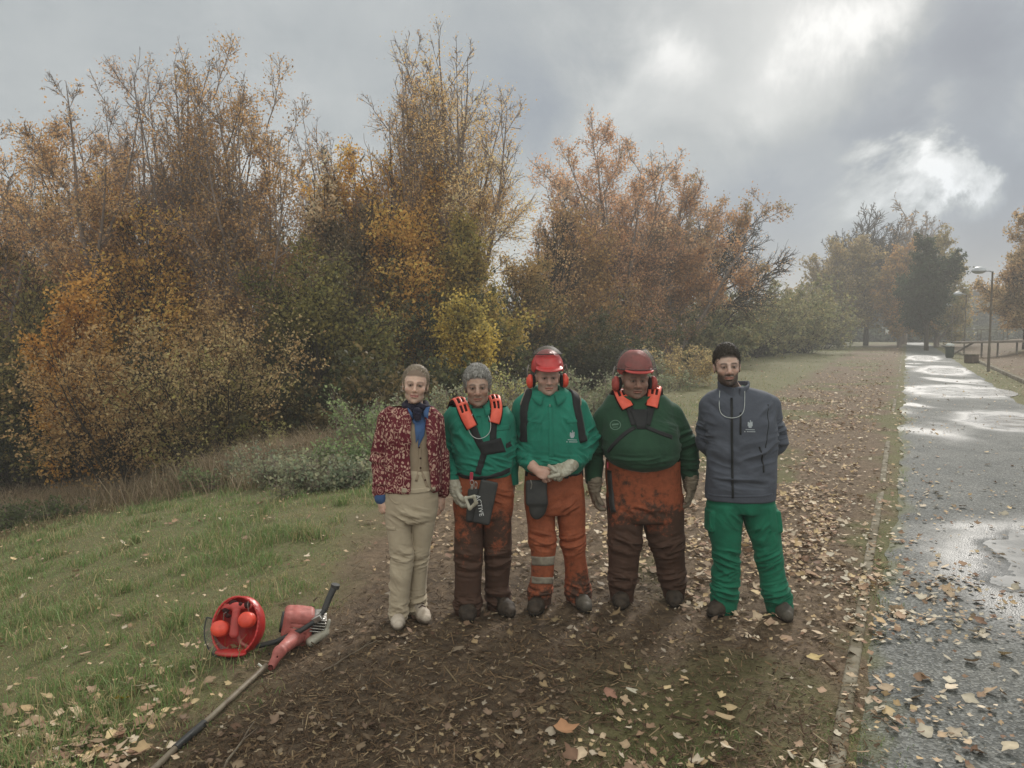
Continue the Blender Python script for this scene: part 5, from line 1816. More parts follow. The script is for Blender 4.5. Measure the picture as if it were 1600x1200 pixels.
def pad(F, pts, mat, width=.085, n=44):
    """moulded shoulder pad over the shoulder: slotted stiff plate on dark foam.
    pts: (px, py) on the chest, or (px, py, depth shift) for the part that stands above the shoulder"""
    C, Nn = [], []
    for q in pts:
        if len(q) == 2:
            l, nn = F.hit(*q)
            nn = nn + np.array((0, -1.2, .2)); nn /= np.linalg.norm(nn)
            C.append(l + nn * .016)
        else:
            C.append(F.p(q[0], q[1], q[2]))
            a = q[3]
            nn = np.array((0, -math.cos(R(a)), math.sin(R(a))))
        Nn.append(nn)
    C = np.array(C); Nn = np.array(Nn)
    seg = np.linalg.norm(np.diff(C, axis=0), axis=1)
    t = np.concatenate([[0], np.cumsum(seg)]); t /= t[-1]
    tt = np.linspace(0, 1, n)
    C = np.stack([np.interp(tt, t, C[:, i]) for i in range(3)], 1)
    Nn = np.stack([np.interp(tt, t, Nn[:, i]) for i in range(3)], 1)
    for _ in range(12):
        C[1:-1] = (C[:-2] + C[1:-1] * 2 + C[2:]) / 4
        Nn[1:-1] = (Nn[:-2] + Nn[1:-1] * 2 + Nn[2:]) / 4
    T_ = np.gradient(C, axis=0)
    def sheet(wd, off, m, tap):
        V = []
        for k in range(n):
            nn = Nn[k] / np.linalg.norm(Nn[k])
            w = np.cross(T_[k], nn); w /= np.linalg.norm(w)
            ww = wd * (1 - tap * tt[k] ** 3)
            for j in range(m):
                f = j / (m - 1) - .5
                V.append(C[k] + w * ww * f + nn * (off - .30 * wd * f * f * 2))
        idx = np.arange(n * m).reshape(n, m)
        Q = np.stack([idx[:-1, :-1], idx[1:, :-1], idx[1:, 1:], idx[:-1, 1:]], -1)
        return np.array(V), Q
    V, Q = sheet(width * 1.12, -.002, 7, .10)
    fo = make_mesh('harness_pad', V - F.base, Q.reshape(-1, 4), M_HOLE, F.root, True)
    md = fo.modifiers.new('thick', 'SOLIDIFY'); md.thickness = .010; md.offset = 0
    V, Q = sheet(width, .008, 15, .18)
    keep = np.ones(Q.shape[:2], bool)
    nk = n - 1
    for a, b in ((.22, .28), (.34, .40), (.46, .58), (.64, .76)):
        keep[int(a * nk):int(b * nk) + 1, 3:6] = False
        keep[int(a * nk):int(b * nk) + 1, 8:11] = False
    o = make_mesh('slotted_plate', V - F.base, Q[keep].reshape(-1, 4), mat, fo, True)
    md = o.modifiers.new('thick', 'SOLIDIFY'); md.thickness = .006; md.offset = 0
    return fo

def logo(F, px, py, sc=1.0):
    """small embroidered coat of arms over two lines of stitching"""
    mb = MB()
    def w(a, b, c, d, wd):
        V, Fq = F.strap('x', [(px + a * sc, py + b * sc), (px + c * sc, py + d * sc)], wd, .0015, None, n=5, samples=3, obj=False)
        mb.add(V, Fq)
    w(-2.6, -2.5, -2.8, 4, .008); w(2.6, -3, 2.8, 4, .008); w(0, -1.5, 0, 6.5, .016); w(-2.4, 4.5, 2.4, 4.5, .014); w(.4, -5.5, .4, -1, .005)
    w(-7, 9, 7, 9.6, .0045); w(-5, 12.4, 8, 12.6, .0045); w(-9, 12.4, -7.4, 12.4, .006)
    mb.build('embroidered_crest', M_THREAD, F.root)

def helmet(F, H, M, sc, shell, cups, label_parts=None, visor_el=(28, 84), peak=.045, up=.0, name='helmet'):
    """forestry helmet: shell with peak, raised mesh visor, ear cups on wire arms"""
    Tt = lambda x, f, z: H + M @ (np.array((x, f, z)) * sc)
    c = Tt(0, -.005, .064 + up)
    s = SDF(H - .26, H + .28, .004)
    s.ell(c, np.array((.104, .134, .120)) * sc, M, k=0)
    s.ell(c, np.array((.095, .124, .110)) * sc, M, k=.003, op='sub')
    s.half(Tt(0, 0, .046 + up), M @ np.array((0, -.20, -1.0)))
    # rim roll and peak
    s.ell(Tt(0, .115, .066 + up), np.array((.086, peak + .022, .011)) * sc, M @ rotm('X', -18), k=.010)
    s.ell(Tt(0, .085, .098 + up), np.array((.080, .048, .012)) * sc, M @ rotm('X', -26), k=.012)
    s.ell(Tt(0, .04, .045 + up), np.array((.088, .098, .060)) * sc, M, k=.003, op='sub')
    s.cone(Tt(0, -.10, .150 + up), Tt(0, .075, .150 + up), .010 * sc, .010 * sc, .02)
    for q in (-1, 1):
        s.cone(Tt(q * .035, -.10, .148 + up), Tt(q * .035, .08, .140 + up), .006 * sc, .006 * sc, .014)
    hm = F.part(name, s, shell, wr=False, surf=False)
    # visor screen, raised over the shell
    V, Q = [], []
    nu, nv = 26, 12
    a0, a1 = visor_el
    for j in range(nv):
        el = R(a0 + (a1 - a0) * j / (nv - 1))
        for i in range(nu):
            az = R(-86 + 172 * i / (nu - 1))
            r = np.array((.122, .158, .146))
            x = math.sin(az) * math.cos(el) * r[0]; f = math.cos(az) * math.cos(el) * r[1]; z = math.sin(el) * r[2]
            V.append(Tt(x, f - .005, z + .060 + up))
    for j in range(nv - 1):
        for i in range(nu - 1):
            q = j * nu + i
            Q.append((q, q + 1, q + nu + 1, q + nu))
    V = np.array(V)
    vo = make_mesh('visor', V - F.base, np.array(Q), M_SCREEN, hm, True)
    mb = MB()
    V3 = V.reshape(nv, nu, 3)
    mb.tube(V3[0], .0035, 6); mb.tube(V3[-1], .003, 6); mb.tube(V3[:, 0], .003, 6); mb.tube(V3[:, -1], .003, 6)
    mb.build('visor_frame', M_PLASTIC, vo, base=F.base)
    for q in (-1, 1):
        s = SDF(Tt(q * .108, 0, -.02) - .09, Tt(q * .108, 0, -.02) + .09, .0035)
        s.ell(Tt(q * .112, -.006, -.022), np.array((.026, .037, .047)) * sc, M, k=0)
        s.half(Tt(q * .097, 0, 0), M @ np.array((-q, 0, 0.0)))
        cup = F.part('ear_cup', s, cups, wr=False, surf=False, parent=hm)
        s = SDF(Tt(q * .09, 0, -.02) - .07, Tt(q * .09, 0, -.02) + .07, .0035)
        s.ell(Tt(q * .092, -.006, -.022), np.array((.016, .033, .042)) * sc, M, k=0)
        F.part('cushion', s, M_BLACK, wr=False, surf=False, parent=cup)
        mb = MB()
        mb.tube([Tt(q * .126, -.014, -.005), Tt(q * .132, -.012, .04), Tt(q * .120, -.01, .085), Tt(q * .108, -.01, .075)], .0028, 6)
        mb.tube([Tt(q * .126, .010, -.005), Tt(q * .132, .010, .04), Tt(q * .120, .01, .085), Tt(q * .108, .01, .075)], .0028, 6)
        mb.build('cup_arm', M_STEEL, hm, base=F.base)
    return hm
def body_sdf(F, H, M, hsc, torso, legs, arms, neck, h=.0042, jaw=1, cheek=1, nose=1, wide=1.0, smile=0.0, shrink=.022, extra=None, neck_r=.056):
    pts = [H] + [a for ar in arms for a in ar[0]]
    ze = min(l[0][0] for l in legs) if legs else 0
    allx = [q[1] for q in torso] + [p[0] for p in pts]
    ally = [q[2] for q in torso] + [p[1] for p in pts]
    lo = np.array((min(allx) - .26, min(ally) - .24, min(q[0] for l in legs for q in l) - .05))
    hi = np.array((max(allx) + .26, max(ally) + .20, H[2] + .16))
    s = SDF(lo, hi, h)
    s.loft(torso, k=.02, grow=-shrink)
    for l in legs:
        s.loft(l, k=.03, grow=-shrink * .9)
    for ar, rad in arms:
        s.chain(ar, rad, .02)
    s.cone(neck, H + M @ np.array((0, -.012, -.07)), neck_r, neck_r * .93, .02)
    s.cone(neck - np.array((0, 0, .05)), neck, neck_r * 1.35, neck_r, .03)
    head_sdf(s, H, M, hsc, jaw, cheek, nose, wide=wide, smile=smile)
    return s

def bodypart(F, s, H, M, hsc, skin, paint):
    V, Q = s.mesh()
    C = head_paint(V, H, M, hsc, skin, paint)
    hm = V[:, 2] < H[2] - .35
    C[hm] *= (1, .95, .93)
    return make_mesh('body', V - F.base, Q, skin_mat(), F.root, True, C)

def hairpart(F, H, M, sc, mat, grow=.010, line=.050, side=-.035, curls=.004, cscale=60, wide=1.0, back=.0, top=.0, extra=None, arc=3.0, temple=.045, strands=3500, flow='up', slen=.022):
    T = lambda x, f, z: H + M @ (np.array((x * wide, f, z)) * sc)
    s = SDF(H - .22, H + .20, .0036)
    s.ell(T(0, -.018, .036 + top * .5), np.array(((.076 + grow) * wide, .096 + grow, .086 + grow + top)) * sc, M, k=0)
    if back:
        s.ell(T(0, -.06, -.02), np.array((.066, .055, .07)) * sc, M, k=.02)
    if extra:
        extra(s, T)
    # clear the face: below a curved hairline in front, below the ears at the sides
    sl, X, Y, Z = s.win(s.lo, s.lo + s.n * s.h)
    q = [((X - H[0]) * M[0, i] + (Y - H[1]) * M[1, i] + (Z - H[2]) * M[2, i]) / sc for i in range(3)]
    ax = np.abs(q[0] / wide)
    wob = .006 * np.sin(q[0] * 170 + 1.0) + .004 * np.sin(q[0] * 410)
    def smin_(a, b, k): 
        h = np.maximum(k - np.abs(a - b), 0) / k
        return np.minimum(a, b) - h * h * k * .25
    front = smin_(q[1] - temple + 2.0 * np.maximum(-.0 - q[2], 0), (line - arc * ax * ax + wob - q[2]), .02)
    sides = smin_(q[1] + .008, side - q[2], .01)
    s.D[sl] = np.maximum(s.D[sl], np.maximum(np.maximum(front, sides), (side - .045) - q[2]))
    V, Q = s.mesh()
    N_ = vnormals(V, Q)
    rs = np.random.default_rng(4)
    pk = rs.integers(0, len(V), strands)
    up = M[:, 2]; bk = -M[:, 1]
    if flow == 'back':
        fl = bk[None] + .15 * rs.normal(size=(strands, 3)) + .25 * up[None]
    elif flow == 'curl':
        fl = rs.normal(size=(strands, 3)) + .3 * up[None]
    else:
        fl = up[None] * .9 + .5 * M[:, 1][None] + .45 * rs.normal(size=(strands, 3))
    nn_ = N_[pk]
    fl = fl - nn_ * (fl * nn_).sum(1, keepdims=True) * .9
    fl /= np.linalg.norm(fl, axis=1, keepdims=True) + 1e-9
    b0 = V[pk] - nn_ * .002
    Ls_ = rs.uniform(.4, 1.0, strands)[:, None] * slen
    w0 = np.cross(fl, nn_); w0 /= np.linalg.norm(w0, axis=1, keepdims=True) + 1e-9
    w0 = w0 * .0011
    p1 = b0 + fl * Ls_ * .5 + nn_ * (.006 + .3 * slen * curls / .01 * rs.uniform(0, 1, (strands, 1)))
    p2 = b0 + fl * Ls_ + nn_ * (.003 + .006 * rs.uniform(-.6, 1, (strands, 1)))
    SV = np.stack([b0 - w0, b0 + w0, p1 + w0, p1 - w0, p2 + w0 * .3, p2 - w0 * .3], 1).reshape(-1, 3)
    si = np.arange(strands)[:, None] * 6
    SQ = np.concatenate([np.concatenate([si, si + 1, si + 2, si + 3], 1), np.concatenate([si + 3, si + 2, si + 4, si + 5], 1)])
    n = fbm(V * cscale, 3, 3)
    V = V + N_ * (curls * (n + .35 * np.abs(vnoise(V * cscale * 2.2, 8))))[:, None]
    Q = np.concatenate([Q, SQ + len(V)])
    V = np.concatenate([V, SV])
    return make_mesh('hair', V - F.base, Q, mat, F.root, True)

def A3(*p): return [np.array(q, dtype=float) for q in p]

# ================================================================== woman
def woman():
    F = Fig('woman in a maroon paisley jacket and beige trousers, leftmost of the row', 640, 4.88)
    p = F.p
    H = p(649, 602, -.02); M = headM(6, -2, 5); hs = .985
    torso = F.sec([(634, 634, 664, .055, .01), (642, 612, 676, .080, .02), (655, 602, 688, .100, .015), (670, 600, 690, .112, 0), (700, 606, 686, .108, 0), (730, 606, 684, .105, 0), (765, 602, 684, .115, 0), (790, 601, 684, .118, 0), (808, 602, 682, .11, 0)])
    lL = F.sec([(775, 600, 648, .095, 0), (820, 603, 643, .092, -.02), (870, 611, 646, .070, -.05), (913, 610, 640, .068, -.06), (950, 608, 636, .070, -.06), (979, 608, 636, .076, -.05)])
    lR = F.sec([(775, 640, 684, .095, 0), (820, 643, 679, .090, .01), (870, 644, 669, .070, .03), (913, 641, 665, .066, .05), (945, 638, 664, .068, .07), (968, 638, 667, .076, .07)])
    arL = A3(p(603, 662, .01), p(595, 712, .03), p(594, 768, -.03), p(596, 780, -.04))
    arR = A3(p(679, 662, .02), p(687, 712, .08), p(690, 765, .12), p(690, 775, .12))
    s = body_sdf(F, H, M, hs, torso, [lL, lR], [(arL, [.034, .034, .026, .024]), (arR, [.034, .034, .026, .024])], p(652, 645, .02), jaw=.90, cheek=1.12, nose=.85, smile=1, neck_r=.047)
    hand(s, p(596, 780, -.04), (.06, -.12, -1), (.6, .5, 0), (0.2, -1, 0), .88, (55, 60, 40), thumb=25)
    hand(s, p(690, 777, .12), (.02, -.05, -1), (-.7, .3, 0), (-.2, -1, 0), .86, (30, 35, 25), thumb=25)
    bodypart(F, s, H, M, hs, (.56, .38, .295), {'lip': (.42, .14, .13), 'brow': (.10, .065, .045), 'brow_a': .6, 'scalp': (.13, .09, .06), 'smile': 1})
    def ex(s, T):
        s.ell(T(0, -.125, .01), (.035, .035, .040), None, .02)   # knot at the back
        s.cone(T(.055, -.06, -.03), T(.060, -.02, -.13), .022, .014, .02)
        s.cone(T(-.050, -.06, -.03), T(-.052, -.04, -.10), .018, .010, .02)
    hairpart(F, H, M, hs, M_BLOND, .005, .094, -.022, .003, 50, back=1, extra=ex, temple=.045, arc=4.5, flow='back', slen=.05)
    # trousers
    s = SDF(p(590, 990, -.3), p(700, 715, .35), .0045)
    s.loft(F.sec([(732, 610, 680, .098, 0), (745, 606, 682, .105, 0), (772, 600, 683.5, .118, 0), (800, 601, 683, .120, 0), (812, 602, 680, .11, 0)]), .02)
    s.loft(lL, .008, e=2.4); s.loft(lR, .008, e=2.4)
    kn = p(628, 872, -.09)
    folds = [(p(640, 808, -.10), (.09, .12, .05), .006, (.5, 0, 1), .030), (p(628, 866, -.08), (.07, .1, .05), .007, (.25, 0, 1), .030), (p(655, 872, 0), (.06, .1, .06), .006, (-.3, 0, 1), .028),
             (p(622, 955, -.08), (.08, .1, .06), .008, (.1, 0, 1), .026), (p(652, 945, .03), (.08, .1, .07), .009, (-.2, 0, 1), .028), (p(615, 905, -.08), (.07, .1, .09), .004, (1, 0, .7), .04)]
    F.part('trousers', s, M_BEIGE, folds, .0028, 10, 5, stretch=(1, 1, .45))
    # inner layers then the jacket, cut open at the front
    s = SDF(p(585, 790, -.25), p(700, 630, .25), .0045)
    up = [q for q in torso if q[0] > p(0, 768)[2]]
    s.loft(up, .02, grow=-.014)
    s.D[:] = np.maximum(s.D, 0) if False else s.D
    F.part('waistcoat', s, M_VEST, (), .001, 12, 6)
    s = SDF(p(560, 800, -.28), p(715, 630, .30), .0045)
    js = F.sec([(629, 628, 668, .060, .012), (634, 613, 674, .078, .02), (641, 602, 682, .095, .02), (650, 598, 688, .108, .015), (672, 600, 690, .122, 0), (700, 602, 690, .118, 0), (735, 601, 689, .118, 0), (766, 599, 689, .128, 0)])
    s.loft(js, .02, e=2.4)
    s.loft(js, .0, e=2.4, op='sub', grow=-.012, rt=.001, rb=.001)
    s.cone(p(603, 655, .01), p(595, 712, .03), .050, .056, .02); s.cone(p(595, 712, .03), p(595, 771, -.03), .056, .046, .02)
    s.cone(p(680, 658, .02), p(687, 712, .08), .048, .052, .02); s.cone(p(689, 712, .08), p(691, 768, .12), .056, .044, .02)
    # the opening: wedge from the throat to the hem, wider below
    sl, X, Y, Z = s.win(s.lo, s.lo + s.n * s.h)
    zt_, zb = p(0, 628)[2], p(0, 770)[2]
    fx = lambda a, b: a + (b - a) * np.clip((zt_ - Z) / (zt_ - zb), 0, 1)
    xl = fx(p(645, 640)[0], p(644, 770)[0]); xr = fx(p(664, 640)[0], p(679, 770)[0])
    zm = (Z - p(0, 680)[2])
    d = np.maximum(np.maximum(xl - X, X - xr), Y - (F.Y + .0))
    s.D[sl] = np.maximum(s.D[sl], -d)
    for c, r in ((p(595, 776, -.035), .030), (p(691, 772, .12), .03)):
        s.ell(c, (r, r, .02), None, 0, 'sub')
    J = F.part('paisley_jacket', s, paisley(), [(p(592, 718, 0), (.07, .1, .06), .005, (.2, 0, 1), .035), (p(596, 755, -.05), (.06, .1, .05), .004, (0, 0, 1), .03)], .0035, 14, 7)
    F.bvh()
    # piping and epaulettes
    F.strap('epaulette', [(612, 636), (601, 644), (594, 654)], .045, .008, J.data.materials[0], n=10, parent=J)
    F.strap('epaulette', [(671, 637), (681, 644), (687, 652)], .045, .008, J.data.materials[0], n=10, parent=J)
    F.patch('shirt_front', [(646, 641), (664, 641), (664, 668), (650, 692)], .004, M_DENIM, 8, 14, lift=.006)
    F.patch('shirt_front', [(655, 662), (666, 655), (663, 680), (653, 700)], .004, M_DENIM, 8, 10, lift=.004)
    # shirt collar wings and the scarf
    cl = F.patch('shirt_collar', [(630, 622), (637, 634), (656, 668), (646, 662)], .006, M_DENIM, 8, 12, lift=.008)
    F.patch('shirt_collar', [(667, 634), (672, 628), (668, 655), (661, 648)], .006, M_DENIM, 8, 10, lift=.008)
    s = SDF(p(620, 660, -.2), p(685, 615, .2), .004)
    nk = p(650, 636, 0)
    for k in range(28):
        a = 2 * math.pi * k / 28; b = 2 * math.pi * (k + 1) / 28
        g = lambda t: nk + np.array((.062 * math.cos(t), .060 * math.sin(t) + .008, .012 * math.sin(t) + .004))
        s.cone(g(a), g(b), .021, .021, .008)
    s.cone(p(652, 644, -.09), p(656, 668, -.11), .022, .010, .02)
    F.part('scarf', s, M_NAVY, [(nk, .1, .006, (.3, 0, 1), .018)], .002, 20, 8, surf=False)
    for (bx, by) in ((655, 699), (657, 716), (657, 731), (664, 750)):
        l, nn = F.hit(bx, by)
        mb = MB()
        mb.lathe([(0, .004), (.006, .0035), (.0065, 0)], l + nn * .002, rot=np.stack([np.cross(nn, (0, 0, 1)), np.cross(np.cross(nn, (0, 0, 1)), nn) * -1, nn], 1), sides=10)
        mb.build('button', M_HOLE, F.root, base=F.base)
    F.strap('placket', [(656, 694), (656, 715), (655, 735), (650, 752)], .016, .004, M_VEST, n=14)
    F.strap('placket', [(657, 735), (664, 750), (668, 762)], .016, .004, M_VEST, n=8)
    s = SDF(p(575, 795, -.15), p(620, 760, .12), .004)
    s.cone(p(595.5, 768, -.03), p(596, 778, -.04), .043, .042, .005)
    F.part('shirt_cuff', s, M_DENIM, (), .0015, 20, 3, surf=False)
    # pocket flap and seams on the trousers
    F.strap('pocket_seam', [(607, 772), (612, 782), (619, 788), (626, 786)], .006, .003, M_BEIGE, n=10)
    F.strap('pocket_flap', [(604, 823), (610, 826), (618, 826)], .018, .005, M_BEIGE, n=8)
    F.strap('waistband', [(628, 766), (645, 768), (662, 766), (680, 764)], .030, .005, M_BEIGE, n=16)
    boot(F, p(622, 968, -.02), 622, 997, M_SHOE, M_SHOESOLE, .24, .041, .075, 'shoe', .028, M_HOLE, .044)
    boot(F, p(651, 958, .06), 664, 979, M_SHOE, M_SHOESOLE, .24, .041, .075, 'shoe', .028, M_HOLE, .044)

# ================================================================== man with grey curls
def man_grey():
    F = Fig('grey-haired man in green shirt with coral shoulder pads, holding a pale glove at his hip', 757, 5.08)
    p = F.p
    H = p(746, 605, -.07); M = headM(3, 1, -2); hs = 1.04
    torso = F.sec([(628, 730, 766, .060, .0), (638, 712, 782, .095, .02), (652, 700, 795, .120, .01), (680, 700, 800, .132, 0), (710, 712, 797, .128, 0), (738, 714, 796, .122, 0), (765, 710, 800, .118, 0), (785, 711, 800, .115, 0)])
    lL = F.sec([(765, 710, 758, .105, 0), (827, 710.5, 754, .095, -.02), (870, 711, 753, .080, -.05), (913, 712, 750, .074, -.06), (950, 710, 751, .082, -.05), (967, 713, 750, .078, -.05)])
    lR = F.sec([(765, 752, 801, .105, 0), (827, 755, 798, .095, .0), (870, 758, 796.5, .080, .02), (913, 759, 794.5, .074, .06), (940, 761, 796, .080, .07), (953, 763, 797, .078, .07)])
    arL = A3(p(706, 664, .01), p(702, 708, .06), p(706, 752, -.05), p(712, 764, -.08))
    arR = A3(p(788, 662, .02), p(797, 712, .08), p(797, 762, .08), p(797, 772, .07))
    s = body_sdf(F, H, M, hs, torso, [lL, lR], [(arL, [.040, .040, .030, .028]), (arR, [.040, .04, .03, .026])], p(748, 642, .01), jaw=1.02, cheek=.9, nose=1.15, neck_r=.060)
    hand(s, p(711, 762, -.08), (.25, -.25, -1), (.8, .3, 0), (.2, -1, 0), .92, (35, 45, 30), thumb=30)
    hand(s, p(797, 774, .07), (-.02, -.05, -1), (-.8, .2, 0), (-.1, -1, 0), .95, (30, 40, 30), thumb=25)
    bodypart(F, s, H, M, hs, (.38, .245, .185), {'brow': (.06, .05, .045), 'brow_a': .8, 'beard': (.16, .12, .10), 'beard_a': .35, 'scalp': (.08, .075, .07)})
    hairpart(F, H, M, hs, M_GREYHAIR, .011, .072, -.020, .010, 42, top=.010, temple=.045, arc=5.0, flow='curl', slen=.020)
    # trousers
    s = SDF(p(695, 985, -.3), p(815, 710, .35), .0045)
    s.loft(F.sec([(724, 715, 795, .112, 0), (738, 713, 797, .120, 0), (765, 709, 801, .125, 0), (795, 709, 802, .122, 0), (808, 710, 800, .112, 0)]), .02)
    s.loft(lL, .008, e=2.25, grow=.003); s.loft(lR, .008, e=2.25, grow=.003)
    folds = [(p(732, 872, -.1), (.1, .12, .09), .006, (.1, 0, 1), .045), (p(778, 872, -.04), (.1, .12, .09), .006, (-.1, 0, 1), .045), (p(730, 945, -.1), (.1, .12, .06), .009, (0, 0, 1), .038), (p(778, 935, 0), (.1, .12, .06), .009, (.1, 0, 1), .038),
             (p(785, 775, -.1), (.09, .12, .06), .006, (.6, 0, 1), .05)]
    F.part('trousers', s, chaps('stained_orange_cloth', .70, amt=.35, seed=3.0), folds, .003, 8, 5)
    # shirt
    s = SDF(p(670, 775, -.3), p(830, 628, .35), .0045)
    s.loft(F.sec([(616, 732, 764, .068, .0), (623, 718, 777, .085, .01), (629, 710, 786, .098, .01), (636, 703, 792, .112, .02), (646, 697, 798, .126, .015), (658, 697, 799, .134, .01), (680, 704, 798, .140, 0), (710, 710, 800, .138, 0), (735, 714, 799, .140, 0), (741, 717, 797, .134, 0)]), .02, e=2.4)
    s.cone(p(705, 655, .01), p(702, 708, .06), .058, .062, .022); s.cone(p(701, 708, .06), p(707, 748, -.04), .064, .048, .02)
    s.cone(p(790, 657, .02), p(797, 712, .08), .056, .058, .022); s.cone(p(798, 712, .08), p(797, 760, .08), .060, .048, .02)
    s.ell(p(708, 753, -.055), (.034, .034, .02), None, 0, 'sub')
    folds = [(p(700, 705, .02), (.08, .12, .06), .008, (.3, 0, 1), .038), (p(705, 735, -.03), (.07, .1, .05), .006, (0, 0, 1), .030), (p(722, 690, -.1), (.07, .1, .08), .006, (1, 0, .5), .045),
             (p(760, 725, -.12), (.14, .1, .05), .006, (.4, 0, 1), .04), (p(797, 705, .04), (.07, .12, .08), .008, (-.3, 0, 1), .038), (p(720, 660, -.05), (.08, .1, .06), .005, (1, 0, -.6), .04)]
    F.part('shirt', s, M_GREEN, folds, .004, 9, 8)
    F.bvh()
    collar(F, H, p(747, 630, -.015), .072, .030, M_GREEN, open_=50, spread=.04)
    F.strap('belt', [(714, 741), (735, 745), (757, 746), (780, 741), (796, 734)], .030, .006, M_BLACK, n=22)
    # harness
    pad(F, [(708, 650, .13, 150), (711, 628, .08, 120), (716, 620, .02, 75), (721, 628, -.045, 30), (726, 643), (731, 655), (738, 668)], M_CORAL, .080)
    pad(F, [(768, 645, .13, 150), (769, 625, .08, 120), (771, 616, .02, 75), (774, 624, -.045, 30), (776, 638), (775, 650), (772, 661)], M_CORAL, .076)
    F.strap('harness_strap', [(737, 664), (746, 684), (757, 704)], .048, .007, M_BLACK, n=16)
    F.strap('harness_strap', [(772, 658), (770, 680), (770, 706)], .044, .007, M_BLACK, n=16)
    F.patch('chest_plate', [(748, 692), (782, 684), (790, 706), (752, 712)], .010, M_BLACK, 10, 10, lift=.006)
    F.strap('harness_strap', [(790, 696), (797, 694)], .030, .007, M_BLACK, n=6)
    F.strap('harness_strap', [(757, 706), (752, 722), (747, 740)], .040, .008, M_BLACK, n=14)
    F.strap('pocket_flap', [(775, 670), (785, 669), (796, 667)], .030, .005, M_GREEN, n=8)
    F.patch('chest_pocket', [(775, 671), (795, 669), (793, 698), (777, 700)], .004, M_GREEN, 8, 8)
    F.strap('placket', [(748, 650), (750, 672), (752, 700)], .030, .003, M_GREEN, n=12)
    # glasses cord
    F.wire('glasses_cord', [(739, 648), (733, 662), (733, 673), (738, 682), (748, 686), (758, 683), (765, 676), (767, 663), (763, 650)], .0022, M_CORD, lift=.014)
    # hip plate with its fittings
    q = [p(742, 752, -.19), p(764, 748, -.18), p(778, 800, -.19), p(768, 818, -.19), p(752, 820, -.19)]
    s = SDF(p(715, 835, -.30), p(795, 735, -.02), .004)
    Mq = rotm('Y', 12) @ rotm('X', -4)
    s.box(p(758, 785, -.165), (.060, .010, .145), Mq, .016)
    pl = F.part('hip_plate', s, M_PLASTIC, wr=False, surf=False)
    s = SDF(p(705, 840, -.30), p(785, 735, -.02), .004)
    s.box(p(741, 790, -.145), (.052, .010, .115), rotm('Y', 4) @ rotm('X', -3), .02)
    F.part('hip_plate_back', s, M_PLASTIC, wr=False, surf=False, parent=pl)
    # vertical lettering down the plate
    cu = bpy.data.curves.new('plate_lettering', 'FONT')
    cu.body = 'ACTIVE'; cu.size = .040; cu.extrude = .0012; cu.align_x = 'CENTER'; cu.align_y = 'CENTER'; cu.space_character = 1.08
    tmp = bpy.data.objects.new('tmp', cu); COL.objects.link(tmp)
    dg = bpy.context.evaluated_depsgraph_get()
    me = bpy.data.meshes.new_from_object(tmp.evaluated_get(dg))
    bpy.data.objects.remove(tmp)
    me.name = 'lettering'
    me.materials.clear(); me.materials.append(M_WHITE)
    lo_ = bpy.data.objects.new('lettering', me); COL.objects.link(lo_)
    c = p(749.5, 790, -.182)
    a = R(80)   # reads downward
    Xd = Vector((math.cos(a) * .98, 0, -math.sin(a))); Zd = Vector((0, -1, 0)); Yd = Zd.cross(Xd)
    lo_.matrix_world = Matrix.Translation(Vector(c - F.base)) @ Matrix((Xd, Yd, Zd)).transposed().to_4x4()
    lo_.parent = pl
    mb = MB()
    mb.box(p(736.5, 745, -.185), (.011, .004, .030), rotm('Y', 4), .003)
    mb.build('pull_tab', M_MAROON, pl, base=F.base)
    mb = MB()
    c0 = p(737.5, 761, -.19)
    mb.box(c0, (.009, .006, .016), rotm('Y', 10), .003)
    ring = [c0 + np.array((.012 * math.cos(t), -.004, .030 + .016 * math.sin(t))) for t in np.linspace(0, 6.28, 14)]
    mb.tube(ring, .0028, 6)
    r2 = [p(743.5, 758, -.19) + np.array((.008 * math.cos(t), 0, .022 * math.sin(t))) for t in np.linspace(0, 6.28, 14)]
    mb.tube(r2, .0028, 6)
    mb.build('carabiner', M_STEEL, pl, base=F.base)
    # gloved hand on the plate, spare glove gripped
    s = SDF(p(690, 815, -.32), p(750, 742, .08), .0036)
    s.cone(p(707, 748, -.05), p(712, 764, -.085), .042, .040, .012)
    hand(s, p(711, 762, -.085), (.20, -.28, -1), (.85, .1, -.1), (.25, -1, 0), 1.0, (32, 50, 35), g=.0035, thumb=35)
    F.part('glove', s, M_GLOVE, [(p(712, 768, -.1), .05, .003, (0, 0, 1), .014)], .0015, 30, 4, surf=False)
    s = SDF(p(715, 812, -.36), p(765, 765, -.08), .0036)
    s.cone(p(727, 778, -.20), p(741, 776, -.22), .010, .011, .008); s.cone(p(741, 776, -.22), p(744, 786, -.22), .010, .009, .006)
    s.cone(p(744, 786, -.22), p(734, 795, -.22), .010, .009, .006); s.cone(p(734, 795, -.22), p(728, 780, -.20), .009, .010, .006)
    F.part('glove_cuff', s, M_GLOVE, (), .0015, 30, 9, surf=False)
    boot(F, p(730, 955, -.02), 732, 979, M_BOOT, M_SOLE, .29, .054, .10)
    boot(F, p(781, 940, .06), 792, 962, M_BOOT, M_SOLE, .27, .052, .10)

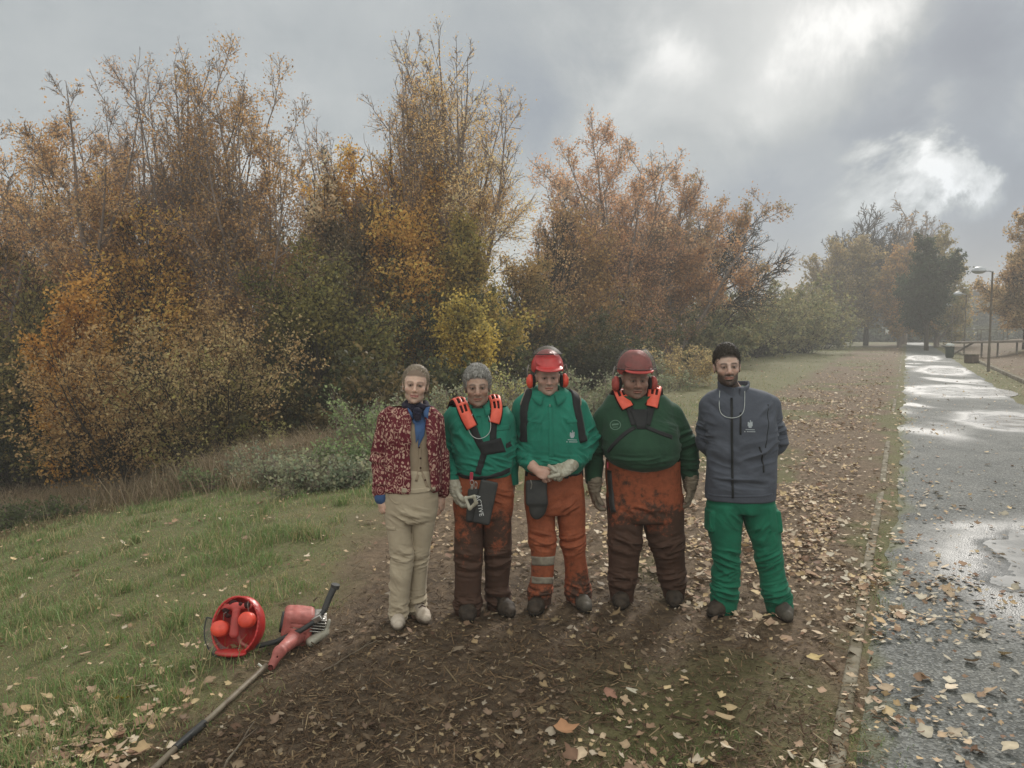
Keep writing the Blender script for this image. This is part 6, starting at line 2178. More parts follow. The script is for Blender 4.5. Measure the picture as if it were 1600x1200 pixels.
# ================================================================== man in bright red helmet
def man_red():
    F = Fig('man in bright red helmet with orange ear cups, hands joined at his belt', 867, 5.18)
    p = F.p
    H = p(855.5, 590, -.04); M = headM(4, 0, -1); hs = 1.0
    torso = F.sec([(608, 842, 872, .060, .0), (618, 822, 892, .095, .02), (630, 810, 910, .125, .015), (645, 808, 914, .138, .01), (665, 812, 915, .148, -.01), (700, 820, 910, .150, -.01), (730, 821, 911, .145, 0), (755, 820, 912, .135, 0), (775, 821, 913, .13, 0)])
    lL = F.sec([(760, 820, 870, .110, 0), (809, 824, 866, .095, -.01), (859, 830, 866.5, .080, -.04), (902, 831, 864, .074, -.04), (932, 825, 861, .082, -.02), (950, 826, 860, .078, -.02)])
    lR = F.sec([(760, 865, 913, .110, 0), (809, 872, 913, .095, 0), (859, 880, 912, .080, .0), (902, 883, 918, .074, .03), (930, 886, 922, .080, .04), (945, 888, 923, .080, .04)])
    arL = A3(p(816, 646, .02), p(809, 690, .05), p(832, 728, -.16), p(838, 734, -.19))
    arR = A3(p(904, 646, .02), p(920, 688, .05), p(896, 724, -.15), p(889, 729, -.19))
    s = body_sdf(F, H, M, hs, torso, [lL, lR], [(arL, [.042, .044, .032, .028]), (arR, [.042, .044, .032, .028])], p(857, 618, .01), jaw=1.05, cheek=1.0, nose=1.1, neck_r=.060)
    hand(s, p(837, 733, -.19), (.75, -.35, -.38), (.35, .55, -.6), (.1, -.6, .8), .98, (48, 60, 40), thumb=30)
    hand(s, p(890, 729, -.19), (-.75, -.35, -.30), (-.35, .55, -.6), (-.1, -.6, .8), .88, (45, 60, 40), thumb=30)
    bodypart(F, s, H, M, hs, (.47, .30, .235), {'brow': (.20, .15, .12), 'brow_a': .5, 'beard': (.26, .20, .17), 'beard_a': .35, 'scalp': (.12, .11, .10)})
    helmet(F, H, M, 1.04, M_REDH, M_MUFF, visor_el=(40, 88))
    s = SDF(p(805, 965, -.3), p(935, 700, .35), .0045)
    s.loft(F.sec([(718, 824, 908, .125, 0), (735, 821, 911, .132, 0), (760, 819, 913, .135, 0), (785, 820, 914, .130, 0), (800, 822, 912, .12, 0)]), .02)
    s.loft(lL, .008, e=2.25, grow=.003); s.loft(lR, .008, e=2.25, grow=.003)
    folds = [(p(848, 845, -.1), (.1, .12, .06), .008, (.15, 0, 1), .04), (p(895, 850, -.06), (.1, .12, .07), .008, (-.3, 0, 1), .04), (p(845, 925, -.08), (.1, .12, .04), .008, (0, 0, 1), .03), (p(903, 925, -.02), (.1, .12, .06), .009, (.2, 0, 1), .035), (p(888, 790, -.12), (.08, .1, .06), .006, (-.7, 0, 1), .05)]
    TR = F.part('trousers', s, chaps('orange_cloth_lightly_stained', .40, amt=-.15, seed=9.0), folds, .003, 8, 6)
    s = SDF(p(775, 765, -.34), p(955, 605, .30), .0045)
    s.loft(F.sec([(603, 841, 873, .066, .0), (610, 826, 889, .090, .01), (616, 815, 902, .112, .02), (625, 807, 911, .130, .02), (640, 806, 914, .144, .01), (665, 812, 913, .156, -.01), (700, 812, 918, .160, -.015), (722, 818, 914, .158, -.01), (738, 826, 907, .146, -.005)]), .02, e=2.4, rb=.035)
    s.cone(p(814, 636, .02), p(809, 690, .05), .062, .064, .022); s.cone(p(807, 690, .05), p(829, 725, -.13), .068, .048, .02)
    s.cone(p(906, 637, .02), p(920, 688, .05), .062, .064, .022); s.cone(p(922, 688, .05), p(898, 722, -.13), .068, .048, .02)
    s.ell(p(833.5, 730, -.165), (.030, .02, .025), None, 0, 'sub')
    folds = [(p(808, 690, .0), (.09, .12, .07), .010, (.5, 0, 1), .042), (p(820, 715, -.08), (.07, .12, .05), .008, (.8, 0, -.6), .035), (p(922, 685, .0), (.09, .12, .07), .010, (-.5, 0, 1), .042), (p(908, 712, -.08), (.07, .12, .05), .008, (.8, 0, .6), .035),
             (p(862, 720, -.15), (.16, .1, .035), .007, (.15, 0, 1), .04), (p(835, 660, -.14), (.07, .1, .09), .005, (1, 0, -.4), .05), (p(885, 660, -.14), (.06, .1, .09), .005, (1, 0, .4), .05)]
    F.part('shirt', s, M_GREEN, folds, .004, 8, 9)
    F.bvh()
    F.strap('waistband', [(822, 739), (845, 745), (868, 745), (890, 743), (910, 739)], .035, .006, M_BLACK, n=22)
    collar(F, H, p(857, 611, -.015), .076, .032, M_GREEN, open_=44, spread=.06, tilt=.036)
    # braces of the pack on his back
    F.strap('backpack_strap', [(838, 606), (826, 616), (820, 632), (819, 660), (818, 690)], .060, .012, M_BLACK, n=26)
    F.strap('backpack_strap', [(882, 604), (894, 612), (900, 632), (904, 652), (912, 690)], .060, .012, M_BLACK, n=26)
    F.strap('strap_piping', [(834, 607), (821, 618), (815, 634)], .006, .016, M_REFL, n=14)
    F.strap('strap_piping', [(889, 606), (900, 616), (905, 634)], .006, .016, M_REFL, n=14)
    F.strap('pocket_flap', [(824, 656), (834, 659), (846, 660)], .020, .005, M_GREEN, n=8)
    F.strap('pocket_flap', [(886, 659), (896, 659), (905, 657)], .020, .005, M_GREEN, n=8)
    F.strap('zip_placket', [(859, 634), (860, 655), (861, 690), (861, 715)], .032, .003, M_GREEN, n=16)
    mb = MB(); l, nn = F.hit(859, 634); mb.box(l + nn * .004, (.003, .002, .010), bev=.001); mb.build('zip_pull', M_STEEL, F.root, base=F.base)
    logo(F, 894, 678, 1.0)
    for (a, b, c, d) in ((831, 866, 875.5, .060), (831, 865, 905.5, .045)):
        F.strap('reflective_band', [(a + .5, c), (840, c + 1), ((a + b) / 2, c + 1.5), (858, c + 1), (b - .5, c)], d, .004, M_REFL, n=18, parent=TR)
    # leather pouch on the hip
    s = SDF(p(805, 830, -.30), p(865, 735, .05), .004)
    s.box(p(838, 770, -.165), (.072, .016, .085), rotm('X', -4), .02, 0)
    s.ell(p(841, 790, -.165), (.060, .018, .095), rotm('Y', 10), .02)
    po = F.part('hip_pouch', s, M_PLASTIC, wr=False, surf=False)
    mb = MB(); mb.tube([p(829, 750, -.20), p(831, 757, -.20), p(829.5, 764, -.20)], .004, 6); mb.build('clip', M_STEEL, po, base=F.base)
    # one gloved hand, the other glove held
    s = SDF(p(852, 765, -.42), p(915, 705, -.02), .0036)
    s.cone(p(897, 723, -.14), p(889, 729, -.185), .040, .040, .012)
    hand(s, p(890, 729, -.19), (-.75, -.40, -.34), (-.35, .55, -.6), (-.1, -.6, .8), .98, (38, 55, 35), g=.0035, thumb=28)
    s.cone(p(868, 735, -.27), p(858, 728, -.27), .012, .010, .01); s.cone(p(872, 742, -.27), p(858, 745, -.27), .012, .009, .01)
    F.part('glove', s, M_GLOVE, [(p(885, 735, -.2), .05, .003, (1, 0, 0), .014)], .0015, 30, 4, surf=False)
    boot(F, p(843, 940, .0), 836, 966, M_BOOT, M_SOLE, .29, .053, .10)
    boot(F, p(905, 935, .04), 915, 962, M_BOOT2, M_SOLE, .28, .050, .10)

# ================================================================== stout man in dull red helmet
def man_stout():
    F = Fig('stout man in a dark green sweater and dull red helmet with the visor low', 1003, 5.25)
    p = F.p
    H = p(992, 594, -.05); M = headM(3, 1, 0); hs = 1.05; wd = 1.08
    torso = F.sec([(618, 972, 1016, .085, .0), (630, 952, 1040, .125, .02), (646, 940, 1052, .155, .01), (670, 940, 1060, .185, -.03), (695, 946, 1060, .205, -.05), (715, 950, 1058, .205, -.05), (735, 951, 1060, .175, -.02), (765, 948, 1065, .150, 0), (785, 949, 1065, .145, 0)])
    lL = F.sec([(770, 948, 1008, .125, 0), (826, 952, 1002, .110, -.01), (870, 953, 997, .092, -.03), (913, 953, 990, .080, -.02), (930, 955, 988, .082, -.01), (948, 956, 988, .080, -.01)])
    lR = F.sec([(770, 1002, 1066, .125, 0), (826, 1008, 1067, .110, 0), (870, 1024, 1069, .092, .01), (913, 1033, 1069, .080, .04), (925, 1037, 1068, .082, .05), (941, 1038, 1068, .080, .05)])
    arL = A3(p(947, 660, .02), p(928, 700, .05), p(928, 752, .0), p(929, 762, -.02))
    arR = A3(p(1046, 656, .02), p(1071, 695, .05), p(1079, 745, .0), p(1079, 757, -.02))
    s = body_sdf(F, H, M, hs, torso, [lL, lR], [(arL, [.048, .048, .036, .032]), (arR, [.048, .048, .036, .032])], p(992, 624, .01), jaw=1.18, cheek=1.2, nose=1.15, wide=wd, neck_r=.074)
    hand(s, p(929, 762, -.02), (-.02, -.08, -1), (.9, .1, 0), (.1, -1, 0), .98, (30, 40, 30), thumb=25)
    hand(s, p(1079, 757, -.02), (.0, -.08, -1), (-.9, .1, 0), (-.1, -1, 0), .98, (30, 40, 30), thumb=25)
    bodypart(F, s, H, M, hs, (.30, .18, .135), {'brow': (.04, .03, .025), 'brow_a': .6, 'beard': (.11, .08, .065), 'beard_a': .5, 'scalp': (.05, .04, .035)})
    helmet(F, H, M, 1.14, M_REDD, M_MUFFD, visor_el=(4, 60), peak=.030)
    s = SDF(p(930, 965, -.34), p(1090, 705, .35), .005)
    s.loft(F.sec([(708, 949, 1060, .160, -.01), (725, 947, 1063, .172, -.01), (750, 947, 1065, .168, 0), (785, 948, 1066, .155, 0), (812, 952, 1065, .14, 0)]), .02)
    s.loft(lL, .010, e=2.25, grow=.005); s.loft(lR, .010, e=2.25, grow=.005)
    folds = [(p(975, 850, -.1), (.12, .12, .07), .010, (.25, 0, 1), .045), (p(1040, 855, -.08), (.12, .12, .08), .010, (-.3, 0, 1), .045), (p(972, 905, -.08), (.1, .12, .07), .010, (.1, 0, 1), .04), (p(1050, 905, -.02), (.1, .12, .07), .010, (-.2, 0, 1), .04), (p(1005, 800, -.14), (.12, .1, .06), .007, (.2, 0, 1), .05)]
    F.part('trousers', s, chaps('heavily_stained_orange_cloth', .83, amt=.25, seed=21.0), folds, .0035, 8, 3)
    s = SDF(p(895, 775, -.42), p(1115, 612, .32), .005)
    s.loft(F.sec([(606, 972, 1016, .085, .0), (612, 960, 1030, .105, .01), (618, 952, 1038, .118, .01), (625, 948, 1045, .135, .02), (634, 941, 1052, .150, .02), (648, 938, 1055, .168, .01), (670, 941, 1059, .196, -.03), (695, 943, 1061, .218, -.05), (712, 947, 1060, .216, -.05), (724, 957, 1050, .195, -.05), (731, 972, 1036, .165, -.05)]), .025, e=2.3, rb=.05)
    s.cone(p(944, 654, .02), p(928, 700, .05), .072, .070, .03); s.cone(p(927, 700, .05), p(928, 750, .0), .074, .054, .02)
    s.cone(p(1049, 650, .02), p(1071, 695, .05), .076, .074, .03); s.cone(p(1072, 695, .05), p(1079, 746, .0), .076, .054, .02)
    folds = [(p(1068, 690, .0), (.09, .12, .08), .009, (-.3, 0, 1), .05), (p(1078, 728, -.02), (.08, .12, .05), .007, (0, 0, 1), .032), (p(928, 700, .0), (.09, .12, .08), .009, (.3, 0, 1), .05), (p(1040, 665, -.12), (.09, .1, .07), .006, (.6, 0, 1), .05), (p(1000, 718, -.22), (.2, .1, .03), .005, (0, 0, 1), .03)]
    F.part('sweater', s, M_DKGREEN, folds, .004, 7, 2)
    F.bvh()
    s = SDF(p(955, 650, -.26), p(1030, 605, .2), .0045)
    nk = p(992, 626, -.01)
    for k in range(28):
        a = 2 * math.pi * k / 28; b = 2 * math.pi * (k + 1) / 28
        g = lambda t: nk + np.array((.082 * math.cos(t), .078 * math.sin(t) - .004, .016 * math.sin(t) + .002))
        s.cone(g(a), g(b), .017, .017, .008)
    F.part('neckband', s, M_DKGREEN, (), .001, 20, 8, surf=False)
    pad(F, [(966, 635, .14, 150), (966, 614, .09, 120), (967, 606, .02, 75), (970, 613, -.07, 30), (974, 624, -.10, 15), (981, 637)], M_CORAL, .088)
    pad(F, [(1024, 630, .14, 150), (1024, 610, .09, 120), (1024, 602, .02, 75), (1023, 610, -.07, 30), (1021, 622, -.10, 15), (1018, 636)], M_CORAL, .088)
    F.strap('harness_strap', [(983, 636), (988, 650), (992, 664)], .050, .008, M_BLACK, n=12)
    F.strap('harness_strap', [(1017, 637), (1014, 650), (1010, 664)], .050, .008, M_BLACK, n=12)
    F.patch('chest_plate', [(983, 640), (1014, 640), (1009, 671), (995, 671)], .012, M_BLACK, 12, 12, lift=.006)
    F.strap('harness_strap', [(992, 668), (976, 678), (962, 692), (950, 706)], .026, .006, M_BLACK, n=16)
    F.strap('harness_strap', [(1010, 668), (1030, 676), (1050, 684)], .026, .006, M_BLACK, n=14)
    # round embroidered badge: ring with a bar of stitching
    mb = MB()
    cx, cy = 961.5, 664
    ring = [(cx + 8.3 * math.cos(t), cy + 7.4 * math.sin(t)) for t in np.linspace(0, 2 * math.pi, 26)]
    V, Fq = F.strap('x', ring, .0055, .0015, None, n=44, samples=3, obj=False); mb.add(V, Fq)
    V, Fq = F.strap('x', [(cx - 5, cy - .3), (cx + 5, cy - 1.2)], .012, .0015, None, n=6, samples=3, obj=False); mb.add(V, Fq)
    V, Fq = F.strap('x', [(cx - 4, cy + 3.6), (cx + 4, cy + 3.2)], .004, .0015, None, n=6, samples=3, obj=False); mb.add(V, Fq)
    mb.build('round_badge', cloth('badge_thread', (.12, .19, .14), (.09, .15, .11)), F.root)
    # dark flap hanging at the hip
    F.strap('hip_strap', [(953, 735), (954, 760), (956, 785), (959, 800)], .040, .010, M_PLASTIC, n=16)
    mb = MB(); mb.box(p(949.5, 727, -.14), (.004, .004, .020), bev=.001); mb.build('strap_loop', M_MAROON, F.root, base=F.base)
    for (w, a, side, sx) in ((p(929, 760, -.015), (-.02, -.08, -1), (.9, .1, 0), .1), (p(1079, 756, -.015), (.0, -.08, -1), (-.9, .1, 0), -.1)):
        s = SDF(w - np.array((.12, .14, .22)), w + np.array((.12, .12, .07)), .0038)
        s.cone(w + np.array((0, 0, .035)), w - np.array((0, 0, .01)), .050, .042, .012)
        hand(s, w, a, side, (sx, -1, 0), 1.04, (22, 35, 25), g=.0045, thumb=28)
        F.part('glove', s, M_GLOVE_D, [(w, .06, .003, (0, 0, 1), .016)], .0018, 25, 4, surf=False)
    boot(F, p(971, 938, .02), 969, 964, M_BOOT, M_SOLE, .28, .054, .10)
    boot(F, p(1052, 930, .06), 1054, 953, M_BOOT, M_SOLE, .28, .052, .10)

# ================================================================== young bearded man
def man_young():
    F = Fig('bearded young man in a grey softshell jacket and green trousers, hands behind his back', 1163, 5.08)
    p = F.p
    H = p(1136, 573.5, -.05); M = headM(-8, -1, -3); hs = 1.045
    torso = F.sec([(604, 1126, 1162, .065, .02), (614, 1112, 1192, .105, .03), (630, 1104, 1208, .125, .02), (655, 1099, 1216, .134, 0), (690, 1106, 1212, .130, 0), (730, 1108, 1210, .126, 0), (775, 1107, 1210, .128, 0), (800, 1107, 1210, .12, 0)])
    lL = F.sec([(785, 1107, 1160, .115, 0), (826, 1107, 1155, .098, -.01), (870, 1118, 1153.5, .080, -.03), (913, 1115, 1152, .076, -.04), (946, 1112, 1150, .082, -.03), (958, 1114, 1148, .075, -.03)])
    lR = F.sec([(785, 1156, 1210, .115, 0), (826, 1169, 1217, .098, -.01), (870, 1183, 1219, .080, -.03), (913, 1191, 1229, .076, -.04), (950, 1201, 1238, .082, -.05), (966, 1204, 1237, .075, -.05)])
    arL = A3(p(1111, 645, .03), p(1105, 690, .10), p(1135, 730, .19), p(1145, 736, .19))
    arR = A3(p(1200, 647, .03), p(1213, 690, .09), p(1182, 730, .19), p(1172, 736, .19))
    s = body_sdf(F, H, M, hs, torso, [lL, lR], [(arL, [.042, .042, .032, .028]), (arR, [.042, .042, .032, .028])], p(1143, 610, .01), jaw=.96, cheek=.9, nose=1.0, neck_r=.056)
    hand(s, p(1145, 736, .20), (1, 0, -.3), (0, -.5, -.6), (0, 0, 1), .95, (30, 40, 30), thumb=25)
    hand(s, p(1172, 736, .23), (-1, 0, -.3), (0, -.5, -.6), (0, 0, 1), .95, (30, 40, 30), thumb=25)
    bodypart(F, s, H, M, hs, (.47, .32, .255), {'brow': (.03, .022, .018), 'brow_a': .9, 'beard': (.035, .027, .023), 'beard_a': .92, 'scalp': (.03, .022, .018)})
    hairpart(F, H, M, hs, M_DARKHAIR, .003, .076, -.008, .008, 46, top=.016, temple=.050, arc=6.0, slen=.026, strands=5000)
    s = SDF(p(1090, 985, -.32), p(1255, 745, .35), .0045)
    s.loft(F.sec([(762, 1108, 1209, .120, 0), (785, 1107, 1211, .124, 0), (800, 1107, 1212, .12, 0)]), .02)
    s.loft(lL, .010, e=2.25, grow=.004); s.loft(lR, .010, e=2.25, grow=.004)
    s.box(p(1212, 812, -.02), (.022, .075, .075), rotm('Y', -6), .015, .012)
    s.box(p(1109, 812, -.02), (.018, .070, .070), rotm('Y', 2), .015, .012)
    folds = [(p(1136, 875, -.1), (.09, .12, .07), .010, (.5, 0, 1), .045), (p(1200, 875, -.1), (.09, .12, .08), .010, (-.6, 0, 1), .045), (p(1132, 925, -.1), (.10, .12, .07), .011, (.4, 0, 1), .036), (p(1216, 930, -.1), (.10, .12, .07), .011, (-.4, 0, 1), .036),
             (p(1150, 815, -.12), (.09, .1, .06), .005, (1, 0, 1), .05), (p(1195, 830, -.1), (.07, .1, .08), .006, (-1, 0, .4), .04), (p(1130, 900, -.1), (.09, .1, .05), .008, (-.6, 0, 1), .045)]
    F.part('trousers', s, M_GREEN2, folds, .004, 8, 12, stretch=(1, 1, .5))
    s = SDF(p(1068, 800, -.30), p(1255, 590, .42), .0045)
    s.loft(F.sec([(605, 1130, 1162, .068, .0), (609, 1117, 1182, .090, .02), (613, 1108, 1197, .112, .03), (620, 1101, 1207, .128, .03), (634, 1099, 1211, .140, .02), (655, 1101, 1210, .146, 0), (690, 1105, 1212, .144, 0), (730, 1106, 1211, .142, 0), (765, 1104, 1210, .142, 0), (779, 1104, 1210, .138, 0)]), .02, e=2.4, rb=.008)
    s.cone(p(1109, 635, .03), p(1105, 690, .10), .068, .060, .022); s.cone(p(1104, 690, .10), p(1135, 728, .18), .062, .048, .02)
    s.cone(p(1203, 636, .03), p(1213, 690, .09), .072, .068, .025); s.cone(p(1214, 690, .09), p(1180, 728, .18), .068, .048, .02)
    # standing collar, a little open
    folds = [(p(1120, 720, -.12), (.12, .1, .10), .007, (.8, 0, 1), .07), (p(1190, 715, -.12), (.12, .1, .10), .007, (-.7, 0, 1), .07), (p(1155, 755, -.14), (.2, .1, .05), .006, (.1, 0, 1), .05), (p(1216, 680, .02), (.07, .12, .10), .008, (-.3, 0, 1), .045),
             (p(1102, 670, .04), (.06, .12, .10), .007, (.3, 0, 1), .045), (p(1120, 640, -.05), (.06, .1, .07), .005, (1, 0, .6), .045), (p(1195, 645, -.05), (.06, .1, .07), .005, (1, 0, -.8), .045)]
    J = F.part('softshell_jacket', s, M_GREY, folds, .004, 6, 14, stretch=(1, 1, .7))
    F.bvh()
    s = SDF(p(1115, 640, -.2), p(1185, 580, .2), .004)
    nk = p(1146, 612, .0)
    for k in range(46):
        t = R(-74 + 328 * k / 45)
        fr = max(0, -math.sin(t))
        g0 = nk + np.array((.084 * math.cos(t), .084 * math.sin(t), -.035 - .01 * fr))
        g1 = nk + np.array((.094 * math.cos(t) , .090 * math.sin(t), .062 - .040 * fr))
        s.cone(g0, g1, .013, .008, .004)
    F.part('collar', s, M_GREY, (), .002, 14, 3, surf=False, parent=J)
    F.strap('zip', [(1143, 622), (1143.5, 660), (1144, 710), (1145, 778)], .014, .008, M_BLACK, n=40, parent=J)
    F.strap('chest_zip', [(1157, 645), (1157, 662), (1157, 679)], .010, .006, M_BLACK, n=12, parent=J)
    F.strap('pocket_zip', [(1186, 698), (1191, 715), (1193, 738)], .008, .007, M_BLACK, n=14, parent=J)
    F.strap('arm_seam', [(1200, 632), (1201, 660), (1198, 690), (1196, 700)], .005, .002, M_BLACK, n=20, parent=J)
    F.strap('hem', [(1107, 772), (1130, 775), (1160, 776), (1190, 775), (1207, 772)], .012, .003, M_GREY, n=30, parent=J)
    logo(F, 1172, 662, 1.0)
    F.wire('glasses_cord', [(1125, 612), (1124, 634), (1126, 646), (1133, 652), (1143, 654), (1154, 652), (1161, 645), (1163, 634), (1163, 612)], .0022, M_CORD, lift=.010)
    # patterned green neck tube showing at the collar
    F.strap('neck_scarf', [(1160, 588), (1166, 589), (1170, 595)], .030, .006, cloth('green_white_print', (.03, .16, .07), (.40, .48, .40), 60, lo=.45, hi=.55), n=8)
    F.patch('cargo_pocket', [(1200, 790), (1212, 794), (1216, 832), (1203, 830)], .007, M_GREEN2, 8, 10)
    F.strap('pocket_flap', [(1110, 800), (1109, 815), (1112, 828)], .014, .005, M_GREEN2, n=8)
    boot(F, p(1131, 950, -.0), 1112, 968, M_BOOT, M_SOLE, .29, .053, .10)
    boot(F, p(1218, 955, -.02), 1232, 980, M_BOOT2, M_SOLE, .29, .052, .10)

woman()
man_grey()
man_red()
man_stout()
man_young()
# ------------------------------------------------------------------ gear on the grass
def free_part(name, sdf, mat, root, base, seed=1, amp=.0008, scale=30):
    V, Q = sdf.mesh()
    V = wrinkle(V, vnormals(V, Q), (), amp, scale, seed)
    return make_mesh(name, V - base, Q, mat, root, True)

def ground_helmet():
    Y = 4.62
    g = P(372, 1025, Y)
    base = np.array((g[0], Y, zg(g[0], Y)))
    root = empty('safety_helmet', base, 'red forestry helmet lying open side up on the grass beside the brushcutter', 'helmet')
    C = above(371, 978, .150)
    # local axes: the open side looks back at the viewer and a little up
    B = rotm('Z', -8) @ rotm('X', -22)
    T = lambda x, y, z: C + B @ np.array((x, y, z))
    s = SDF(C - .28, C + .28, .004)
    s.ell(T(0, .03, .0), (.148, .125, .172), B, k=0)
    s.ell(T(0, -.01, .0), (.136, .088, .160), B, k=.004, op='sub')
    s.half(T(0, -.035, 0), B @ np.array((0, -1.0, 0)))
    for k in range(40):
        a, b = 2 * math.pi * k / 40, 2 * math.pi * (k + 1) / 40
        s.cone(T(.142 * math.cos(a), -.030, .166 * math.sin(a)), T(.142 * math.cos(b), -.030, .166 * math.sin(b)), .0055, .0055, .006)
    s.ell(T(.01, -.055, -.150), (.095, .045, .018), B @ rotm('X', 20), k=.012)
    hm = free_part('helmet_shell', s, M_REDH, root, base)
    for (x, z) in ((-.082, -.020), (.072, .038)):
        s = SDF(T(x, -.06, z) - .12, T(x, -.06, z) + .12, .004)
        s.ell(T(x, -.050, z), (.052, .030, .046), B @ rotm('Z', 12 if x < 0 else -14), k=0)
        s.ell(T(x, -.02, z), (.050, .03, .045), B, k=.01)
        cup = free_part('ear_cup', s, M_MUFF, root, base)
        mb = MB()
        mb.tube([T(x, -.02, z + .03), T(x * .9, -.045, z + .085), T(x * .7, -.01, z + .11)], .0035, 6)
        mb.build('cup_arm', M_STEEL, root, base=base)
    s = SDF(C - .28, C + .28, .004)
    s.cone(T(-.004, -.035, .075), T(.012, -.05, -.045), .022, .026, .01)
    s.cone(T(-.1, -.01, .10), T(-.02, -.03, .11), .016, .018, .02); s.cone(T(-.02, -.03, .11), T(.07, -.02, .115), .018, .014, .02)
    free_part('head_cradle', s, M_REDD, root, base)
    s = SDF(C - .28, C + .28, .004)
    for (x, z, r) in ((-.075, .085, .024), (-.035, .125, .022), (.01, .110, .026), (.055, .118, .020), (-.055, .055, .018)):
        s.ell(T(x, -.025, z), (r, .014, r * .7), B, k=.012)
    free_part('sweatband', s, M_HOLE, root, base, 3, .003)
    # mesh visor folded down under the rim
    V, Q = [], []
    n, m = 24, 8
    for j in range(m):
        for i in range(n):
            a = R(175 + 110 * i / (n - 1)); r = .150 + .070 * j / (m - 1)
            V.append(T(r * math.cos(a) * .95, -.02 + .03 * j / (m - 1) + .05 * math.sin(a) * (j / (m - 1)), r * math.sin(a) * .98 + .02))
    for j in range(m - 1):
        for i in range(n - 1):
            q = j * n + i
            Q.append((q, q + 1, q + n + 1, q + n))
    V = np.array(V)
    vz = make_mesh('visor', V - base, np.array(Q), M_SCREEN, root, True)
    V3 = V.reshape(m, n, 3)
    mb = MB(); mb.tube(V3[-1], .0045, 6); mb.tube(V3[:, 0], .004, 6); mb.tube(V3[:, -1], .004, 6)
    mb.build('visor_frame', M_PLASTIC, vz, base=base)

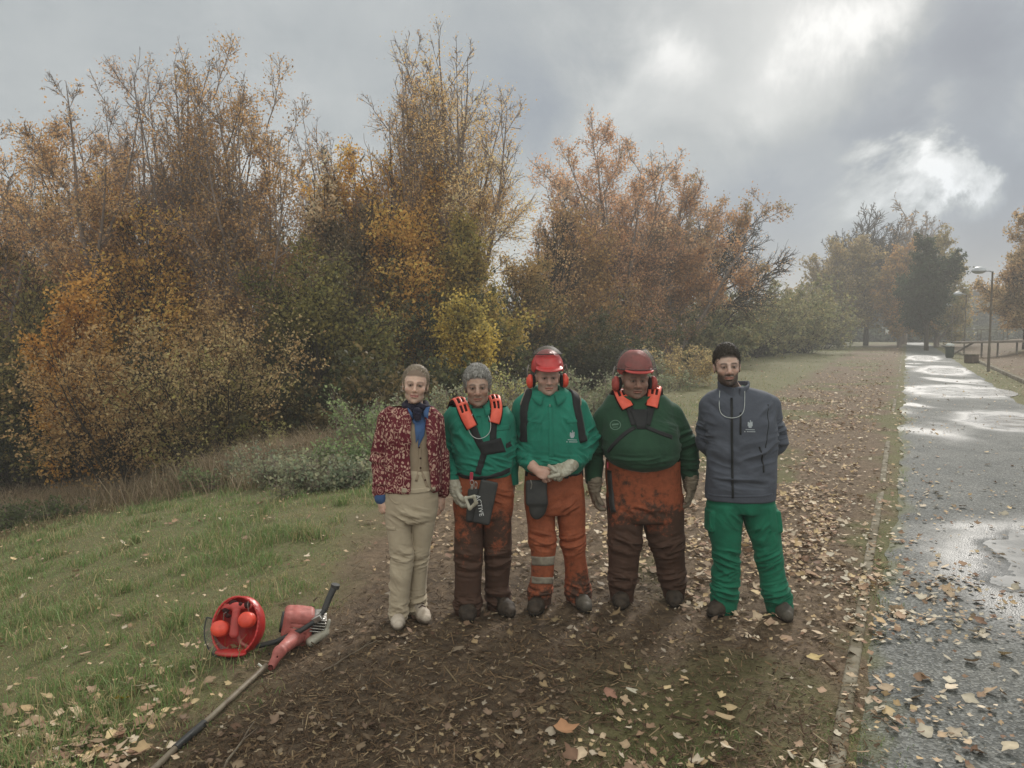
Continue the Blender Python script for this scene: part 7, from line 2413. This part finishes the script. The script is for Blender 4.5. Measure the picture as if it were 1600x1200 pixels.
M_PINKRED = worn('faded_red_casing', (.44, .13, .11), (.26, .075, .062), 16, .45, .45, .15, 60, r2=.7)
M_WHITEP = worn('milky_plastic', (.42, .40, .33), (.28, .26, .2), 14, .5, .4)
M_SHAFT = worn('muddy_shaft', (.20, .165, .115), (.10, .070, .045), 14, .6, .4, .3, 60)
def brushcutter():
    Y = 4.50
    g = P(440, 1030, Y)
    base = np.array((g[0], Y, zg(g[0], Y)))
    root = empty('brushcutter', base, 'petrol brushcutter with faded red engine and long muddy shaft lying on the ground', 'brushcutter')
    def q(px, py, y, up=.0):
        return P(px, py, y)
    # shaft: down left to the front, lying on the ground
    a = above(416, 1040, .035); b = above(240, 1204, .02); c = P(160, 1290, 3.02)
    pts = []
    for t in np.linspace(0, 1, 14):
        x = a * (1 - t) + b * t
        x[2] = max(x[2], zg(x[0], x[1]) + .022)
        pts.append(x)
    d = (pts[-1] - pts[-2]); 
    for k in range(3):
        x = pts[-1] + d; x[2] = zg(x[0], x[1]) + .03; pts.append(x)
    mb = MB(); mb.tube(pts, .0145, 12); mb.build('shaft', M_SHAFT, root, base=base)
    mb = MB(); mb.tube(pts[8:12], .0185, 12); mb.build('shaft_grip', M_PLASTIC, root, base=base)
    mb = MB(); mb.tube([above(409, 1042, .045), above(403, 1037, .06)], .006, 6); mb.build('throttle_stub', M_WHITEP, root, base=base)
    # red clutch cone, from the shaft up into the engine
    s = SDF(P(440, 1000, 4.5) - .36, P(440, 1000, 4.5) + .36, .004)
    a0 = above(424, 1041, .03)
    s.cone(a0, P(437, 1018, a0[1] + .06), .021, .028, .02); s.cone(P(437, 1018, a0[1] + .06), P(468, 990, 4.56), .028, .052, .03)
    s.cone(P(428, 1034, a0[1] - .05), P(452, 1000, 4.44), .005, .007, .0, op='sub')
    cone_ = free_part('clutch_housing', s, M_PINKRED, root, base)
    mb = MB(); mb.tube([P(420, 1020, 4.37), P(424, 1032, 4.37), P(423, 1044, 4.38)], .004, 6); mb.build('cable', M_BLACK, cone_, base=base)
    ec = P(468, 975, 4.58)
    Be = rotm('Y', 12) @ rotm('Z', 14)
    s = SDF(ec - .26, ec + .26, .004)
    s.box(ec + Be @ np.array((-.01, 0, .005)), (.090, .086, .084), Be, .030)
    s.box(ec + Be @ np.array((.01, 0, .060)), (.060, .062, .036), Be, .022, .02)
    s.box(ec + Be @ np.array((.005, -.02, -.085)), (.055, .055, .035), Be, .022, .03)
    for k in range(3):
        s.box(ec + Be @ np.array((-.005, -.083, .035 - .028 * k)), (.050, .006, .0045), Be, .003, op='sub')
    en = free_part('engine_cover', s, M_PINKRED, root, base)
    for k, (w, z) in enumerate(((.022, .047), (.026, .012))):
        mb = MB(); mb.box(ec + Be @ np.array((-.012, -.0815, z)), (w, .002, .006), Be, .001); mb.build('pale_marking', M_WHITEP, en, base=base)
    s = SDF(ec - .26, ec + .26, .004)
    s.cone(ec + Be @ np.array((-.078, 0, .002)), ec + Be @ np.array((-.105, 0, .002)), .072, .060, .0)
    s.half(ec + Be @ np.array((-.112, 0, 0)), Be @ np.array((-1.0, 0, 0)))
    free_part('starter_housing', s, M_PLASTIC, root, base)
    s = SDF(ec - .3, ec + .3, .004)
    s.box(ec + Be @ np.array((.105, 0, .030)), (.034, .066, .055), Be, .016)
    for k in range(5):
        s.box(ec + Be @ np.array((.105, -.03, .072 - .018 * k)), (.046, .060, .004), Be, .003)
    free_part('cylinder_fins', s, M_STEEL, root, base)
    s = SDF(ec - .3, ec + .3, .004)
    s.box(ec + Be @ np.array((.098, 0, -.045)), (.040, .060, .040), Be, .018)
    free_part('muffler_guard', s, M_PLASTIC, root, base)
    s = SDF(P(500, 1000, 4.5) - .2, P(500, 1000, 4.5) + .2, .004)
    s.cone(P(486, 1002, 4.52), P(508, 988, 4.55), .030, .024, .01, f=(1, 1.3, 1)); s.cone(P(508, 988, 4.55), P(514, 970, 4.57), .018, .010, .01)
    free_part('fuel_tank', s, M_WHITEP, root, base)
    # handle bar: hook, dark grips and the raised end
    hb = [P(371, 988, 4.42), P(376, 1004, 4.42), P(386, 1010, 4.42), P(400, 1010, 4.43), P(430, 1003, 4.45), P(470, 985, 4.47), P(497, 968, 4.50), P(507, 953, 4.54), P(514, 935, 4.58), P(523, 916, 4.62)]
    mb = MB(); mb.tube(hb[:5], .0115, 10); mb.build('handlebar', M_PINKRED, root, base=base)
    mb = MB(); mb.tube(hb[3:8], .0150, 10); mb.build('foam_grip', M_PLASTIC, root, base=base)
    mb = MB(); mb.tube(hb[7:], [.019, .0195, .020], 10); mb.tube([hb[-1] - np.array((.0, 0, .012)), hb[-1] + np.array((.006, 0, .012))], .027, 12)
    mb.build('handle_end', M_PLASTIC, root, base=base)
    mb = MB(); mb.box(P(497, 966, 4.50), (.028, .02, .018), rotm('Y', -30), .005); mb.build('bracket', M_STEEL, root, base=base)

# ------------------------------------------------------------------ path furniture
M_POST = worn('rusty_post', (.16, .14, .11), (.10, .08, .06), 6, .7, .3)
M_LAMP = worn('lamp_housing', (.42, .44, .46), (.30, .31, .33), 4, .45, .4)
M_LAMPG = worn('lamp_glass', (.62, .66, .68), (.5, .54, .56), 4, .3, .5)
def lamp(px, py, Y, label, group='street lamps along the right side of the path', side=-1, base_py=None, first=[None]):
    top = P(px, py, Y)
    bx = top[0] - side * .0
    z = zg(top[0], Y)
    root = empty('street_lamp', (top[0], Y, z), label, 'street lamp', group)
    h = top[2] - z
    if first[0] is None:
        mb = MB(); mb.tube([(0, 0, -.2), (0, 0, h * .25), (0, 0, h * .25), (0, 0, h)], [.062, .058, .045, .038], 12)
        mb.build('post', M_POST, root)
        mb = MB(); mb.tube([(0, 0, h - .03), (-.16, 0, h + .02), (-.34, 0, h + .02)], .03, 8); mb.build('arm', M_LAMP, root)
        mb = MB(); mb.lathe([(0, .19), (.12, .175), (.24, .12), (.31, .02), (.32, -.02), (.30, -.03), (0, -.03)], (-.62, 0, h + .02), sides=22); hd = mb.build('lamp_head', M_LAMP, root)
        mb = MB(); mb.lathe([(.27, 0), (.25, -.04), (.14, -.09), (0, -.10)], (-.62, 0, h - .012), sides=22); mb.build('glass', M_LAMPG, hd)
        mb = MB()
        for z_ in (h * .86, h * .82):
            mb.tube([(0, -.07, z_), (0, .07, z_)], .014, 6)
        mb.build('bracket', M_POST, root)
        first[0] = (root, h)
    else:
        r0, h0 = first[0]
        for ch in list(r0.children):
            c = ch.copy(); COL.objects.link(c); c.parent = root
            for g in ch.children:
                d = g.copy(); COL.objects.link(d); d.parent = c
        root.scale = (1, 1, h / h0)

def furniture():
    lamp(1551, 424, 35, 'nearest street lamp, tall rusty post with grey dome head at the right')
    lamp(1510, 460, 57, 'second street lamp from the right edge, pale head above the rail')
    lamp(1489, 477, 80, 'third street lamp from the right edge, small tilted pale head')
    lamp(1465, 485, 108, 'street lamp in front of the dark green tree at the path end')
    lamp(1346, 501, 150, 'tiny street lamp right of the pair under the far trees', 'small street lamps under the far trees')
    lamp(1326, 504, 165, 'tiny street lamp left of the pair under the far trees', 'small street lamps under the far trees')
    lamp(1547, 480, 120, 'small far street lamp in front of the brick building', 'small street lamps before the brick building')
    lamp(1581, 486, 125, 'small far street lamp at the foot of the golden tree', 'small street lamps before the brick building')
    # brick building with a flat roof
    x0, x1 = P(1512, 500, 150)[0], P(1690, 500, 150)[0]
    zt_ = P(1600, 468, 150)[2]
    root = empty('brick_building', (x0, 150, 0), 'long reddish brick building with a flat roof beyond the far lamps', 'building')
    mbk, N, b = material('brick_wall', (.3, .12, .08), .9, .2)
    t = N.n('ShaderNodeTexCoord').outputs['Object']
    bt = N.n('ShaderNodeTexBrick', ins={'Vector': N.vmath('MULTIPLY', t, (1, 1, 1)).outputs[0], 'Color1': (.30, .125, .085, 1), 'Color2': (.24, .10, .07, 1), 'Mortar': (.26, .2, .17, 1), 'Scale': 2.0})
    N.t.links.new(bt.outputs[0], b.inputs['Base Color'])
    W_ = x1 - x0
    mb = MB(); mb.box((W_ / 2, 5, zt_ / 2 - .2), (W_ / 2, 5, zt_ / 2 + .2)); mb.build('wall', mbk, root, smooth=False)
    mb = MB(); mb.box((W_ / 2, 5, zt_ + .2), (W_ / 2 + .3, 5.3, .2)); mb.box((7.5, 5, zt_ + 1.2), (3.5, 3, .8)); mb.build('roof', worn('roof_edge', (.16, .13, .12), (.12, .1, .09)), root, smooth=False)
    for k in range(3):
        mb = MB(); mb.box((3.5 + k * 5.5, -.06, zt_ * .55), (1.2, .05, .5)); w = mb.build('window', worn('window_glass', (.05, .055, .06), (.08, .085, .09), 2, .15, .5), root, smooth=False)
        mb = MB(); mb.box((3.5 + k * 5.5, -.10, zt_ * .55 - .56), (1.3, .08, .05)); mb.build('sill', M_CONC, w, smooth=False)
    # white notice board
    c = P(1393, 516, 118)
    root = empty('notice_board', (c[0], 118, zg(c[0], 118)), 'pale double notice board standing on the far grass', 'notice board')
    zb = c[2] - zg(c[0], 118)
    for sx in (-.48, .48):
        mb = MB(); mb.box((sx, 0, zb), (.46, .04, .62), bev=.02); mb.build('panel', worn('white_board', (.62, .62, .58), (.5, .5, .46), 3), root)
    for sx in (-.98, 0, .98):
        mb = MB(); mb.tube([(sx, .06, -.2), (sx, .06, zb + .7)], .04, 8); mb.build('post', M_POST, root)
    # litter bin and the low box on the verge
    c = P(1484, 548, 52)
    root = empty('litter_bin', (c[0], 52, zg(c[0], 52)), 'dark green litter bin at the right side of the path', 'litter bin')
    zb = zg(c[0], 52)
    mb = MB(); mb.lathe([(.20, .0), (.25, .08), (.27, .70), (.29, .72), (.29, .76), (.24, .76), (.23, .15), (0, .15)], sides=20); mb.build('bin_body', worn('dark_green_bin', (.03, .05, .035), (.05, .06, .045), 5), root)
    mb = MB(); mb.lathe([(.30, .80), (.26, .90), (.12, .96), (0, .97)], sides=20); mb.build('bin_lid', worn('pale_lid', (.4, .42, .4), (.3, .32, .3), 5), root)
    c = P(1518, 558, 44)
    root = empty('stone_box', (c[0], 44, zg(c[0], 44)), 'squat brown concrete box on the verge before the leafy bank', 'box')
    mb = MB(); mb.box((0, 0, .22), (.30, .26, .22), rotm('Z', 27), .03); mb.build('box_body', worn('brown_concrete', (.12, .085, .06), (.07, .05, .035), 4), root)
    mb = MB(); mb.box((0, 0, .47), (.34, .30, .035), rotm('Z', 27), .015); mb.build('box_lid', M_CONC, root)
    # wooden deck rail on the bank
    Y = 52
    a, b_ = P(1510, 534, Y), P(1600, 531, Y)
    root = empty('deck_railing', (a[0], Y, zg(a[0], Y)), 'low wooden deck beam with thin railing posts above the leafy bank', 'railing')
    g0 = np.array((a[0], Y, zg(a[0], Y)))
    L = b_[0] - a[0] + 1.5
    za = a[2] - g0[2]
    mb = MB(); mb.box((L / 2 - .7, 0, za), (L / 2, .5, .07), rotm('Y', -1.2), .01); mb.build('deck_beam', worn('grey_timber', (.17, .14, .11), (.11, .09, .07), 6), root)
    mb = MB(); mb.tube([(-.9, 0, za - .85), (.5, 0, za - .05)], .07, 6); mb.build('sloping_beam', M_POST, root)
    for k, px in enumerate((1528, 1533, 1548, 1568, 1574)):
        x = P(px, 520, Y)[0] - g0[0]
        mb = MB(); mb.tube([(x, 0, za), (x, 0, za + .80)], .022, 6); mb.build('railing_post', M_POST, root)
    mb = MB(); mb.tube([(P(1510, 516, Y)[0] - g0[0], 0, za + .8), (L - .9, 0, za + .84)], .022, 6); mb.build('hand_rail', M_POST, root)
    for k, px in enumerate((1535, 1560, 1590)):
        x = P(px, 520, Y)[0] - g0[0]
        gz = zg(P(px, 520, Y)[0], Y) - g0[2]
        mb = MB(); mb.tube([(x, 0, min(gz, za - .1) - .2), (x, 0, za)], .06, 8); mb.build('support_post', M_POST, root)

# single leaves big enough to be told apart, and dropped sticks
def single_leaves():
    spec = [(190, 1107, .060, (.50, .38, .05), 'bright yellow lobed leaf in the grass at lower left'), (985, 1092, .046, (.52, .47, .36), 'pale cream leaf on the dark earth, lower centre'), (880, 1156, .062, (.36, .19, .10), 'large rusty orange leaf near the bottom centre'),
            (952, 1095, .052, (.30, .16, .11), 'dull pinkish brown leaf left of the cream leaf'), (1185, 1090, .0, (0, 0, 0), ''), (1270, 1040, .052, (.44, .33, .15), 'tan gold leaf lying near the edging at lower right'), (1520, 1000, .050, (.50, .42, .30), 'tan curled leaf alone on the wet path'),
            (1130, 1135, .066, (.46, .34, .2), 'broad tan leaf lying right of the rusty orange leaf'), (1578, 1182, .050, (.5, .42, .3), 'tan leaf on the path in the bottom right corner'), (22, 1145, .058, (.5, .42, .22), 'yellowish leaf in the bottom left corner'), (600, 1200, 0, (0, 0, 0), '')]
    rng = np.random.default_rng(77)
    for (px, py, sz, c, lab) in spec:
        if sz == 0: continue
        g = ground_hit(px, py)
        V, F, C = leaf_shapes(np.array([[0, 0, sz * .3]]), np.array([sz]), rng, np.array([c]), .22, .35)
        o = make_mesh('fallen_leaf', V, F, M_LITTER, color=C, smooth=False)
        o.location = (g[0], g[1], g[2] + .022)
        tag(o, lab, 'leaf')
    sticks = [((335, 1240), (398, 1140), .0050, (.32, .25, .17), 'thin pale stick poking from the bottom edge left of centre'), ((505, 1060), (590, 1008), .0035, (.30, .23, .15), 'thin bleached twig between the brushcutter and the woman'),
              ((170, 1085), (135, 1100), .0, (.3, .2, .1), '')]
    for (a, b, r, c, lab) in sticks:
        if r == 0: continue
        A, B = ground_hit(*a), ground_hit(*b)
        ts = np.linspace(0, 1, 7)
        pts = np.array([A * (1 - t) + B * t for t in ts]) + rng.normal(0, .004, (7, 3))
        for p_ in pts: p_[2] = zg(p_[0], p_[1]) + .03
        mb = MB(); mb.tube(pts - A, np.linspace(r * 1.3, r * .7, 7), 6)
        tw = pts[4] - A
        mb.tube([tw, tw + np.array((.03, .02, .02)), tw + np.array((.05, .05, .03))], [r * .6, r * .5, r * .3], 5)
        o = mb.build('stick', M_SHAFT, None)
        o.location = A
        tag(o, lab, 'stick')

ground_helmet()
brushcutter()
furniture()
single_leaves()
# ------------------------------------------------------------------ damp air
def build_haze():
    mb = MB()
    mb.box((60, 190, 8.2), (330, 250, 12.2), bev=0)
    m = bpy.data.materials.new('damp_air')
    m.use_nodes = True
    N = NT(m.node_tree)
    N.t.nodes.clear()
    v = N.n('ShaderNodeVolumePrincipled', ins={'Color': (1.0, .985, .95, 1), 'Density': .0023, 'Anisotropy': .2})
    N.n('ShaderNodeOutputMaterial', ins={1: v.outputs[0]})
    o = mb.build('haze', m, smooth=False)
    kind(o, 'stuff', 'thin damp haze in the air', 'haze')
build_haze()
